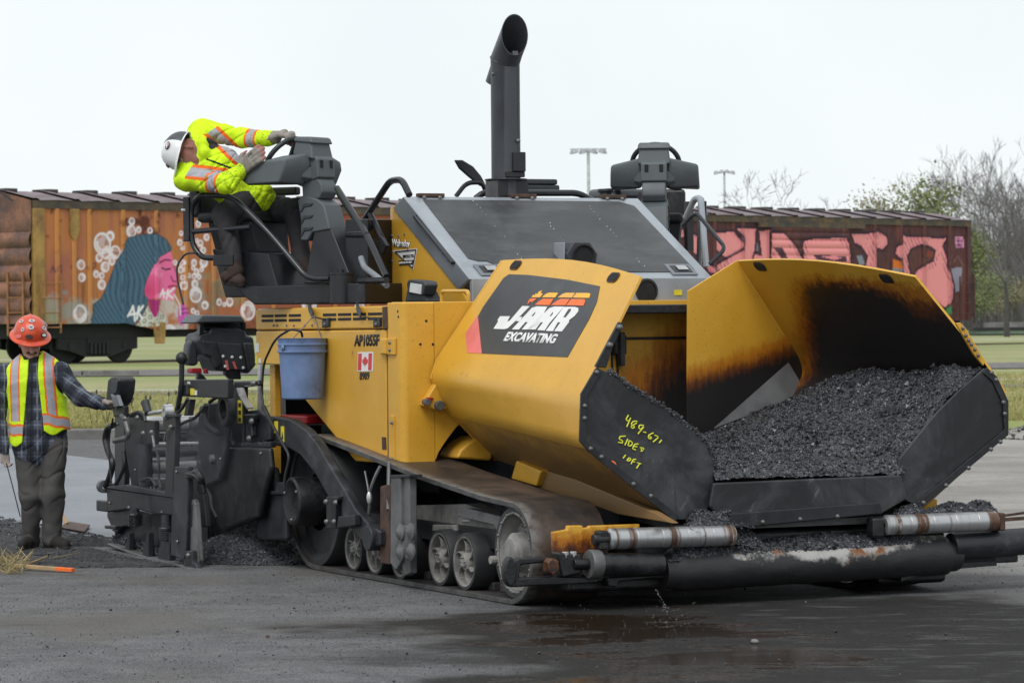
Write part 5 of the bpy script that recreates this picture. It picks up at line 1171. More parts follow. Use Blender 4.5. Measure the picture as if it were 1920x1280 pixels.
# frame rail, shields and grease block between the wheels
b = MB(); A = pt(.16, [z5(985, 535), z5(1150, 530), z5(1320, 525), z5(1510, 600), z5(1510, 740), z5(1440, 730), z5(1300, 660), z5(1180, 660), z5(1060, 655), z5(1000, 600)]); b.prism(A, (0, .12, 0)); part(b, 'track_frame', m_wheel, .012)
b = MB(); A = pt(.08, [z5(1265, 600), z5(1330, 552), z5(1530, 600), z5(1510, 690), z5(1490, 650)]); b.prism(A, (0, .06, 0)); part(b, 'frame_cover', m_steeldull, .006)
for x in (1312, 1326, 1340): bolt(q(*z5(x, 630), t=.075), (0, -1, 0), None, .7)
b = MB(); A = pt(.12, [z5(1120, 650), z5(1260, 650), z5(1262, 690), z5(1118, 690)]); b.prism(A, (0, .1, 0)); part(b, 'bogie_arm', m_wheel, .01)
b = MB(); b.box((-3.3, .14, .30), (-.5, .36, .42)); part(b, 'undercarriage_beam', m_black)
p = q(*z5(1468, 862), t=-.02); b = MB(); b.cyl((p.x, -.02, p.z), (p.x, .12, p.z), .026, 10); part(b, 'frame_stud', m_wheel, .004)
# ---- tow arm with its stickers and the guide posts
TA_ = -.10
plate_t('tow_arm', [z5(-10, 60), z5(40, 10), z5(150, 0), z5(270, 20), z5(360, 80), z5(430, 165), z5(500, 290), z5(580, 420), z5(660, 560), z5(745, 655), z5(808, 690), z5(808, 775), z5(770, 780), z5(690, 740), z5(600, 640), z5(500, 490), z5(420, 350), z5(330, 235), z5(255, 190), z5(140, 170), z5(30, 190)], TA_, .07, m_blackdusty, .012)
for x, y, w_, h in ((145, 30, 52, 70), (215, 60, 20, 95), (143, 112, 28, 36)):
    A = [q(*z5(a, c), t=TA_) for a, c in ((x, y+h), (x+w_, y+h), (x+w_, y), (x, y))]; o = sticker('warning_sticker', A, m_warn, PAV)
    A2 = [q(*z5(a, c), t=TA_) for a, c in ((x+w_*.2, y+h*.8), (x+w_*.8, y+h*.8), (x+w_*.5, y+h*.35))]; sticker('warning_mark', A2, m_ink, o, .005)
plate_t('arm_bracket', [z5(485, 480), z5(556, 480), z5(556, 500), z5(542, 520), z5(540, 672), z5(485, 672)], TA_-.035, .035, m_black, .006)
for x, y in ((487, 512), (545, 518), (490, 632), (535, 632)): bolt(q(*z5(x, y), t=TA_-.035), (0, -1, 0), None, 1.2)
plate_t('arm_step', [z5(556, 600), z5(650, 590), z5(655, 655), z5(545, 672)], TA_-.05, .05, m_black, .008)
p = q(*z5(760, 730), t=TA_); b = MB(); b.cyl((p.x-.02, -.13, p.z), (p.x-.02, .05, p.z), .085, 24); part(b, 'arm_pin', m_blackdusty, .01)
plate_t('guide_post', [z5(808, 420), z5(868, 405), z5(862, 890), z5(806, 880)], -.06, .10, m_rust, .008)
plate_t('guide_rail', [z5(872, 355), z5(930, 350), z5(935, 870), z5(905, 920), z5(868, 880)], -.12, .05, m_steeldull, .006)
plate_t('guide_rail', [z5(940, 352), z5(985, 350), z5(988, 940), z5(958, 955), z5(936, 900)], -.10, .05, m_steeldull, .006)
plate_t('guide_cap', [z5(868, 352), z5(985, 348), z5(985, 366), z5(870, 372)], -.125, .09, m_blackdusty, .004)
lk = plate_t('link_plate', [z5(930, 655), z5(990, 650), z5(1000, 690), z5(1000, 840), z5(965, 862), z5(935, 840)], -.15, .04, m_steeldull, .015)
for x, y in ((938, 695), (938, 815), (1000, 690), (1000, 812)):
    p = q(*z5(x, y), t=-.15); b = MB(); b.lathe([(.001, -.035), (.028, -.03), (.04, -.018), (.055, -.012), (.055, 0)], p, (0, 1, 0), 18); part(b, 'link_pin', m_steeldull, 0, lk)
b = MB(); b.tube([q(*z5(862, 280), t=.0), q(*z5(858, 560), t=-.06)], .014, 8); part(b, 'measuring_rod', m_steeldull)
b = MB(); b.tube(bend([q(*z5(810, 300), t=.0), q(*z5(775, 370), t=-.02), q(*z5(745, 460), t=-.03), q(*z5(748, 520), t=-.03), q(*z5(738, 620), t=-.02)], .05), .012, 8); part(b, 'hydraulic_hose', m_wire)
b = MB(); b.tube(bend([q(*z5(718, 330), t=.0), q(*z5(735, 420), t=-.03), q(*z5(742, 470), t=-.03)], .05), .006, 6); part(b, 'cable', m_wire)
p = q(*z5(744, 490), t=-.035); b = MB(); b.ball(p, (.02, .02, .045), 8, 6); part(b, 'hose_coupling', m_steel)
# deflector plate and auger guard behind the drive drum
plate_t('mud_flap', [z5(100, 330), z5(150, 302), z5(170, 310), z5(175, 400), z5(190, 455), z5(240, 470), z5(240, 745), z5(120, 748), z5(62, 735), z5(70, 420)], -.14, .05, m_blackdusty, .02)
plate_t('flap_bracket', [z5(140, 450), z5(190, 445), z5(190, 395), z5(228, 395), z5(228, 470), z5(140, 470)], -.17, .05, m_black, .006)

# ---- push rollers on their oscillating beam
SR = .46
def roller(u0, v0, u1, v1):
    A = q(u0, v0, s=SR); B = q(u1, v1, s=SR); d = (B-A); ln = d.length; r = .062
    pr = [(.012, 0), (r*.7, 0), (r, .012)]
    for k in range(1, 5): x = ln*k/5; pr += [(r, x-.006), (r*.955, x-.003), (r*.955, x+.003), (r, x+.006)]
    pr += [(r, ln-.012), (r*.7, ln), (.012, ln)]
    o = MB().lathe(pr, A, d, 28).build('push_roller', m_roller, PAV, 0, 30)
    return o
roller(1140, 1010, 1376, 1003); roller(1658, 984, 1868, 976)
p = q(1140, 1010, s=SR); b = MB(); b.box((SR-.05, p.y-.07, p.z-.06), (SR+.03, p.y-.005, p.z+.05)); b.cyl((SR, p.y-.10, p.z), (SR, p.y, p.z), .035, 14); part(b, 'roller_mount', m_tar, .01)
p = q(1656, 985, s=SR); b = MB(); b.box((SR-.06, p.y-.09, p.z-.07), (SR+.03, p.y-.005, p.z+.05)); part(b, 'roller_mount', m_tar, .015)
p = q(1868, 976, s=SR); b = MB(); b.box((SR-.06, p.y-.0, p.z-.06), (SR+.04, p.y+.045, p.z+.05)); part(b, 'roller_mount', m_rust, .01)
# main beam, scraped bright along its top
A = q(1238, 1068, s=.36); B = q(1790, 1035, s=.36); b = MB(); d = B-A; ln = d.length
vs = []; n = 28; m = 60
for i in range(m+1):
    for k in range(n):
        a = 2*math.pi*k/n; c_ = A+d*(i/m); rr = .125*(1+.045*(mnoise.noise(Vector((i*.35, k*.5, 0))))); rr *= 1.0 if 2 < i < m-2 else .85; vs.append((c_.x+math.cos(a)*rr*1.05, c_.y, c_.z-.01+math.sin(a)*rr))
b.add(vs, [(i*n+k, i*n+(k+1) % n, (i+1)*n+(k+1) % n, (i+1)*n+k) for i in range(m) for k in range(n)]+[tuple(range(n)), tuple(range(m*n, m*n+n))])
part(b, 'push_beam', m_beam)
b = MB(); A2 = q(1000, 1088, s=.30); b.box((.12, .08, .165), (.40, 2*TC-.15, .215)); part(b, 'beam_shelf', m_tar, .012)
b = MB(); b.box((.05, .15, .10), (.34, 2.80, .19)); b.box((-.5, .62, .16), (.3, 2*TC-.62, .42)); b.box((-.1, 2.3, .05), (.28, 2.80, .22)); part(b, 'front_crossmember', m_tar, .03)
# left hitch: yellow plate, hook bar, clevis and hydraulic cylinder
plate_s('hitch_plate', [z8(798, 425), z8(880, 410), z8(885, 388), z8(965, 386), z8(975, 402), z8(1005, 398), z8(1010, 388), z8(1300, 378), z8(1300, 470), z8(1100, 540), z8(820, 555), z8(800, 545)], .30, .04, m_yellow_push, .010)
b = MB(); A = ps(.44, [z8(520, 600), z8(545, 572), z8(575, 590), z8(600, 575), z8(770, 568), z8(770, 600), z8(612, 615), z8(600, 690), z8(790, 680), z8(1060, 690), z8(1060, 720), z8(560, 745), z8(525, 720)]); b.prism(A, (-.06, 0, 0)); part(b, 'hook_bar', m_tar, .012)
p = q(*z8(552, 655), s=.46); b = MB(); b.prism([p+Vector((0, math.cos(k*.3142)*.042, math.sin(k*.3142)*.088)) for k in range(20)], (-.06, 0, 0)); part(b, 'hook_end', m_tar, .015)
b = MB(); A = ps(.50, [z8(760, 600), z8(790, 572), z8(835, 590), z8(840, 650), z8(800, 682), z8(768, 660)]); b.prism(A, (-.08, 0, 0)); part(b, 'hitch_block', m_yellow_push, .015)
b = MB(); A = ps(.47, [z8(820, 540), z8(960, 552), z8(975, 600), z8(960, 670), z8(850, 690), z8(838, 640)]); b.prism(A, (-.10, 0, 0)); o = part(b, 'clevis', m_tar, .015)
for x, y in ((866, 552), (912, 550)):
    p = q(*z8(x, y), s=.45); b = MB(); b.cyl(p-Vector((0, 0, .02)), p+Vector((0, 0, .014)), .022, 6); part(b, 'clevis_bolt', m_steel, .003, o)
A = q(*z8(1000, 610), s=.46); B = q(*z8(1425, 612), s=.46); dd = (B-A).normalized()
b = MB(); b.lathe([(.02, .0), (.082, 0), (.086, .008), (.086, .065), (.08, .075), (.02, .075)], A, dd, 26); part(b, 'cylinder_collar', m_steeldull)
b = MB(); b.cyl(A-dd*.10, A, .035, 12); b.cyl(A+dd*.06, B, .068, 26); part(b, 'side_cylinder', m_tar, .006)
b = MB(); A = ps(.44, [z8(1105, 690), z8(1400, 672), z8(1400, 690), z8(1180, 712), z8(1165, 745), z8(1120, 740)]); b.prism(A, (-.1, 0, 0)); part(b, 'lower_guide', m_tar, .01)
# right end: cylinder running out of the picture, guide below
A = q(1782, 1024, s=.40); B = q(2010, 1008, s=.40)
b = MB(); b.cyl(A, B, .085, 26); part(b, 'side_cylinder', m_blackdusty, .006)
b = MB(); b.prism(ps(.40, [(1690, 1052), (1866, 1040), (1870, 1060), (1840, 1062), (1730, 1072), (1735, 1075), (1690, 1090)]), (-.12, 0, 0)); part(b, 'lower_guide', m_tar, .015)
b = MB(); A = q(1862, 975, s=.30); B = q(1990, 966, s=.30); b.bar(A, B, .05, .02); b.bar(A+Vector((0, 0, .02)), B+Vector((0, 0, .05)), .02, .015); part(b, 'side_pull_rod', m_rust)
b = MB(); b.prism(ps(.2, [(1715, 975), (1740, 935), (1758, 935), (1758, 975)]), (-.08, 0, 0)); part(b, 'hopper_stop', m_yellow, .008)
b = MB(); b.prism(ps(.22, [(1738, 958), (1862, 948), (1862, 958), (1738, 970)]), (-.1, 0, 0)); part(b, 'hitch_plate', m_yellow_push, .006)
# ---- operator stations: the near one is swung out, the far one is its mirror image
KP = Vector((-4.10, .34, 0)); YW = R(30)
SX = Vector((math.cos(YW), math.sin(YW), 0)); SY = Vector((-math.sin(YW), math.cos(YW), 0))
def sm(p): return KP+SX*p[0]+SY*p[1]+Vector((0, 0, p[2]))           # station -> machine
def sq_(u, v, y):                                                    # sight line met with a lengthwise plane of the near station
    d = wray(u, v); d = Vector((d.dot(MF), d.dot(ML), d.z)); k = (y-(CLOC-KP).dot(SY))/d.dot(SY); p = CLOC+d*k
    return Vector(((p-KP).dot(SX), y, p.z))
def so(x, y, Y): return sq_(*o2(x, y), Y)
def s8(x, y, Y): return sq_(*r8(x, y), Y)
class SB_(MB):
    pass
def sbuild(b, name, mat, sd, bev=0, parent=None, **k):
    b.v = [tuple(mir(sm(v)) if sd else sm(v)) for v in b.v]; return b.build(name, mat, parent or PAV, bev, **k)
def loft(b, A, B):
    n = len(A); b.add(list(A)+list(B), [tuple(range(n)), tuple(reversed(range(n, 2*n)))]+[(i, i+n, (i+1) % n+n, (i+1) % n) for i in range(n)]); return b
def station(sd):
    # console: head, dash wings, face panel, neck, lower cover
    D = 2.905
    b = MB(); b.hexa([(-.12, -.115, D-.02), (.075, -.125, D-.06), (.075, .125, D-.06), (-.12, .115, D-.02), (-.10, -.10, D+.095), (.045, -.105, D+.095), (.045, .105, D+.095), (-.10, .10, D+.095)]); hd = sbuild(b, 'console_head', m_plastic, sd, .018)
    b = MB(); b.hexa([(-.11, -.118, D+.075), (.072, -.125, D+.055), (.072, .125, D+.055), (-.11, .118, D+.075), (-.10, -.105, D+.112), (.05, -.115, D+.105), (.05, .115, D+.105), (-.10, .105, D+.112)]); sbuild(b, 'head_cap', m_plastic, sd, .015, hd)
    for s_ in (-1, 1):
        b = MB(); A = [(.03, s_*.10, D-.005), (.045, s_*.10, D-.09), (-.02, s_*.10, D-.235), (-.26, s_*.10, D-.215), (-.34, s_*.10, D-.16), (-.32, s_*.10, D-.085), (-.20, s_*.10, D-.02)]
        B = [(-.02, s_*.325, D-.055), (-.015, s_*.335, D-.12), (-.07, s_*.335, D-.225), (-.36, s_*.33, D-.235), (-.42, s_*.325, D-.20), (-.42, s_*.32, D-.165), (-.24, s_*.32, D-.07)]
        loft(b, A, B); sbuild(b, 'dash_wing', m_plasticdark if 0 else m_plastic, sd, .018)
        b = MB(); loft(b, [(.045, s_*.095, D-.10), (.05, s_*.095, D-.19), (.0, s_*.095, D-.22)], [(.0, s_*.155, D-.12), (.0, s_*.155, D-.18), (-.03, s_*.15, D-.2)]); sbuild(b, 'dash_gusset', m_plastic, sd, .008)
    b = MB(); b.prism([(.05, -.098, D-.015), (.095, -.098, D-.05), (.105, -.098, D-.185), (.06, -.098, D-.20), (-.05, -.098, D-.2), (-.05, -.098, D-.015)], (0, .196, 0)); fp_ = sbuild(b, 'face_panel', m_plastic, sd, .012)
    for y in (-.055, .055):
        b = MB(); b.box((.094, y-.014, D-.115), (.106, y+.014, D-.06)); sbuild(b, 'panel_slot', m_void, sd, .003, fp_)  # raised dark piece, slot shade put into its colour
    prof = [(.085, D-.185), (.125, D-.24), (.13, D-.29), (.10, D-.335), (-.05, D-.335), (-.06, D-.185)]
    b = MB(); b.prism([(x, -.088, z) for x, z in prof], (0, .176, 0)); sbuild(b, 'console_neck', m_plastic, sd, .012)
    prof = [(.085, D-.335), (.15, D-.38), (.205, D-.555), (.04, D-.575), (.0, D-.63), (-.065, D-.63), (-.06, D-.48), (-.09, D-.34), (-.02, D-.31)]
    b = MB(); b.prism([(x, -.10, z) for x, z in prof], (0, .20, 0)); lc = sbuild(b, 'console_cover', m_plastic, sd, .014)
    for k in range(3):
        z = D-.365-k*.085; b = MB(); b.prism([(-.03, -.108, z), (.06, -.108, z), (.04, -.108, z-.02), (-.02, -.108, z-.025), (-.045, -.108, z-.06), (-.058, -.108, z-.06)], (0, .012, 0)); sbuild(b, 'cover_rib', m_plasticdark, sd, .004, lc)
    # pedestal
    b = MB(); b.hexa([(-.02, -.12, 1.97), (.42, -.12, 1.97), (.42, .20, 1.97), (-.02, .20, 1.97), (.05, -.085, D-.56), (.20, -.085, D-.54), (.20, .085, D-.54), (.05, .085, D-.56)]); sbuild(b, 'console_pedestal', m_black, sd, .01)
    b = MB(); b.box((.30, -.05, 1.97), (.50, .30, 2.42)); sbuild(b, 'side_cabinet', m_black, sd, .01)
    # steering wheel
    b = MB(); c0 = Vector((-.28, .0, D-.04)); nn = Vector((-.80, 0, .60)).normalized(); uu = Vector((0, 1, 0)); vv = nn.cross(uu)
    b.tube([c0+(uu*math.cos(2*math.pi*k/36)+vv*math.sin(2*math.pi*k/36))*.178 for k in range(36)], .019, 10, close=True); sw = sbuild(b, 'steering_wheel', m_rubber, sd)
    b = MB()
    for a in (.5, 2.6, 4.7): b.tube([c0-nn*.05, c0+(uu*math.cos(a)+vv*math.sin(a))*.18], [.02, .014], 8)
    b.cyl(c0-nn*.16, c0-nn*.03, .045, 14); sbuild(b, 'wheel_spokes', m_rubber, sd, 0, sw)
    b = MB(); b.cyl((-.30, .10, D-.06), (-.30, .10, D-.02), .02, 10); b.cyl((-.22, .22, D-.08), (-.22, .22, D-.03), .014, 8); sbuild(b, 'red_switch', m_redp, sd, .003)
    # seat
    b = MB(); b.box((-.95, -.20, 2.42), (-.42, .26, 2.50)); sbuild(b, 'seat_cushion', m_rubber, sd, .035)
    b = MB(); b.box((-1.02, -.20, 2.46), (-.92, .26, 2.70)); sbuild(b, 'seat_backrest', m_rubber, sd, .03)
    b = MB(); b.hexa([(-.80, -.15, 2.20), (-.40, -.15, 2.20), (-.40, .2, 2.20), (-.80, .2, 2.20), (-.85, -.18, 2.42), (-.45, -.18, 2.42), (-.45, .24, 2.42), (-.85, .24, 2.42)]); sbuild(b, 'seat_suspension', m_net, sd, .01)
    b = MB(); b.hexa([(-.66, -.22, 1.88), (-.15, -.22, 1.88), (-.15, .3, 1.88), (-.66, .3, 1.88), (-.78, -.22, 2.23), (-.26, -.22, 2.19), (-.26, .3, 2.19), (-.78, .3, 2.23)]); sbuild(b, 'seat_box', m_black, sd, .01)
    # platform with its bevelled end and pivot post
    Yp = -.30
    P = [so(540, 1135, Yp), so(1360, 1112, Yp), so(1365, 1245, Yp), so(660, 1250, Yp), so(600, 1200, Yp)]
    b = MB(); b.prism([(p.x, Yp, p.z) for p in P], (0, .95, 0)); sbuild(b, 'platform', m_black, sd, .012)
    a = so(1130, 1060, Yp-.02); c = so(1237, 1245, Yp-.02); cx = (a.x+c.x)/2
    b = MB(); b.cyl((cx, Yp+.03, c.z), (cx, Yp+.03, a.z), .085, 28); pv = sbuild(b, 'pivot_post', m_black, sd, .006)
    b = MB(); b.cyl((cx, Yp+.03, a.z), (cx, Yp+.03, a.z+.012), .088, 28); b.cyl((cx, Yp+.03, a.z+.012), (cx, Yp+.03, a.z+.035), .025, 8); sbuild(b, 'post_cap', m_tube, sd, 0, pv)
    # rails
    Yr = -.33
    rail = [so(430, 955, Yr), so(330, 955, Yr), so(270, 870, Yr), so(262, 640, Yr), so(310, 562, Yr), so(520, 560, Yr), so(760, 800, Yr), so(985, 1070, Yr), so(1060, 1090, Yr), so(1140, 1085, Yr)]
    b = MB(); b.tube(bend([rail[0], rail[1]], .05)[:1]+bend(rail, .10)[1:], .021, 12); sbuild(b, 'guard_rail', m_tube, sd)
    b = MB(); b.tube([so(262, 790, Yr), so(640, 760, Yr)], .02, 10); sbuild(b, 'guard_rail_bar', m_tube, sd)
    b = MB(); A = so(420, 938, Yr); B = so(478, 1005, Yr); b.box((A.x, Yr-.035, B.z), (B.x+.1, Yr+.035, A.z)); sbuild(b, 'rail_socket', m_black, sd, .006)
    b = MB(); A = so(214, 572, Yr-.03); B = so(252, 852, Yr-.03); b.box((A.x, Yr-.035, B.z), (B.x, Yr-.01, A.z)); sbuild(b, 'rail_plate', m_black, sd, .004)
    b = MB(); A = so(205, 655, Yr-.03); b.cyl(A, A+Vector((.04, 0, 0)), .012, 8); sbuild(b, 'rail_stud', m_steel, sd)
    b = MB(); b.tube(bend([so(1190, 540, .30), so(1355, 800, .30), so(1480, 1090, .30)], .1), .02, 10); sbuild(b, 'inner_rail', m_tube, sd)
    # armrest and joystick pod beyond the wheel
    b = MB(); b.box((-.75, .27, 2.62), (-.40, .34, 2.68)); sbuild(b, 'armrest', m_rubber, sd, .015)
station(0); station(1)
# far side: rear view lamp pod by the console, cap on the tank
p = q(1226, 357, s=-4.6); b = MB(); A = q(1250, 345, s=-4.4); b.hexa([A+Vector((0, x, z)) if 0 else v for v in [A+Vector((-.1, .02, -.02)), A+Vector((.0, .02, -.02)), A+Vector((.0, .13, -.05)), A+Vector((-.1, .13, -.05)), A+Vector((-.1, .0, .03)), A+Vector((.0, .0, .03)), A+Vector((.0, .17, .03)), A+Vector((-.1, .17, .03))]]); part(b, 'flood_lamp', m_plasticdark, .012)
A = q(1135, 368, s=-4.5); b = MB(); b.cyl(A-Vector((0, 0, .1)), A+Vector((0, 0, .03)), .05, 16); b.cyl(A+Vector((0, 0, .03)), A+Vector((0, 0, .055)), .06, 16); part(b, 'filler_cap', m_plasticdark, .006)
b = MB(); A = q(1145, 352, s=-4.7); C_ = q(1200, 372, s=-4.7); b.box((-5.1, A.y, C_.z), (-4.7, C_.y, A.z)); part(b, 'seat_cushion', m_plastic, .03)
# whip wire by the near station and the control cable down the rod
b = MB(); b.tube(bend([so(300, 925, -.36), so(225, 925, -.36), so(170, 1010, -.36), so(180, 1110, -.36)], .2, 8)+[so(215, 1250, -.36)], .008, 6); part(b, 'whip_cable', m_rubber)
for o in [x for x in PAV.children if x.name.startswith('whip_cable')]:
    for v in o.data.vertices: v.co = sm(v.co)

# ---- screed at the rear: end gate, extension tubes, uprights, levers, control boxes
TS = -.60
def s7(x, y, t=TS): return q(*r7(x, y), t=t)
def p7(name, pts, t, th, mat, bev=.006, parent=None):
    th = min(th, .045); return MB().prism([s7(x, y, t) for x, y in pts], (0, th, 0)).build(name, mat, parent or PAV, bev)
ski = MB().prism([s7(60, 1100), s7(330, 1195), s7(460, 1240), s7(470, 1250), s7(440, 1252), s7(300, 1205), s7(58, 1108)], (0, .16, 0)).build('end_gate_ski', m_steeldull, PAV, .006)
p7('end_gate', [(100, 1100), (112, 1045), (130, 960), (150, 905), (300, 935), (420, 945), (420, 1215), (330, 1195)], TS+.10, .04, m_tar, .01)
for x0, x1, x2 in ((150, 180, 165), (250, 285, 268), (335, 400, 352)):
    p7('gate_rib', [(x0+10, 1170+(x0-150)*.16), (x0, 1150+(x0-150)*.16), (x0+22, 1060), (x1, 1040), (x1, 1185+(x0-150)*.12)], TS+.02, .10, m_blackdusty, .008)
p7('gate_beam', [(55, 800), (420, 850), (414, 948), (318, 940), (200, 910), (62, 930)], TS+.02, .14, m_black, .012)
p7('beam_top', [(55, 800), (62, 790), (160, 780), (420, 828), (420, 852)], TS+.0, .26, m_blackdusty, .006)
p7('rear_bracket', [(0, 862), (60, 868), (62, 930), (0, 922)], TS+.05, .10, m_black, .01)
p7('gate_side', [(58, 930), (200, 905), (205, 1000), (140, 1010), (105, 1052), (92, 1030), (60, 960)], TS+.06, .05, m_tar, .01)
p7('rear_stub', [(46, 1000), (105, 1005), (105, 1025), (46, 1018)], TS+.02, .06, m_black, .006)
p7('gate_post', [(425, 680), (500, 682), (500, 880), (490, 1150), (478, 1190), (405, 1165), (412, 950)], TS-.04, .05, m_blackdusty, .01)
p7('gate_wear_plate', [(500, 870), (525, 858), (538, 880), (558, 1190), (550, 1240), (470, 1245), (490, 1140)], TS-.01, .05, m_steeldull, .012)
p7('gate_slot', [(500, 890), (520, 885), (518, 1005), (495, 1010)], TS-.02, .03, m_black, .008)
p7('gate_foot', [(485, 1140), (520, 1138), (522, 1200), (540, 1205), (552, 1243), (470, 1243), (482, 1200)], TS-.05, .05, m_blackdusty, .012)
bolt(s7(505, 1165, TS-.05), (0, -1, 0), None, 1.2)
for x, (ya, yb) in ((212, (905, 1010)), (384, (945, 1085))):
    b = MB(); b.tube([s7(x, ya, TS+.02), s7(x, yb, TS+.02)], .034, 12); part(b, 'spring_rod', m_blackdusty)
    b = MB(); P = []
    for k in range(60): a = k*.75; f = k/59; c = s7(x, yb-75+f*70, TS+.02); P.append(c+Vector((math.cos(a)*.045, math.sin(a)*.045, 0)))
    b.tube(P, .009, 5); part(b, 'coil_spring', m_black)
# uprights, cylinders
p7('gate_upright', [(100, 405), (150, 380), (158, 560), (155, 790), (100, 790)], TS+.18, .10, m_black, .008)
p7('gate_upright', [(160, 420), (196, 398), (246, 400), (248, 470), (240, 800), (192, 795), (158, 580)], TS+.10, .10, m_black, .008)
p7('gate_upright', [(243, 428), (318, 430), (316, 560), (245, 570)], TS+.08, .12, m_tar, .012)
b = MB(); b.tube([s7(270, 560, TS+.10), s7(270, 815, TS+.10)], .052, 16); part(b, 'lift_cylinder', m_blackdusty)
p7('gate_upright', [(364, 402), (430, 402), (432, 470), (418, 835), (375, 835), (380, 470), (364, 462)], TS+.0, .10, m_black, .008)
for x, y in ((260, 500), (305, 495), (160, 420), (228, 415), (410, 465), (385, 415)): bolt(s7(x, y, TS-.005), (0, -1, 0), None, 1.2)
b = MB(); b.tube(bend([s7(415, 462, TS-.02), s7(380, 500, TS-.02), s7(370, 545, TS-.02)], .05), .006, 6); part(b, 'chain_wire', m_wire)
b = MB(); b.tube([s7(305, 490, TS), s7(320, 575, TS)], .010, 6); part(b, 'pin_wire', m_wire)
# transverse telescopic tubes between the gate and the main screed
def ttube(x0, x1, y, r_px, mat, t0=-.45, t1=.45):
    A = s7(x0, y, t0); b = MB(); r = r_px/2.908/262; b.cyl((A.x, t0, A.z), (A.x, t1, A.z-0.0), r, 22); return part(b, 'telescopic_tube', mat, .004)
ttube(250, 550, 452, 45, m_steel); ttube(250, 515, 525, 24, m_black); ttube(330, 545, 563, 13, m_steel); ttube(290, 555, 680, 42, m_steel); ttube(300, 540, 610, 22, m_black)
# main screed body and mould board
b = MB(); A = s7(545, 450, -.1); C_ = s7(600, 740, -.1); b.box((A.x-.5, -.1, .03), (A.x+.25, 2*TC+.1, 1.0)); part(b, 'screed_body', m_blackdusty, .02)
b = MB(); b.box((-5.35, -.05, .05), (-4.95, 2*TC+.05, .95)); part(b, 'mould_board', m_tar, .02)
p7('screed_frame', [(250, 500), (560, 500), (560, 1000), (250, 960)], .30, .08, m_tar, .01)
p7('screed_frame', [(255, 745), (575, 745), (600, 1010), (420, 1010), (255, 850)], -.30, .05, m_tar, .01)
# bent plate and curved bracket in front of the tubes
p7('screed_end_plate', [(560, 350), (610, 330), (700, 330), (720, 420), (700, 620), (665, 760), (590, 790), (560, 620), (548, 500)], -.28, .05, m_blackdusty, .02)
b = MB(); c = s7(690, 372, -.34); b.lathe([(.07, 0), (.115, .0), (.125, .02), (.125, .06), (.07, .06)], c, (0, 1, 0), 24, True); part(b, 'pivot_ring', m_blackdusty, .006)
b = MB(); b.tube(bend([s7(600, 345, -.32), s7(590, 400, -.32), s7(620, 470, -.32), s7(670, 500, -.32)], .1), .02, 8); part(b, 'hydraulic_hose', m_rubber)
# deflector wall in front of the mould board
p7('auger_guard', [(585, 580), (680, 530), (690, 575), (940, 580), (950, 690), (880, 960), (680, 1030), (660, 1000), (575, 780)], -.22, .06, m_tar, .02)
b = MB(); b.tube([s7(582, 580, -.24), s7(672, 530, -.24)], .010, 6); part(b, 'guard_edge', m_wire)
# tow point cabinet
p7('tow_point_post', [(718, 215), (880, 212), (884, 240), (800, 250), (800, 560), (735, 575), (728, 400)], -.18, .12, m_black, .012)
p7('tow_point_plate', [(800, 380), (880, 370), (945, 420), (945, 540), (850, 560), (800, 520)], -.14, .06, m_blackdusty, .015)
p7('tow_point_shelf', [(735, 560), (950, 545), (950, 578), (735, 585)], -.2, .3, m_black, .008)
for x, y in ((748, 235), (862, 228), (852, 435), (838, 528), (742, 525)): bolt(s7(x, y, -.19), (0, -1, 0), None, 1.5)
b = MB(); b.bar(s7(785, 255, -.2), s7(800, 300, -.2), .012, .055, (0, 1, 0)); b.bar(s7(800, 300, -.2), s7(842, 365, -.2), .012, .05, (0, 1, 0)); part(b, 'steel_strap', m_steel)
p7('tow_cylinder_lug', [(805, 395), (862, 395), (860, 420), (845, 460), (848, 520), (812, 520), (815, 430)], -.19, .06, m_black, .012)
def st7(x0, y0, x1, y1, t, mt, par=None): return sticker('warning_sticker', [s7(x0, y1, t), s7(x1, y1, t), s7(x1, y0, t), s7(x0, y0, t)], mt, par or PAV)
o = st7(775, 320, 798, 445, -.18, m_warn)
for yy in (345, 385, 425): sticker('warning_mark', [s7(780, yy+12, -.18), s7(793, yy+12, -.18), s7(793, yy-10, -.18), s7(780, yy-10, -.18)], m_ink, o, .006)
# control shelf with its stickers, lever and crank
p7('control_shelf', [(480, 208), (720, 205), (718, 310), (465, 300), (470, 225)], -.42, .10, m_blackdusty, .008)
p7('control_box', [(445, 235), (492, 230), (495, 290), (470, 300), (445, 280)], -.45, .12, m_black, .01)
p7('shelf_leg', [(492, 315), (514, 315), (500, 405), (478, 405)], -.40, .06, m_black, .006)
o = st7(499, 218, 514, 292, -.42, m_white); st7(515, 256, 538, 292, -.42, m_warn); st7(540, 266, 552, 292, -.42, m_white)
b = MB(); b.tube(bend([s7(468, 90, -.47), s7(467, 240, -.47), s7(452, 330, -.47), s7(438, 400, -.47)], .08), .020, 8); lv = part(b, 'lever', m_tube)
b = MB(); b.ball(s7(468, 90, -.47), .045, 14, 10); part(b, 'lever_knob', m_rubber, 0, lv)
b = MB(); b.tube(bend([s7(290, 392, TS), s7(380, 378, TS), s7(400, 378, TS)], .03), .015, 8); ck = part(b, 'crank', m_steel)
b = MB(); b.tube([s7(268, 330, TS), s7(286, 390, TS)], [.034, .028], 10); part(b, 'crank_grip', m_rubber, 0, ck)
b = MB(); b.lathe([(.02, -.03), (.045, -.03), (.05, .03), (.02, .03)], s7(390, 378, TS), (0, 1, 0), 14, True); part(b, 'crank_boss', m_steel, 0, ck)
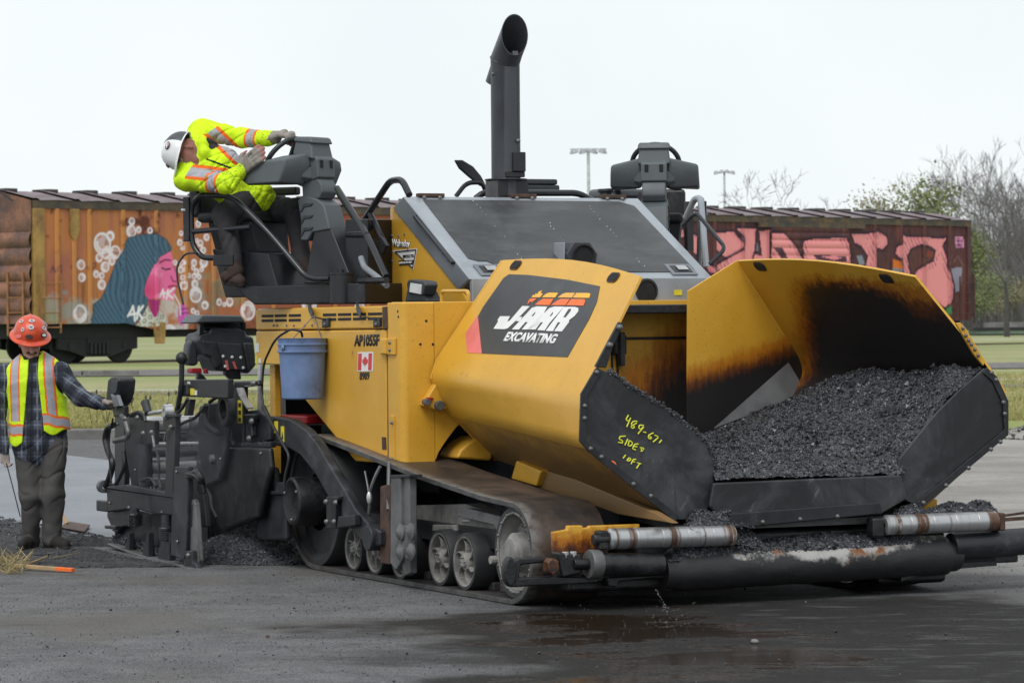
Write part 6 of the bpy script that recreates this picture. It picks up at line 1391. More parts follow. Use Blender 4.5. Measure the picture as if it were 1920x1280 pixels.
# hand control box that the ground worker holds
hb = MB().prism([s7(62, 205), s7(78, 193), s7(112, 193), s7(124, 207), s7(116, 285), s7(100, 335), s7(70, 370), s7(45, 375), s7(50, 320)], (0, .14, 0)).build('hand_control_box', m_rubber, PAV, .02)
p7('box_face', [(82, 212), (118, 214), (110, 275), (95, 288), (80, 270)], TS-.008, .012, m_plasticdark, .004, hb)
p7('box_bracket', [(78, 285), (100, 300), (112, 290), (132, 352), (95, 358)], TS-.02, .03, m_lidside, .006)
p7('box_arm', [(80, 355), (150, 352), (150, 410), (95, 412)], TS-.0, .12, m_black, .01)
b = MB(); b.tube(bend([s7(140, 405, TS), s7(160, 425, TS), s7(178, 500, TS), s7(170, 525, TS), s7(100, 542, TS)], .04), .020, 8); part(b, 'bent_handle', m_steeldull)
b = MB(); b.tube(bend([s7(98, 455, TS+.02), s7(62, 470, TS+.02), s7(48, 530, TS+.02), s7(68, 610, TS+.02), s7(95, 660, TS+.02), s7(75, 740, TS+.02), s7(52, 790, TS+.02)], .1, 8), .024, 8); part(b, 'hydraulic_hose', m_rubber)
b = MB(); b.tube(bend([s7(92, 420, TS), s7(70, 520, TS), s7(72, 640, TS), s7(84, 770, TS)], .2), .008, 6); part(b, 'cable', m_rubber)
b = MB(); b.tube(bend([s7(150, 600, TS+.02), s7(158, 680, TS+.02), s7(125, 750, TS+.02), s7(100, 790, TS+.02)], .15), .016, 8); part(b, 'hydraulic_hose', m_rubber)
b = MB(); b.lathe([(.02, -.03), (.05, -.03), (.05, .03), (.02, .03)], s7(42, 790, TS+.02), (1, 0, 0), 12, True); part(b, 'hose_fitting', m_steeldull)
# ragged hose bundle at the gate's front
rn = random.Random(5); b = MB()
for k in range(5):
    b.tube(bend([s7(505+rn.uniform(-5, 10), 725+rn.uniform(-10, 20), TS-.02), s7(540+rn.uniform(-10, 10), 710+rn.uniform(-8, 20), TS-.03), s7(570+rn.uniform(-8, 8), 740+rn.uniform(-10, 20), TS-.02), s7(575+rn.uniform(-12, 10), 800+rn.uniform(-20, 30), TS)], .1), .022, 8)
part(b, 'hose_bundle', m_tar)
# rear screed console: hood, sloping face, red lamps
def c5(x, y, s): return q(x/6.094+340, y/6.094+570, s=s)
CS = -5.6
b = MB(); F_ = [c5(x, y, CS) for x, y in ((340, 262), (600, 270), (735, 290), (750, 360), (830, 375), (865, 690), (770, 800), (660, 770), (495, 770), (385, 760), (340, 620), (262, 590), (180, 420), (215, 340), (320, 320))]
b.prism(F_, (-.30, 0, 0)); con = part(b, 'screed_console', m_plasticdark, .025)
b = MB(); b.prism([c5(x, y, CS+.012) for x, y in ((415, 440), (690, 455), (760, 760), (660, 755), (485, 740))], (-.03, 0, 0)); part(b, 'console_face', m_plasticdark, .008, con)
b = MB(); b.prism([c5(x, y, CS+.02) for x, y in ((235, 410), (400, 430), (470, 700), (385, 745), (340, 610), (270, 580))], (-.06, 0, 0)); part(b, 'console_cheek', m_rubber, .015, con)
b = MB(); b.prism([c5(x, y, CS+.02) for x, y in ((705, 440), (830, 440), (860, 680), (770, 780))], (-.06, 0, 0)); part(b, 'console_cheek', m_rubber, .015, con)
b = MB(); b.prism([c5(x, y, CS-.12) for x, y in ((58, 660), (80, 470), (110, 410), (180, 400), (200, 690), (150, 705), (80, 700))], (-.12, 0, 0)); part(b, 'console_side', m_plasticdark, .02, con)
b = MB(); b.prism([c5(x, y, CS+.05) for x, y in ((152, 215), (240, 122), (690, 130), (740, 205), (700, 212), (250, 215), (205, 222))], (-.35, 0, 0)); hdm = part(b, 'console_hood', m_plastic, .015)
b = MB(); b.prism([c5(x, y, CS) for x, y in ((215, 222), (250, 215), (262, 330), (205, 360))], (-.05, 0, 0)); part(b, 'hood_stay', m_black, .004, con); b = MB(); b.prism([c5(x, y, CS) for x, y in ((700, 205), (740, 205), (740, 300), (705, 290))], (-.05, 0, 0)); part(b, 'hood_stay', m_black, .004, con); b = MB(); b.prism([c5(x, y, CS-.2) for x, y in ((250, 215), (700, 205), (700, 290), (250, 300))], (-.02, 0, 0)); part(b, 'hood_stay', m_black, .004, con)
for x, y in ((478, 597), (580, 605), (680, 610), (502, 712), (708, 727)):
    b = MB(); b.ball(c5(x, y, CS+.014), (.008, .012, .012), 8, 5); part(b, 'white_screw', m_white, 0, con)
for x0, y0, x1, y1 in ((500, 640, 545, 750), (580, 655, 640, 740)):
    b = MB(); b.prism([c5(x, y, CS+.016) for x, y in ((x0, y0), (x0+28, y0), (x1, y1), (x1-28, y1))], (-.004, 0, 0)); part(b, 'red_label', m_pinkred, 0, con)
b = MB(); b.prism([c5(x, y, CS-.1) for x, y in ((112, 735), (235, 728), (240, 792), (115, 790))], (-.1, 0, 0)); part(b, 'tail_lamp', m_redp, .01, con)
b = MB(); b.prism([c5(x, y, CS+.0) for x, y in ((272, 740), (300, 740), (318, 795), (275, 795))], (-.05, 0, 0)); part(b, 'tail_lamp', m_redp, .006, con)
b = MB(); b.prism([c5(x, y, CS-.05) for x, y in ((185, 790), (235, 790), (300, 860), (180, 860))], (-.05, 0, 0)); part(b, 'console_foot', m_black, .01, con); b = MB(); b.prism([c5(x, y, CS) for x, y in ((500, 760), (680, 760), (690, 860), (560, 860), (500, 800))], (-.06, 0, 0)); part(b, 'console_foot', m_black, .01, con)
# bolts, caked crumbs and hoses all over the screed
for x, y, t in ((75, 880, TS+.02), (180, 905, TS+.02), (360, 930, TS+.02), (440, 710, TS-.04), (445, 1090, TS-.04), (118, 450, TS+.18), (215, 700, TS+.10), (578, 400, -.28), (680, 640, -.28), (720, 600, -.22), (900, 610, -.22)):
    bolt(s7(x, y, t-.004), (0, -1, 0), None, RND.uniform(.6, .9))
for path, t, r in (([(225, 800), (235, 760), (300, 740), (330, 790)], TS+.06, .012), ([(330, 590), (345, 660), (340, 740), (355, 800)], TS+.04, .010), ([(430, 470), (480, 440), (540, 420), (600, 345)], -.45, .012), ([(620, 330), (660, 300), (690, 315), (720, 300)], -.3, .014), ([(700, 420), (740, 470), (735, 530), (760, 560)], -.24, .015), ([(190, 405), (230, 380), (262, 400), (270, 435)], TS+.05, .012), ([(400, 400), (450, 390), (480, 350), (500, 310)], -.5, .012), ([(600, 790), (625, 840), (630, 900), (660, 960)], -.26, .012)):
    b = MB(); b.tube(bend([s7(x, y, t) for x, y in path], .1, 6), r, 7); part(b, 'hydraulic_hose', m_rubber)
rn = random.Random(17); b = MB()
for k in range(700):
    x = rn.uniform(60, 415); y = 793+(x-60)*.108+rn.gauss(0, 9); p = s7(x, y, TS+rn.uniform(.02, .2)); r = rn.uniform(.006, .016); b.ball(p, (r, r, r*.7), 5, 3)
for k in range(500):
    x = rn.uniform(90, 440); y = 1095+(x-60)*.33+rn.gauss(0, 12)-rn.random()*60; p = s7(x, y, TS+.08); r = rn.uniform(.006, .014); b.ball(p, (r, r, r*.7), 5, 3)
for k in range(350):
    x = rn.uniform(740, 945); p = s7(x, 556+rn.gauss(0, 5), -.2+rn.uniform(0, .2)); r = rn.uniform(.005, .012); b.ball(p, (r, r, r*.7), 5, 3)
tag(part(b, 'caked_crumbs', m_asph, 0, fix=False), kind='stuff')
for x, y in ((612, 430), (640, 640)):
    b = MB(); b.lathe([(.001, -.03), (.03, -.025), (.034, 0)], s7(x, y, -.28), (0, 1, 0), 12); part(b, 'plug_cap', m_steeldull)
p7('top_cap', [(170, 398), (200, 384), (250, 392), (246, 408), (176, 412)], TS+.08, .14, m_black, .006)
p7('top_cap', [(358, 396), (434, 394), (436, 412), (360, 414)], TS-.02, .14, m_black, .006)
# far side of the screed
b = MB(); b.box((-6.2, 2*TC+.2, .05), (-4.6, 2*TC+.5, .85)); part(b, 'far_end_gate', m_black, .02)
# ------------------------------------------------------------------ people: one smooth body each, grown from limbs and meshed as one surface
def surfnet(F, lo, h):
    nx, ny, nz = F.shape; ins = F < 0; cs = np.zeros((nx-1, ny-1, nz-1, 3), np.float32); cnt = np.zeros((nx-1, ny-1, nz-1), np.float32)
    for ax in range(3):
        sl0 = [slice(None)]*3; sl1 = [slice(None)]*3; sl0[ax] = slice(0, -1); sl1[ax] = slice(1, None)
        a, b_ = F[tuple(sl0)], F[tuple(sl1)]; cr = (a < 0) != (b_ < 0); t = np.where(cr, a/np.where(cr, a-b_, 1), 0).astype(np.float32)
        o1, o2_ = [x for x in range(3) if x != ax]; dims = [nx-1, ny-1, nz-1]
        for d1 in (0, 1):
            for d2 in (0, 1):
                s = [None]*3; s[ax] = slice(0, dims[ax]); s[o1] = slice(d1, d1+dims[o1]); s[o2_] = slice(d2, d2+dims[o2_]); s = tuple(s)
                c = cr[s]; cnt += c; cs[..., ax] += np.where(c, t[s], 0); cs[..., o1] += c*d1; cs[..., o2_] += c*d2
    idx = np.full(cnt.shape, -1, np.int64); act = np.argwhere(cnt > 0); idx[tuple(act.T)] = np.arange(len(act))
    V = (act+cs[tuple(act.T)]/cnt[tuple(act.T)][:, None])*h+lo; Q = []
    for ax in range(3):
        sl0 = [slice(None)]*3; sl1 = [slice(None)]*3; sl0[ax] = slice(0, -1); sl1[ax] = slice(1, None)
        a, b_ = ins[tuple(sl0)], ins[tuple(sl1)]; e = np.argwhere(a != b_); o1, o2_ = (ax+1) % 3, (ax+2) % 3
        e = e[(e[:, o1] > 0) & (e[:, o2_] > 0) & (e[:, o1] < F.shape[o1]-1) & (e[:, o2_] < F.shape[o2_]-1)]
        def ci(d1, d2): x = e.copy(); x[:, o1] -= d1; x[:, o2_] -= d2; return idx[tuple(x.T)]
        q4 = np.stack([ci(1, 1), ci(0, 1), ci(0, 0), ci(1, 0)], 1); fl_ = a[tuple(e.T)]; q4[~fl_] = q4[~fl_][:, ::-1]; Q.append(q4)
    Q = np.concatenate(Q); return V, Q[(Q >= 0).all(1)]
class Body:
    def __init__(s, h=.007): s.P = []; s.h = h
    def cap(s, a, b, r1, r2=None, g='cloth', k=.03, sq=None):      # tapered limb; sq = (direction, factor) flattens it
        s.P.append((np.array(a, np.float32), np.array(b, np.float32), r1, r1 if r2 is None else r2, g, k, sq)); return s
    def ball(s, c, r, g, k=.02, sq=None): return s.cap(c, c, r, r, g, k, sq)
    def field(s, pts=None, pad=.05):
        al = np.array([p-max(r1, r2)*1.3 for a, b, r1, r2, *_ in s.P for p in (a, b)]); ah = np.array([p+max(r1, r2)*1.3 for a, b, r1, r2, *_ in s.P for p in (a, b)])
        lo = al.min(0)-pad; hi = ah.max(0)+pad; n = np.ceil((hi-lo)/s.h).astype(int)+1; ax = [lo[i]+np.arange(n[i], dtype=np.float32)*s.h for i in range(3)]
        F = np.full(n, .2, np.float32); s.lo = lo
        for a, b, r1, r2, g, k, sq in s.P:
            m = max(r1, r2)*1.25+k+.03; l_ = np.minimum(a, b)-m; h_ = np.maximum(a, b)+m
            i0 = np.maximum(((l_-lo)/s.h).astype(int), 0); i1 = np.minimum(((h_-lo)/s.h).astype(int)+2, n); sl = tuple(slice(i0[i], i1[i]) for i in range(3))
            X, Y, Z = np.meshgrid(ax[0][sl[0]], ax[1][sl[1]], ax[2][sl[2]], indexing='ij'); d = s.dist(np.stack([X, Y, Z], -1), a, b, r1, r2, sq)
            f = F[sl]; hh = np.clip(.5+.5*(f-d)/k, 0, 1); F[sl] = f*(1-hh)+d*hh-k*hh*(1-hh)
        s.ax = ax; return F
    @staticmethod
    def dist(P, a, b, r1, r2, sq):
        ab = b-a; pa = P-a; l2 = float(ab@ab)+1e-9; t = np.clip((pa@ab)/l2, 0, 1) if l2 > 1e-8 else np.zeros(P.shape[:-1], np.float32); D = pa-t[..., None]*ab
        if sq is not None: u = np.array(sq[0], np.float32); u /= np.linalg.norm(u); c = D@u; D = D+(c*(1/sq[1]-1))[..., None]*u
        return np.sqrt((D*D).sum(-1))-(r1+(r2-r1)*t)
    def group(s, V):
        best = np.full(len(V), 1e9); gi = np.zeros(len(V), int); tt = np.zeros(len(V)); names = []
        for j, (a, b, r1, r2, g, k, sq) in enumerate(s.P):
            d = s.dist(V, a, b, r1, r2, sq); m = d < best; best[m] = d[m]; gi[m] = j
        return np.array([p[4] for p in s.P], object)[gi], gi
def folds(X, Y, Z, amp, sc, seed):
    rg = np.random.default_rng(seed); o = 0
    for i in range(5):
        d = rg.normal(0, 1, 3); d /= np.linalg.norm(d); w = rg.normal(0, 1, 3)*.6; fr = sc*(1+.5*i)
        o = o+np.sin((X*d[0]+Y*d[1]+Z*d[2])*fr+1.6*np.sin((X*w[0]+Y*w[1]+Z*w[2])*sc*.6+i)+i*2.1)/(1+.6*i)
    return o*amp
def creases(X, Y, Z, amp, sc, seed):
    rg = np.random.default_rng(seed); o = 0
    for i in range(3):
        d = rg.normal(0, 1, 3); d /= np.linalg.norm(d); w = rg.normal(0, 1, 3)*.8; f = np.sin((X*d[0]+Y*d[1]+Z*d[2])*sc*(1+.3*i)+1.8*np.sin((X*w[0]+Y*w[1]+Z*w[2])*sc*.5+i*1.7)); m = np.clip(np.sin((X*w[1]+Y*w[2]+Z*w[0])*sc*.45+i)+.3, 0, 1); o = o+np.exp(-(f/.22)**2)*m
    return o*amp
def body_mesh(name, B, color, mat, parent, wr=None, clip=None, sm_it=1):
    F = B.field(); X, Y, Z = np.meshgrid(*B.ax, indexing='ij')
    if wr is not None: F = F+wr(X, Y, Z).astype(np.float32)
    if clip is not None: F = np.maximum(F, clip(X, Y, Z).astype(np.float32))
    V, Q = surfnet(F, B.lo, B.h); me = bpy.data.meshes.new(name); me.from_pydata(V.tolist(), [], Q.tolist())
    C = np.ones((len(V), 4), np.float32); C[:, :3] = color(V); at = me.color_attributes.new('paint', 'FLOAT_COLOR', 'POINT'); at.data.foreach_set('color', C.ravel())
    me.polygons.foreach_set('use_smooth', [True]*len(me.polygons)); me.materials.append(mat); me.update(); return link(name, me, parent)
def unit(v): v = np.array(v, float); return v/np.linalg.norm(v)
def hand(B, wrist, d, n, curl, g='glove', sc=1.0, thumb=1, tips=None, spread=.10):
    w = np.array(wrist, float); d = unit(d); n = unit(np.array(n)-d*np.dot(n, d)); s = np.cross(d, n)*thumb
    for k in (-.028, -.009, .010, .028): B.cap(w+s*k*.7*sc, w+d*.085*sc+s*k*sc, .019*sc, .015*sc, g, .012, (n, .9))
    for i, (k, L_) in enumerate(((-.030, .066), (-.010, .078), (.010, .084), (.031, .074))):
        p = w+d*.085*sc+s*k*sc; dd = unit(d+s*k*spread*14); nn = n
        c = curl if np.isscalar(curl) else curl[i]
        for j, (f, r) in enumerate(((.45, .0115), (.32, .0105), (.26, .0095))):
            a = c*(.6, 1.15, .85)[j]; d2 = unit(dd*math.cos(a)+nn*math.sin(a)); n2 = unit(nn*math.cos(a)-dd*math.sin(a)); e = p+d2*L_*f*sc*1.15
            B.cap(p, e, r*sc, r*.93*sc, (tips if (tips and j == 2) else g), .006); p, dd, nn = e, d2, n2
    p = w+d*.025*sc+s*.034*sc; e = p+(d*.55+s*.6+n*.35)*.045*sc; B.cap(p, e, .0155*sc, .0135*sc, g, .010); e2 = e+(d*.8+s*.1+n*.5)*.034*sc; B.cap(e, e2, .0125*sc, .0105*sc, tips or g, .006)
def m_body(name, ro):
    def fn():
        c = attr('paint'); n = noi(45, 4, .6); f = noi(420, 2, .5); c = mix(n.step(.45, .75)*.22, c, (.03, .03, .025))
        return dict(col=c, rough=ro, normal=bump(f*.5+n, .25, .003), spec=.25)
    return MAT(name, fn)
m_bodymat = m_body('clothed_body', .8)
m_vest = m_body('hi_vis_fabric', .6)
LIME, HIORG, SIL = s2l((214, 240, 30)), s2l((244, 110, 30)), s2l((164, 166, 176))
LIME = (.60, .86, .015); HIORG = (.82, .16, .02); SIL = (.36, .36, .40)
SKIN = (.55, .30, .24)
def setc(C, m, c, k=1): C[m] = C[m]*(1-k)+np.array(c)*k
# ---- the worker on the ground
YW0 = W(60, 1030, z=0).y
PR = empty('person', (W(70, 1030, z=0).x, YW0, 0), 0, 'man in orange stickered hard hat, hi-vis vest and plaid shirt standing at the screed', 'person')
PO = np.array(PR.location)
def wp(u, v, dy=0): return np.array(W(u, v, Y=YW0+dy))
B = Body(.0065)
FWD = unit((.18, -1, 0))
hipL, hipR = wp(52, 836, .02), wp(102, 836, -.02); kneeL, kneeR = wp(60, 930, -.04), wp(99, 928, -.06); ankL, ankR = wp(56, 1008, .04), wp(99, 1006, -.02)
flat = ((FWD[0], FWD[1], 0), .72)
B.cap(wp(76, 835), wp(78, 800), .155, .16, 'pants', .04, flat)
for h_, k_, a_ in ((hipL, kneeL, ankL), (hipR, kneeR, ankR)):
    B.cap(h_+np.array((0, 0, -.02)), k_, .105, .082, 'pants', .03); B.cap(k_, a_, .082, .066, 'pants', .03); B.cap(a_+np.array((0, 0, .05)), a_+np.array((0, 0, -.02)), .074, .07, 'pants', .03)
def boot(a_, dirn):
    d = unit(dirn); f = np.array((a_[0], a_[1], 0)); B.cap(f+d*-.06+(0, 0, .062), f+d*.02+(0, 0, .066), .052, .056, 'boot', .02); B.cap(f+d*.02+(0, 0, .062), f+d*.155+(0, 0, .048), .050, .043, 'boot', .03); B.cap(f+d*-.07+(0, 0, .018), f+d*.165+(0, 0, .018), .044, .042, 'sole', .008, ((0, 0, 1), .42)); B.cap(f+(0, 0, .07), f+(0, 0, .16), .055, .06, 'boot', .02)
boot(ankL, (-.25, -1, 0)); boot(ankR, (.75, -.75, 0))
chest, waist, neck = wp(66, 715, -.01), wp(74, 800, .0), wp(60, 672, -.02)
shL, shR = wp(13, 703, .03), wp(112, 700, -.03)
tor = [(waist+np.array((0, 0, -.11)), waist, .200, .194), (waist, chest, .194, .200), (chest, wp(63, 694, 0), .185, .13)]
for a_, b_, r1, r2 in tor: B.cap(a_, b_, r1, r2, 'shirt', .04, flat)
B.cap(shL, shR, .088, .088, 'shirt', .05)
elR, wrR = wp(150, 745, -.10), wp(192, 757, -.16)
elL, wrL = wp(-4, 772, .02), wp(4, 842, -.08)
B.cap(shR, elR, .080, .066, 'shirt', .03); B.cap(elR, wrR, .064, .048, 'shirt', .02)
B.cap(shL, elL, .080, .066, 'shirt', .03); B.cap(elL, wrL, .064, .048, 'shirt', .02)
hand(B, wrR+unit(wrR-elR)*.01, wrR-elR+np.array((0, 0, .05)), (.3, -.6, -.7), .55, 'hand', .95, -1)
hand(B, wrL+np.array((.005, 0, -.01)), (.15, -.12, -1), (.6, -.7, 0), .75, 'hand', .98, 1)
B.cap(wp(61, 690, .0), wp(58, 664, -.03), .066, .060, 'hood', .03)
for a0 in np.linspace(0, 2*math.pi, 11)[:-1]:
    c = wp(59, 674, .0)+np.array((math.cos(a0)*.088, math.sin(a0)*.085, .014*math.sin(a0))); B.ball(c, .036, 'hood', .03)
hc = wp(57, 645, -.05); hf = unit(FWD*.92+np.array((.10, 0, -.30))); hr = unit(np.cross(hf, (0, 0, 1))); hu = np.cross(hr, hf)
def hd(x, y, z): return hc+hr*x+hf*y+hu*z                       # head frame: right, forward, up
B.cap(hd(0, -.015, .03), hd(0, .0, .05), .088, .088, 'skin', .03, (hr, .86)); B.cap(hd(0, .025, -.03), hd(0, .045, -.072), .064, .040, 'skin', .035)
B.cap(hd(0, .085, .012), hd(0, .105, -.024), .012, .017, 'skin', .014); B.cap(hd(-.034, .076, .032), hd(.034, .076, .032), .014, .014, 'skin', .02)
for s_ in (-1, 1): B.ball(hd(s_*.033, .066, -.02), .026, 'skin', .025); B.cap(hd(s_*.078, -.01, .02), hd(s_*.076, -.015, -.02), .014, .010, 'skin', .01)
B.cap(hd(-.024, .089, -.048), hd(.024, .089, -.048), .0085, .0085, 'lips', .006)
B.cap(hd(-.032, .086, -.040), hd(.0, .099, -.034), .007, .010, 'moustache', .006); B.cap(hd(.032, .086, -.040), hd(.0, .099, -.034), .007, .010, 'moustache', .006)
PXC = wp(66, 760)[0]
def wcol(V):
    g, gi = B.group(V); C = np.zeros((len(V), 3)); x, y, z = V.T; u = x-PXC
    setc(C, np.isin(g, ['pants']), (.068, .065, .064)); setc(C, g == 'boot', (.022, .020, .019)); setc(C, g == 'sole', (.018, .017, .016))
    setc(C, g == 'hood', (.016, .016, .018)); setc(C, g == 'skin', SKIN); setc(C, g == 'hand', (.30, .25, .23)); setc(C, g == 'lips', (.44, .21, .17)); setc(C, g == 'moustache', (.035, .02, .015))
    m = g == 'shirt'; gi_arm = m & ((x > shR[0]+.04) & (z < shR[2]+.05))
    aU = np.where(gi_arm, (V-shR)@unit(wrR-shR), z*1.0); bU = np.where(gi_arm, (V-shR)@unit(np.cross(wrR-shR, (0, 1, 0))), u+.25*(y-YW0))
    C[m] = (.070, .083, .118)
    def band(q_, per, w, off=0): return np.abs(((q_+off) % per)-per/2) < w
    for q_ in (aU, bU):
        setc(C, m & band(q_, .118, .030), (.015, .017, .026), .75); setc(C, m & band(q_, .118, .0045, .059), (.20, .22, .26), .75); setc(C, m & band(q_, .118, .003, .027), (.14, .155, .19), .6)
    setc(C, m & (np.abs(u+.01-.03*(z-1.0)) < .004) & (z < 1.36) & ~gi_arm, (.012, .012, .016))
    return C
wr_w = lambda X, Y, Z: creases(X, Y, Z*.7, .008, 18, 43)*np.where((Z < 1.38) & (Z > .14), 1, 0)+folds(X, Y, Z*.5, .0030, 24, 5)*np.where(Z < 1.40, 1, 0)+np.where((Z < .85), folds(X, Y, Z*.28, .0055, 24, 9)+folds(X, Y, Z*.5, .0022, 44, 19), 0)
pb = body_mesh('body', B, wcol, m_bodymat, PR, wr_w)
# vest over the shirt, open at the front
Bv = Body(.006)
for a_, b_, r1, r2 in tor: Bv.cap(a_, b_, r1+.024, r2+.024, 'v', .04, flat)
Bv.cap(shL*.80+shR*.20, shR*.80+shL*.20, .095, .095, 'v', .06)
cV = wp(62, 700)
def vclip(X, Y, Z):
    u = X-wp(67, 760)[0]; f = (Y-YW0-.0)
    op = .036+.055*np.clip((1.32-Z)/.55, 0, 1)                    # how far the two fronts gape
    gap = np.where(f < .02, (op-np.abs(u-.004)), -1)
    arm = np.maximum(np.maximum(.195-np.abs(u-.0), .0)*-1+.0, -1)
    holeL = .098-np.sqrt((X-shL[0]+.075)**2+((Z-shL[2]+.05)*.75)**2); holeR = .098-np.sqrt((X-shR[0]-.075)**2+((Z-shR[2]+.05)*.75)**2)
    hem = np.where(u < 0, .80-.02*np.sin(X*40), .885-.02*np.sin(X*36))-Z
    necky = .085-np.sqrt((X-neck[0])**2+(Y-neck[1]-.0)**2*.8+((Z-neck[2])*.55)**2)
    return np.maximum.reduce([gap, holeL, holeR, hem, necky])
def vcol(V):
    x, y, z = V.T; C = np.zeros((len(V), 3)); C[:] = LIME; u = x-wp(67, 760)[0]; n = np.sin(x*60)*.004
    fr = y < YW0+.04
    vs_ = np.abs(u)-.5*.0; cen_ = np.where(u < 0, .135, .125+.07*(1.25-z))
    d = np.abs(np.abs(u)-cen_)
    setc(C, (d < .040) & (z > .97), HIORG); setc(C, (d < .026) & (z > .97), SIL)
    zz = z-np.where(u < 0, .905+.06*(u+.12)*-1, .985-.25*(u-.1)); d = np.abs(zz+n)
    setc(C, d < .045, HIORG); setc(C, d < .028, SIL); return C
vest = body_mesh('hi_vis_vest', Bv, vcol, m_vest, PR, lambda X, Y, Z: folds(X, Y, Z, .0026, 26, 3), vclip)
# hard hat
m_hat1 = plain('orange_hard_hat', (.62, .075, .03), .32, 0, .12, 12, dirt=(.25, .06, .04), dcov=.3)
m_hat2 = plain('white_hard_hat', (.72, .73, .73), .32, 0, .06, 12, dirt=(.3, .29, .28), dcov=.28)
m_sticker = plain('worn_sticker', (.50, .50, .53), .45, 0, .3, 60, dirt=(.30, .14, .12), dcov=.45)
m_hatd = plain('dark_grey_hat_paint', (.055, .06, .07), .4, 0, .3, 14)
def frame(o, x, y, z):
    return lambda a, b_, c: Vector(o+x*a+y*b_+z*c)
def hat(parent, fr_, mat, peak=False, hs=1.12):
    fr0 = fr_; fr_ = lambda a, b_, c: fr0(a*hs, b_*hs, c*hs)
    b = MB(); n = 40; prof = []; 
    for k in range(11): a = k/10*math.pi/2; prof.append((math.cos(a), math.sin(a)))
    vs = []
    for c_, s_ in prof:
        for k in range(n):
            t = 2*math.pi*k/n; cx, cy = math.cos(t), math.sin(t); ridge = .010*math.exp(-(cx/.16)**2)*s_ if True else 0
            vs.append(fr_(max(c_, .002)*cx*.112, max(c_, .002)*cy*.132, s_**.9*(.125)+ridge))
    b.add(vs, [(i*n+k, i*n+(k+1) % n, (i+1)*n+(k+1) % n, (i+1)*n+k) for i in range(10) for k in range(n)])
    ring = []
    for rr, dz in ((1.0, .0), (1.16, -.010), (1.24, -.016), (1.24, -.022), (1.0, -.010)):
        for k in range(n):
            t = 2*math.pi*k/n; cx, cy = math.cos(t), math.sin(t); e = rr
            if peak: e = 1+(rr-1)*(.22+(1.9*max(0, cy)**1.5))
            ring.append(fr_(cx*.112*e, cy*.132*e, dz*(1.0 if not peak else .5+max(0, cy))))
    b.add(ring, [(i*n+k, i*n+(k+1) % n, (i+1)*n+(k+1) % n, (i+1)*n+k) for i in range(4) for k in range(n)])
    return b.build('hard_hat', mat, parent, 0, 45)
hatf = frame(hc+hu*.076+hf*-.018, hr, unit(hf+hu*-.12), unit(hu+hf*.12))
H1_ = hat(PR, hatf, m_hat1)
def on_hat(fr0, t, e, off=.004, hs=1.12):
    fr_ = lambda a, b_, c: fr0(a*hs, b_*hs, c*hs)       # point and normal on the dome: t round from the right, e up
    cx, cy = math.cos(t), math.sin(t); c_, s_ = math.cos(e), math.sin(e); p = fr_(c_*cx*.112, c_*cy*.132, s_**.9*.125+.010*math.exp(-(cx/.16)**2)*s_); o = fr_(0, 0, -.02); return p+(p-o).normalized()*off, (p-o).normalized()
def spot(fr_, t, e, r, mat, parent, name='helmet_sticker', sx=1, off=.003, n=14):
    p, nn = on_hat(fr_, t, e, off); u = nn.cross(Vector((0, 0, 1))).normalized(); v = u.cross(nn); v = -v if v.z < 0 else v; b = MB(); b.prism([p+u*math.cos(6.2832*k/n)*r*sx+v*math.sin(6.2832*k/n)*r for k in range(n)], nn*.002); return b.build(name, mat, parent), p, u, v, nn
f_ = math.pi/2
for t, e, r, sx, mt in ((f_+.95, .55, .017, 1.2, m_sticker), (f_-.15, .75, .020, 1.1, m_sticker), (f_-.10, 1.12, .016, 1.5, m_sticker), (f_-.75, .55, .017, .8, m_sticker), (f_-1.3, .9, .018, 1, m_sticker), (f_+1.5, .55, .018, 1, m_sticker)):
    o, p, u, v, nn = spot(hatf, t, e, r, mt, H1_, sx=sx); b = MB(); b.prism([p+nn*.003+u*a*r+v*c*r for a, c in ((-.5, -.2), (.1, -.4), (.5, .2), (.2, .5), (-.1, 0), (-.4, .3))], nn*.001); b.build('sticker_mark', m_plasticdark, o)
spot(hatf, f_+.75, .22, .018, m_ink, H1_, sx=1.7); spot(hatf, f_+.75, .22, .011, m_white, H1_, 'sticker_mark', 1.8, .006); spot(hatf, f_-.25, .25, .016, m_rust, H1_, sx=1.9)
spot(hatf, f_-.95, .12, .016, m_pinkred, H1_, sx=1.9); spot(hatf, f_+2.1, .3, .04, m_sticker, H1_, sx=1.2)
# cord he holds, running down past his knee
b = MB(); b.tube(bend([Vector(wp(12, 868, -.14)), Vector(wp(22, 905, -.12)), Vector(wp(38, 968, -.10))], .2), .0045, 6); tag(b.build('depth_probe', m_rubber), 'thin black probe rod hanging from the hand of the man in the orange hard hat', 'probe')

# ---- the operator leaning out of the near station
OP = empty('person', WM(sm((-.66, .02, 1.97))), 0, 'man in white hard hat and hi-vis jacket leaning out over the rail of the paver', 'person')
def op(x, y, Y): return np.array(WM(sm(sq_(x/6.736+290, y/6.736+210, Y))))
def op2(x, y, Y): return np.array(WM(sm(so(x, y, Y))))
B = Body(.006)
XS = np.array(MF*SX.x+ML*SX.y); YS = np.array(MF*SY.x+ML*SY.y)
hipN, hipF = op2(590, 640, -.10), op2(640, 640, .12)
kN, aN = op2(478, 690, -.26), op2(532, 960, -.30); kF, aF = op2(925, 655, .10), op2(960, 960, .06)
B.cap(hipN, hipF, .135, .135, 'pants', .04); B.cap(hipN, kN, .105, .088, 'pants', .03); B.cap(kN, aN, .086, .066, 'pants', .03)
B.cap(hipF, kF, .108, .088, 'pants', .03); B.cap(kF, aF, .084, .066, 'pants', .03)
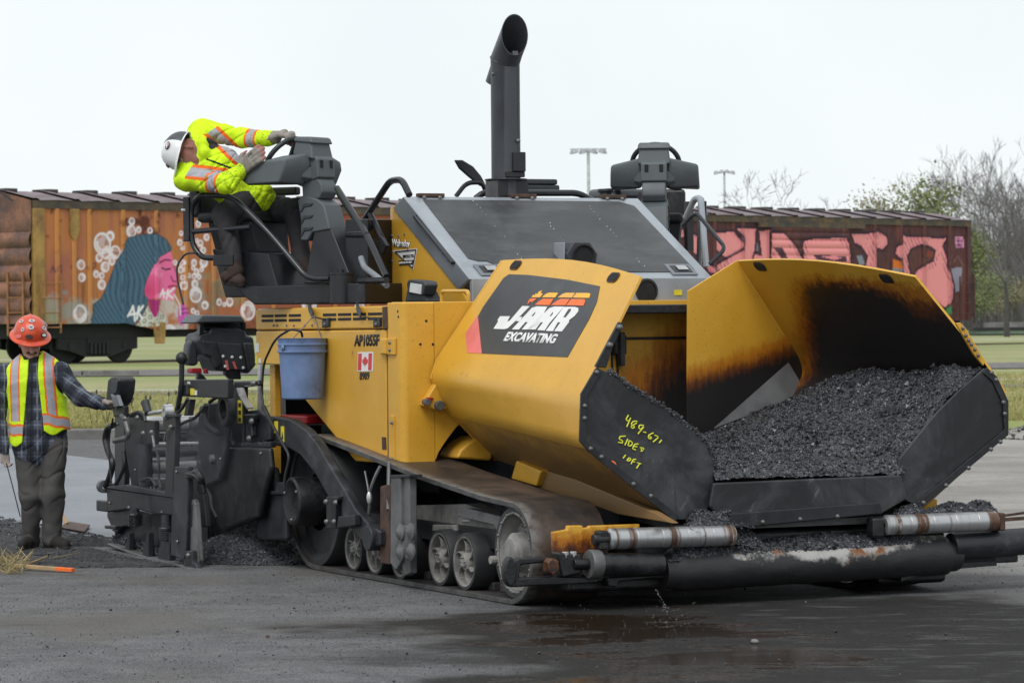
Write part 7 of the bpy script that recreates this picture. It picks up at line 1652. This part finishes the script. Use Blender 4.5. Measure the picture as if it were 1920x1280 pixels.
tN = op2(470, 1085, -.33); B.cap(aN, op2(545, 1040, -.31), .056, .054, 'boot', .02); B.cap(op2(505, 1075, -.30), op2(570, 1098, -.33), .048, .040, 'boot', .03); B.cap(op2(490, 1060, -.30), op2(520, 1080, -.3), .048, .046, 'boot', .03); B.cap(op2(490, 1108, -.30), op2(575, 1118, -.33), .026, .026, 'sole', .01)
B.cap(op2(985, 1000, .05), op2(1040, 1060, .05), .05, .042, 'boot', .03)
shN, shF = op(405, 845, -.40), op(600, 245, -.08)
midS = (shN+shF)/2; nk = op(575, 540, -.30); pel = op(1160, 1010, .0); mid = op(790, 760, -.18)
sqd = (XS*.5+np.array((0, 0, 1))*-.2+YS*.5, .8)
B.cap(pel, mid, .165, .185, 'jacket', .05); B.cap(mid, midS, .172, .138, 'jacket', .05); B.cap(shN, shF, .095, .095, 'jacket', .05)
B.cap(pel, op(1330, 1060, -.02), .150, .10, 'jacket', .04)
eN, wN = op(905, 900, -.46), op(1090, 735, -.34); eF, wF = op(1130, 330, .02), op(1465, 325, .02)
B.cap(shN, eN, .088, .074, 'jacket', .025); B.cap(eN, wN, .073, .053, 'jacket', .02)
B.cap(shF, eF, .086, .072, 'jacket', .025); B.cap(eF, wF, .070, .053, 'jacket', .02)
TOC = -np.array(WM((1, 0, 0)))*0+unit(np.array((0, -1, 0)))
hand(B, wN+unit(wN-eN)*.005, op(1240, 585, -.36)-wN, np.array((.15, 1, -.1)), .30, 'glove', 1.32, 1, 'tips', .06)
hand(B, wF+unit(wF-eF)*.005, op(1640, 262, .02)-wF, unit(np.array((0, 0, -1))+np.array((0, .3, 0))), .85, 'glove', 1.38, 1, 'tips')
for w_, e_ in ((wN, eN), (wF, eF)): B.cap(w_+unit(w_-e_)*-.01, w_+unit(w_-e_)*.045, .046, .044, 'glove', .015)
B.cap(nk, op(660, 470, -.25), .068, .085, 'collar', .03)
for k in range(9):
    a0 = k/9*2*math.pi; ax_ = unit(op(660, 500, -.27)-op(480, 520, -.34)); e1 = unit(np.cross(ax_, (0, 0, 1))); e2 = np.cross(ax_, e1); B.ball(op(610, 520, -.28)+e1*math.cos(a0)*.095+e2*math.sin(a0)*.10, .034, 'jacket', .03)
# head: seen from above the brow, face turned down towards the ground
hc = op(420, 520, -.36); hu = unit(op(250, 470, -.40)-op(560, 560, -.32)); hf = unit(np.array((0, 0, -1))*.86+np.array((0, -1, 0))*.36+np.array((-.15, 0, 0))); hf = unit(hf-hu*np.dot(hf, hu)); hr = np.cross(hf, hu)
B.cap(hd(0, -.015, .02), hd(0, .0, .05), .088, .088, 'skin', .03, (hr, .86)); B.cap(hd(0, .025, -.03), hd(0, .045, -.075), .066, .042, 'skin', .035); B.cap(hd(0, -.03, -.02), hd(0, -.045, -.09), .062, .062, 'skin', .03)
B.cap(hd(0, .085, .012), hd(0, .105, -.024), .012, .017, 'skin', .014)
B.cap(hd(-.024, .089, -.050), hd(.024, .089, -.050), .009, .009, 'lips', .006)
for s_ in (-1, 1): B.ball(hd(s_*.033, .066, -.02), .026, 'skin', .025); B.cap(hd(s_*.080, -.01, .02), hd(s_*.080, -.015, -.03), .015, .011, 'skin', .008); B.ball(hd(s_*.032, .078, .012), .011, 'eye', .004)
BO = B
def ocol(V):
    g, gi = BO.group(V); C = np.zeros((len(V), 3)); C[:] = LIME
    setc(C, g == 'pants', (.034, .033, .036)); setc(C, g == 'boot', (.045, .030, .026)); setc(C, g == 'sole', (.075, .068, .062)); setc(C, g == 'skin', (.27, .12, .095)); setc(C, g == 'lips', (.28, .10, .09)); setc(C, g == 'eye', (.5, .45, .42))
    setc(C, g == 'collar', (.03, .03, .034)); setc(C, g == 'glove', (.27, .245, .22)); setc(C, g == 'tips', (.34, .16, .14))
    J = g == 'jacket'
    def bandl(a, b_, f, w1, w2, rad=.15):
        t = (V-a)@unit(b_-a)/np.linalg.norm(b_-a); L_ = np.linalg.norm(b_-a); d = np.abs(t-f)*L_; near = np.linalg.norm(V-(a+(b_-a)*np.clip(t, 0, 1)[:, None]), axis=1) < rad
        setc(C, J & near & (d < w1), HIORG); setc(C, J & near & (d < w2), SIL)
    # chest band: a slanting plane; arm bands
    ax_ = unit(pel-midS); t = (V-midS)@ax_
    nn = unit(ax_+np.array(YS)*.15); 
    armish = np.minimum(np.linalg.norm(np.cross(V-shN, unit(eN-shN)), axis=1), np.linalg.norm(np.cross(V-shF, unit(eF-shF)), axis=1))
    # two straps run from shoulder to hem across the front
    for (a, b_) in ((op(690, 215, -.2), op(1070, 590, -.22)), (op(500, 760, -.42), op(760, 790, -.40))):
        e = unit(b_-a); pl = unit(np.cross(e, np.array((0, -1, 0)))); tt_ = (V-a)@e; d = np.abs((V-a)@pl); L_ = np.linalg.norm(b_-a); m = J & (tt_ > -.03) & (tt_ < L_+.05) & (np.linalg.norm(V-a-np.outer(tt_, e), axis=1) < .22)
        setc(C, m & (d < .058), HIORG); setc(C, m & (d < .034), SIL)
    bandl(shN, eN, .80, .055, .032); bandl(shF, eF, 1.30, .0, .0); bandl(eF, wF, .40, .050, .030, .12)
    # dark placket
    a, b_ = op(690, 260, -.2), op(940, 705, -.36); e = unit(b_-a); pl = unit(np.cross(e, np.array((0, -1, 0)))); tt_ = (V-a)@e; d = np.abs((V-a)@pl-.0); a2, b2 = op(640, 590, -.36), op(945, 700, -.38); e2 = unit(b2-a2); pl2 = unit(np.cross(e2, np.array((0, -1, 0)))); d2 = np.abs((V-a2)@pl2); t2 = (V-a2)@e2
    setc(C, J & (d2 < .007) & (t2 > 0) & (t2 < np.linalg.norm(b2-a2)) , (.012, .012, .013))
    n = np.sin(V[:, 0]*31+np.sin(V[:, 2]*23)*2)*np.sin(V[:, 2]*41+V[:, 1]*17); nearE = (np.linalg.norm(V-eN, axis=1) < .17)
    setc(C, J & nearE & (n > .35), (.16, .20, .02), .35)
    x_, y_, z_ = V.T; dn = np.sin(x_*140+3*np.sin(z_*90))*np.sin(z_*160+2*np.sin(y_*120)); near2 = np.minimum(np.linalg.norm(V-wN, axis=1), np.minimum(np.linalg.norm(V-wF, axis=1), np.linalg.norm(V-pel, axis=1)-.08)); setc(C, J & (dn > .45) & (near2 < .17), (.10, .13, .03), .5)
    return C
def owr(X, Y, Z): return (folds(X, Y, Z, .0045, 19, 12)+folds(X, Y, Z, .0018, 48, 31)+creases(X, Y, Z, .011, 17, 41))*np.where(Z > 2.45, 1, .75)
body_mesh('body', BO, ocol, m_bodymat, OP, owr)
hatf = frame(hc+hu*.045, hr, hf, hu)
H2_ = hat(OP, hatf, m_hat2, True)
for pol in H2_.data.polygons:
    pass
H2_.data.materials.append(m_hatd)
o_ = np.array(hatf(0, 0, 0))
for pol in H2_.data.polygons:
    c = np.array(pol.center)-o_
    if c@hf < -.012 and c@hu > -.001: pol.material_index = 1
tside = math.atan2(0.25, 1) if np.dot(hr, (0, -1, 0)) > 0 else math.pi-math.atan2(.25, 1)
o, p, u, v, nn = spot(hatf, tside, .62, .030, m_ink, H2_, sx=.9)
b = MB(); b.prism([p+nn*.003+u*a*.03+v*c*.03 for a, c in ((-.6, .3), (-.2, .75), (.55, .55), (.6, -.1), (.2, -.3), (.3, -.7), (-.2, -.6), (-.1, -.1), (-.6, -.2))], nn*.001); b.build('sticker_mark', m_white, o)
b = MB(); b.prism([p+nn*.0045+u*a*.03+v*c*.03 for a, c in ((-.5, .3), (-.1, .6), (.1, .1), (-.4, .0))], nn*.001); b.build('sticker_mark', m_orange, o)
spot(hatf, math.pi/2+.0, .35, .018, m_rust, H2_, sx=1.6)
# ------------------------------------------------------------------ hot mix in the hopper: heaped grains on a lumpy surface
def vnoise3(x, y, s, o=4): return fbm(x+50, y+50, s, o)
def hopper_h(s, t):
    t0 = np.interp(s, [-1.95, -1.0, .4], [1.95, 1.85, 2.32]); zh = np.interp(s, [-1.95, -1.1, .4], [1.17, 1.35, 1.40]); b0 = np.interp(s, [-1.95, -.8, .4], [.80, .84, .825])
    f = np.clip((t-t0)/(3.05-t0), 0, 1.1); z = b0+(zh-b0)*(f*.75+f*f*(3-2*f)*.25)
    z = z+np.clip((1.10-t)/.75, 0, 1)*.62*np.clip((s+.5)/.8, 0, 1)
    z = z+(fbm(s+9, t, 2.2, 4)-.5)*.10+(fbm(s, t+3, 9, 4)-.5)*.06
    k = np.clip((t-.80)/.3, 0, 1)*np.clip((2.75-t)/.3, 0, 1); return z*(1-k)+k*np.minimum(z, .735+(.435-s)*1.1+(fbm(s, t+3, 9, 2)-.5)*.02)
def heap(name, sx, ty, hf_, mask, mat, parent=None, world=False, res=.014, seed=1, stones=6000, smin=.006, smax=.014, label=None):
    s = np.arange(sx[0], sx[1], res); t = np.arange(ty[0], ty[1], res); S, T = np.meshgrid(s, t); rg = np.random.default_rng(seed)
    Zh = hf_(S, T)+(rg.random(S.shape)-.5)*.010; m = mask(S, T); V = np.stack([S, T, Zh], -1).reshape(-1, 3); nx = len(s); i = np.arange((len(t)-1)*(nx-1)); a = (i//(nx-1))*nx+i % (nx-1)
    Fq = np.stack([a, a+1, a+nx+1, a+nx], -1); mm = m.reshape(-1); Fq = Fq[mm[Fq].all(1)]
    # grains: eight-sided lumps lying on the surface
    n = stones; ss = rg.uniform(sx[0], sx[1], n*3); tt = rg.uniform(ty[0], ty[1], n*3); ok = mask(ss, tt); ss, tt = ss[ok][:n], tt[ok][:n]; n = len(ss); zz = hf_(ss, tt); r = (smin+(smax-smin)*rg.random(n)**2.6)*np.where(rg.random(n) < .02, 1.7, 1)
    O = np.array([(1, 0, 0), (-1, 0, 0), (0, 1, 0), (0, -1, 0), (0, 0, 1), (0, 0, -1)]); fo = np.array([(0, 2, 4), (2, 1, 4), (1, 3, 4), (3, 0, 4), (2, 0, 5), (1, 2, 5), (3, 1, 5), (0, 3, 5)])
    A = rg.normal(0, 1, (n, 3, 3)); qm, _ = np.linalg.qr(A); SV = np.einsum('vk,nkj->nvj', O, qm)*(r[:, None, None]*rg.uniform(.6, 1.25, (n, 6, 1)))+np.stack([ss, tt, zz+r*.35], 1)[:, None, :]
    SF_ = (fo[None]+np.arange(n)[:, None, None]*6).reshape(-1, 3)
    off_ = len(V); V = np.concatenate([V, SV.reshape(-1, 3)]); me = bpy.data.meshes.new(name)
    if world: pass
    me.from_pydata(V.tolist(), [], Fq.tolist()+(SF_+off_).tolist()); me.materials.append(mat); me.materials.append(m_stone)
    mi = np.zeros(len(Fq)+len(SF_), np.int32); mi[len(Fq):] = rg.integers(0, 2, len(SF_)//8).repeat(8); me.polygons.foreach_set('material_index', mi); me.update()
    o = link(name, me); o.location = (0, 0, 0) if world else ORG; o.rotation_euler = (0, 0, 0 if world else -(math.pi/2-AX)); return tag(o, kind='stuff')
def hmask(s, t):
    z = hopper_h(s, t); tw = np.interp(z, [.49, .98, 1.24, 1.43, 1.96], [.87, .225, .24, .37, .76])     # inside the wings at this height
    return (t > tw+.07) & (t < 2*TC-tw-.03) & ((t > 1.0) | (s > -.45+.5*(1-t))) & (s < np.where((t > 1.08) & (t < 2.42), .425, .355)) & (s > -1.96)
def fmask(s, t): return hmask(s, t)
heap('asphalt_mix', (-1.98, .44), (.2, 3.2), hopper_h, hmask, m_asph, res=.013, seed=2, stones=26000, smin=.0035, smax=.0175)
# crumbs along the near flap's edge
def crest(pts, zf, rad, n, sd, name='asphalt_crumbs'):
    rg = np.random.default_rng(sd); b = MB(); rn = random.Random(sd); P = [Vector(p) for p in pts]; L_ = [(P[i+1]-P[i]).length for i in range(len(P)-1)]; tot = sum(L_)
    for k in range(n):
        x = rn.random()*tot; i = 0
        while i < len(L_)-1 and x > L_[i]: x -= L_[i]; i += 1
        p = P[i].lerp(P[i+1], min(x/L_[i], 1))+Vector((rn.gauss(0, rad), rn.gauss(0, rad*.6), abs(rn.gauss(0, rad*.8)))); r = rn.uniform(.004, .012); b.ball(p, (r, r*rn.uniform(.6, 1.2), r*rn.uniform(.6, 1)), 5, 3)
    o = b.build(name, m_asph, None, 0, 0, fix=False); o.location = ORG; o.rotation_euler = (0, 0, -(math.pi/2-AX)); return tag(o, kind='stuff')
crest(ps(SF-.02, [(1140, 700), (1186, 731), (1250, 771), (1307, 816), (1325, 835), (1340, 875)]), 0, .012, 2000, 4)
# mix spilled on the push beam and on the rollers
def ridge(p0, p1, w, h, res=.014, seed=3, stones=1600):
    (x0, y0, z0), (x1, y1, z1) = p0, p1
    def hf_(s, t):
        f = np.clip((t-y0)/(y1-y0), 0, 1); zc = z0+(z1-z0)*f; xc = x0+(x1-x0)*f; e = np.clip(1-((s-xc)/w)**2, 0, 1); en = np.clip(np.minimum(t-y0, y1-t)/.10, 0, 1)
        return zc+h*e**.7*en*(.45+1.1*fbm(s*1.0, t, 7, 3))-.03
    mk = lambda s, t: (np.abs(s-(x0+(x1-x0)*np.clip((t-y0)/(y1-y0), 0, 1))) < w) & (t > y0) & (t < y1)
    heap('asphalt_mix', (min(x0, x1)-w, max(x0, x1)+w), (y0, y1), hf_, mk, m_asph, res=res, seed=seed, stones=stones)
A = q(1180, 1030, s=.36); B_ = q(1560, 1005, s=.36); ridge((.34, 1.0, .33), (.34, 1.45, .335), .11, .16, seed=5)
ridge((.34, .75, .30), (.34, 2.55, .335), .12, .085, seed=6, stones=3000)
ridge((.42, .85, .475), (.42, 1.32, .480), .05, .10, seed=7, stones=700)
ridge((.40, 2.30, .49), (.40, 3.12, .485), .05, .075, seed=8, stones=900)
# mix heaped in front of the screed, loose mix along the mat's edge
def aug_h(s, t): 
    return np.clip(.34-.32*np.hypot((s+4.55)/.74, (t-.30)/.80)**1.25, -.02, 1)*(.8+.4*fbm(s, t, 3, 3))+(fbm(s, t, 9, 3)-.5)*.03
heap('asphalt_mix', (-5.6, -3.75), (-.85, 1.0), aug_h, lambda s, t: aug_h(s, t) > .0, m_asph, res=.017, seed=9, stones=9000, smin=.006, smax=.013)
# fresh mat laid behind the screed, with its ragged edge
mt = [W(-160, 868, z=.06), W(200, 848, z=.06), W(330, 885, z=.06)]
e0 = WM((-5.6, -.45, 0)); bk = -MF; mt_side = ML
b = MB(); M0 = [WM((-5.7, -.50, .055)), WM((-30, -.50, .055)), WM((-30, 3.9, .055)), WM((-5.7, 3.9, .055))]
b.prism(M0, (0, 0, -.05)); tag(b.build('fresh_mat', m_newmat, smooth=0), kind='structure')
def edge_h(s, t): return .052*np.clip((t+.80)/.28, 0, 1)*(.85+.3*fbm(s, t, 6, 3))+.002+(fbm(s, t, 14, 2)-.5)*.02-.02*np.clip((-.8-t)*6, 0, 1)-.12*np.clip((s+6.45)*4, 0, 1)*(t < -.50)
heap('mat_edge_mix', (-16, -5.0), (-.86, -.40), edge_h, lambda s, t: (t > -.86+.1*fbm(s, t, 2, 2)) & ((s < -6.25) | (t > -.53)), m_soil, res=.024, seed=10, stones=6000, smin=.004, smax=.011)
# dark loose strip on the ground under the worker
def lo_h(x, y): return (.030*(fbm(x, y, 2.2, 4)-.38)+.012*(fbm(x, y, 9, 3)-.4)+.006)*np.clip((y-22.98)/.22, .12, 1)
def lo_m(x, y):
    t = (x-ORG.x)*ML.x+(y-ORG.y)*ML.y; s = (x-ORG.x)*MF.x+(y-ORG.y)*MF.y
    return (y > 23.0+.10*fbm(x, y, 3, 3)) & (t < -.70) & ((t < -.80) | (s > -6.2)) & (lo_h(x, y) > 0) & (s < -3.6)
heap('loose_grit', (-6.5, -1.3), (22.8, 27.0), lo_h, lo_m, m_soil, world=True, res=.022, seed=12, stones=5200, smin=.003, smax=.010)
# grit scattered over the old asphalt
rg = np.random.default_rng(21); n = 5200; V = []; Y = rg.uniform(15.2, 26, n)**1.0; u = rg.uniform(-60, 1980, n); X = (u-960)/FPX*Y; keep = rg.random(n) < np.clip(fbm(X, Y, .9, 4)*2.4-.75, .03, 1); X, Y = X[keep], Y[keep]; n = len(X)
O = np.array([(1, 0, 0), (-1, 0, 0), (0, 1, 0), (0, -1, 0), (0, 0, 1), (0, 0, -1)]); fo = np.array([(0, 2, 4), (2, 1, 4), (1, 3, 4), (3, 0, 4), (2, 0, 5), (1, 2, 5), (3, 1, 5), (0, 3, 5)]); r = rg.uniform(.002, .006, n)*np.where(rg.random(n) < .04, 2.2, 1)
qm, _ = np.linalg.qr(rg.normal(0, 1, (n, 3, 3))); SV = np.einsum('vk,nkj->nvj', O, qm)*(r[:, None, None]*rg.uniform(.6, 1.2, (n, 6, 1)))+np.stack([X, Y, r*.5], 1)[:, None, :]
me = bpy.data.meshes.new('grit'); me.from_pydata(SV.reshape(-1, 3).tolist(), [], (fo[None]+np.arange(n)[:, None, None]*6).reshape(-1, 3).tolist()); me.materials.append(m_stone); tag(link('grit', me), kind='stuff')
# churned dirt heap at the right edge
def dh(x, y): return .32*np.clip(1-((x-9.6)/3.4)**2-((y-45)/1.6)**2, 0, 1)*(.5+fbm(x, y, 1.4, 4))
heap('dirt_bank', (6.6, 13), (43.2, 46.8), dh, lambda x, y: dh(x, y) > .01, m_dirt, world=True, res=.06, seed=14, stones=900, smin=.02, smax=.07)

# ------------------------------------------------------------------ small things
# pail hanging on the paver's side
p = q(567, 690, t=-.06); zt_ = q(567, 634, t=-.06).z; zb_ = q(567, 748, t=-.06).z; PL = empty('pail', WM((p.x, -.06, zb_)), 0, 'blue plastic pail hanging from a wire on the side of the paver', 'pail')
c = WM((p.x, -.06, 0)); hgt = zt_-zb_; R1, R0 = .168, .142
b = MB(); b.lathe([(.001, .01), (R0-.01, .0), (R0, .01), (R0+(R1-R0)*.72, hgt*.76), (R1+.006, hgt*.77), (R1+.006, hgt*.80), (R1-.004, hgt*.81), (R1-.002, hgt*.88), (R1+.005, hgt*.89), (R1+.005, hgt*.91), (R1-.002, hgt*.92), (R1, hgt*.985), (R1+.004, hgt), (R1-.006, hgt), (R0-.006, .02), (.001, .02)], (c.x, c.y, zb_), (0, 0, 1), 40); b.build('pail_body', m_bluepail, PL, 0, 40)
hk = WM(q(*z4(412, 292), t=.06)); b = MB(); b.tube([WM((p.x+.06, -.21, zb_+hgt*.86)), hk+Vector((0, 0, 0))], .004, 6); b.tube([WM((p.x-.04, .10, zt_)), hk], .004, 6); 
wire = b.build('bail_wire', m_wire, PL)
b = MB(); e = WM((p.x+.06, -.225, zb_+hgt*.85)); b.lathe([(.001, .012), (.016, .01), (.02, 0)], e, -ML, 10); b.build('bail_lug', m_bluepail, PL)
u0 = WM(q(*z4(205, 550), t=-.21)); b = MB(); A4 = [q(*z4(x, y), t=-.185) for x, y in ((207, 592), (265, 598), (266, 550), (208, 552))]; b.prism([WM(a) for a in A4], MF*.0+ML*.002); b.build('torn_label', m_wheel, PL)
b = MB(); b.tube(bend([WM(q(*z4(342, 418), t=-.05)), WM(q(*z4(335, 385), t=-.10)), WM(q(*z4(270, 375), t=-.14)), WM(q(*z4(180, 430), t=-.16)), WM(q(*z4(108, 580), t=-.14)), WM(q(*z4(98, 760), t=-.14)), WM(q(*z4(110, 850), t=-.16))], .2, 8), .0085, 8); tag(b.build('rubber_hose', m_rubber), 'thin black hose arching out of the blue pail and down the paver side', 'hose')
b = MB(); pts_ = [WM(q(*z4(112, 840), t=-.16)), WM(q(*z4(148, 920), t=-.17)), WM(q(*z5(268, 240), t=-.18)), WM(q(*z5(240, 350), t=-.19)), WM(q(*z5(232, 420), t=-.19))]
b.tube(bend(pts_, .1), [.016]*2+[.010]*(len(bend(pts_, .1))-2), 8); tag(b.build('spray_wand', m_rubber), 'black spray wand lying across the tow arm sticker', 'wand')
# survey stake and dry grass at the left
p0 = W(28, 1060, z=.03); p1 = W(137, 1068, z=.02); d = (p1-p0); m_wood = plain('pale_wood', (.40, .27, .14), .75, 0, .2, 10)
sk = empty('survey_stake', p0, 0, 'wooden survey stake with an orange painted end lying on the asphalt at the left', 'stake'); b = MB(); b.bar(p0, p0+d*.72, .035, .025); b.build('stake_shaft', m_wood, sk, .003); b = MB(); b.bar(p0+d*.72, p1, .0355, .0255); b.build('painted_end', m_orange, sk, .003)
rn = random.Random(6)
b = MB()
for k in range(170):
    c = W(rn.gauss(8, 24), rn.uniform(1048, 1076), z=0); hh_ = rn.uniform(.02, .10); t_ = Vector((rn.gauss(0, .09), rn.gauss(0, .09), hh_)); b.tube([c, c+t_*.6, c+t_], [.0035, .003, .001], 3, caps=False)
    if k == 250: b.mi = 1
tag(b.build('grass_tuft', [plain('straw', (.34, .27, .13), .85), plain('green_blade', (.10, .17, .04), .8)], smooth=0, fix=False), kind='stuff')
b = MB(); b.tube([W(42, 1062, z=.03), W(90, 1042, z=.05), W(92, 1036, z=.08)], [.008, .007, .004], 5); tag(b.build('dry_twig', plain('dry_twig_bark', (.27, .19, .10), .85)), 'dry twig lying in front of the boots of the man in the orange hard hat', 'twig')
# lute lying on the mat behind the worker
lt = empty('asphalt_lute', W(140, 985, z=.06), 0, 'asphalt lute with a dark blade lying on the fresh mat behind the worker', 'lute')
b = MB(); b.hexa([W(114, 990, z=.06), W(158, 999, z=.06), W(169, 986, z=.07), W(124, 978, z=.07), W(114, 988, z=.075), W(158, 996, z=.075), W(169, 983, z=.085), W(124, 976, z=.085)]); b.build('blade', m_rust, lt, .004)
b = MB(); a = W(126, 982, z=.08); b.tube([a, W(115, 962, z=.16), W(76, 905, z=.42), W(70, 880, z=.55)], .016, 8); b.build('handle', m_wood, lt)
# pebbles of broken asphalt seen singly in the foreground
rn = random.Random(9)
for k, (u, v, r_, lab) in enumerate(((502, 1192, .010, 'small rusty stone beside the dark wet crack in the foreground'), (1415, 1202, .018, 'pale wet stone sitting at the puddle edge under the hopper'))):
    c = W(u, v, z=r_*.6); b = MB(); b.ball(c, (r_*1.3, r_, r_*.7), 8, 6)
    b.v = [tuple(Vector(x)+Vector((rn.gauss(0, r_*.08), rn.gauss(0, r_*.08), rn.gauss(0, r_*.06)))) for x in b.v]
    tag(b.build('stone', m_rust if k == 0 else m_conc, smooth=50), lab, 'stone')
# drips of water splashing into the puddle under the left roller
m_water = MAT('water_drop', lambda: dict(col=(.9, .92, .95), rough=.05, trans=.6, ior=1.33, spec=.8))
rn = random.Random(12); b = MB(); dpos = W(1265, 1178, z=0)
for k in range(16): u = 1232+k*1.1+rn.gauss(0, 1.5); v = 1105+k*2.7+rn.gauss(0, 2); c = W(u, v, Y=dpos.y); b.ball(c, rn.uniform(.0012, .0026), 6, 4)
for k in range(44): a = rn.uniform(0, 6.28); rr = rn.uniform(.02, .16); h_ = rn.uniform(.0, .20)*(rr/.16); b.ball(dpos+Vector((math.cos(a)*rr, math.sin(a)*rr, h_+.004)), rn.uniform(.001, .0022), 5, 3)
tag(b.build('water_splash', m_water, smooth=60, fix=False), kind='stuff')
for r_ in (PR, OP, PL, sk, lt):                # their parts were modelled where they stand: shift them under the parent's base
    for ch in r_.children: ch.location = Vector(ch.location)-Vector(r_.location)
# thin steam rising from the hot mix beside the screed
m = bpy.data.materials.new('steam'); m.use_nodes = True; E.g = m.node_tree; E.g.nodes.remove(E.g.nodes['Principled BSDF'])
pv = E.g.nodes.new('ShaderNodeVolumePrincipled'); x, y, z = xyz()
r2_ = ((x*x)/.92+(y*y)/.35+(z*z)/.50); dn = (1-r2_).max(0)*noi(2.6, 3, .6, dist=.6).step(.38, .72)*.24
E.put(pv.inputs['Density'], dn); pv.inputs['Color'].default_value = (.85, .89, .97, 1); pv.inputs['Anisotropy'].default_value = .2
E.g.links.new(pv.outputs[0], [n for n in E.g.nodes if n.type == 'OUTPUT_MATERIAL'][0].inputs['Volume'])
b = MB(); b.ball((0, 0, 0), (1.0, .62, .74), 20, 12); so_ = b.build('steam', m, None, 0, 40); so_.location = WM((-4.55, -.42, .72)); so_.rotation_euler = (0, 0, -(math.pi/2-AX)); tag(so_, kind='stuff')
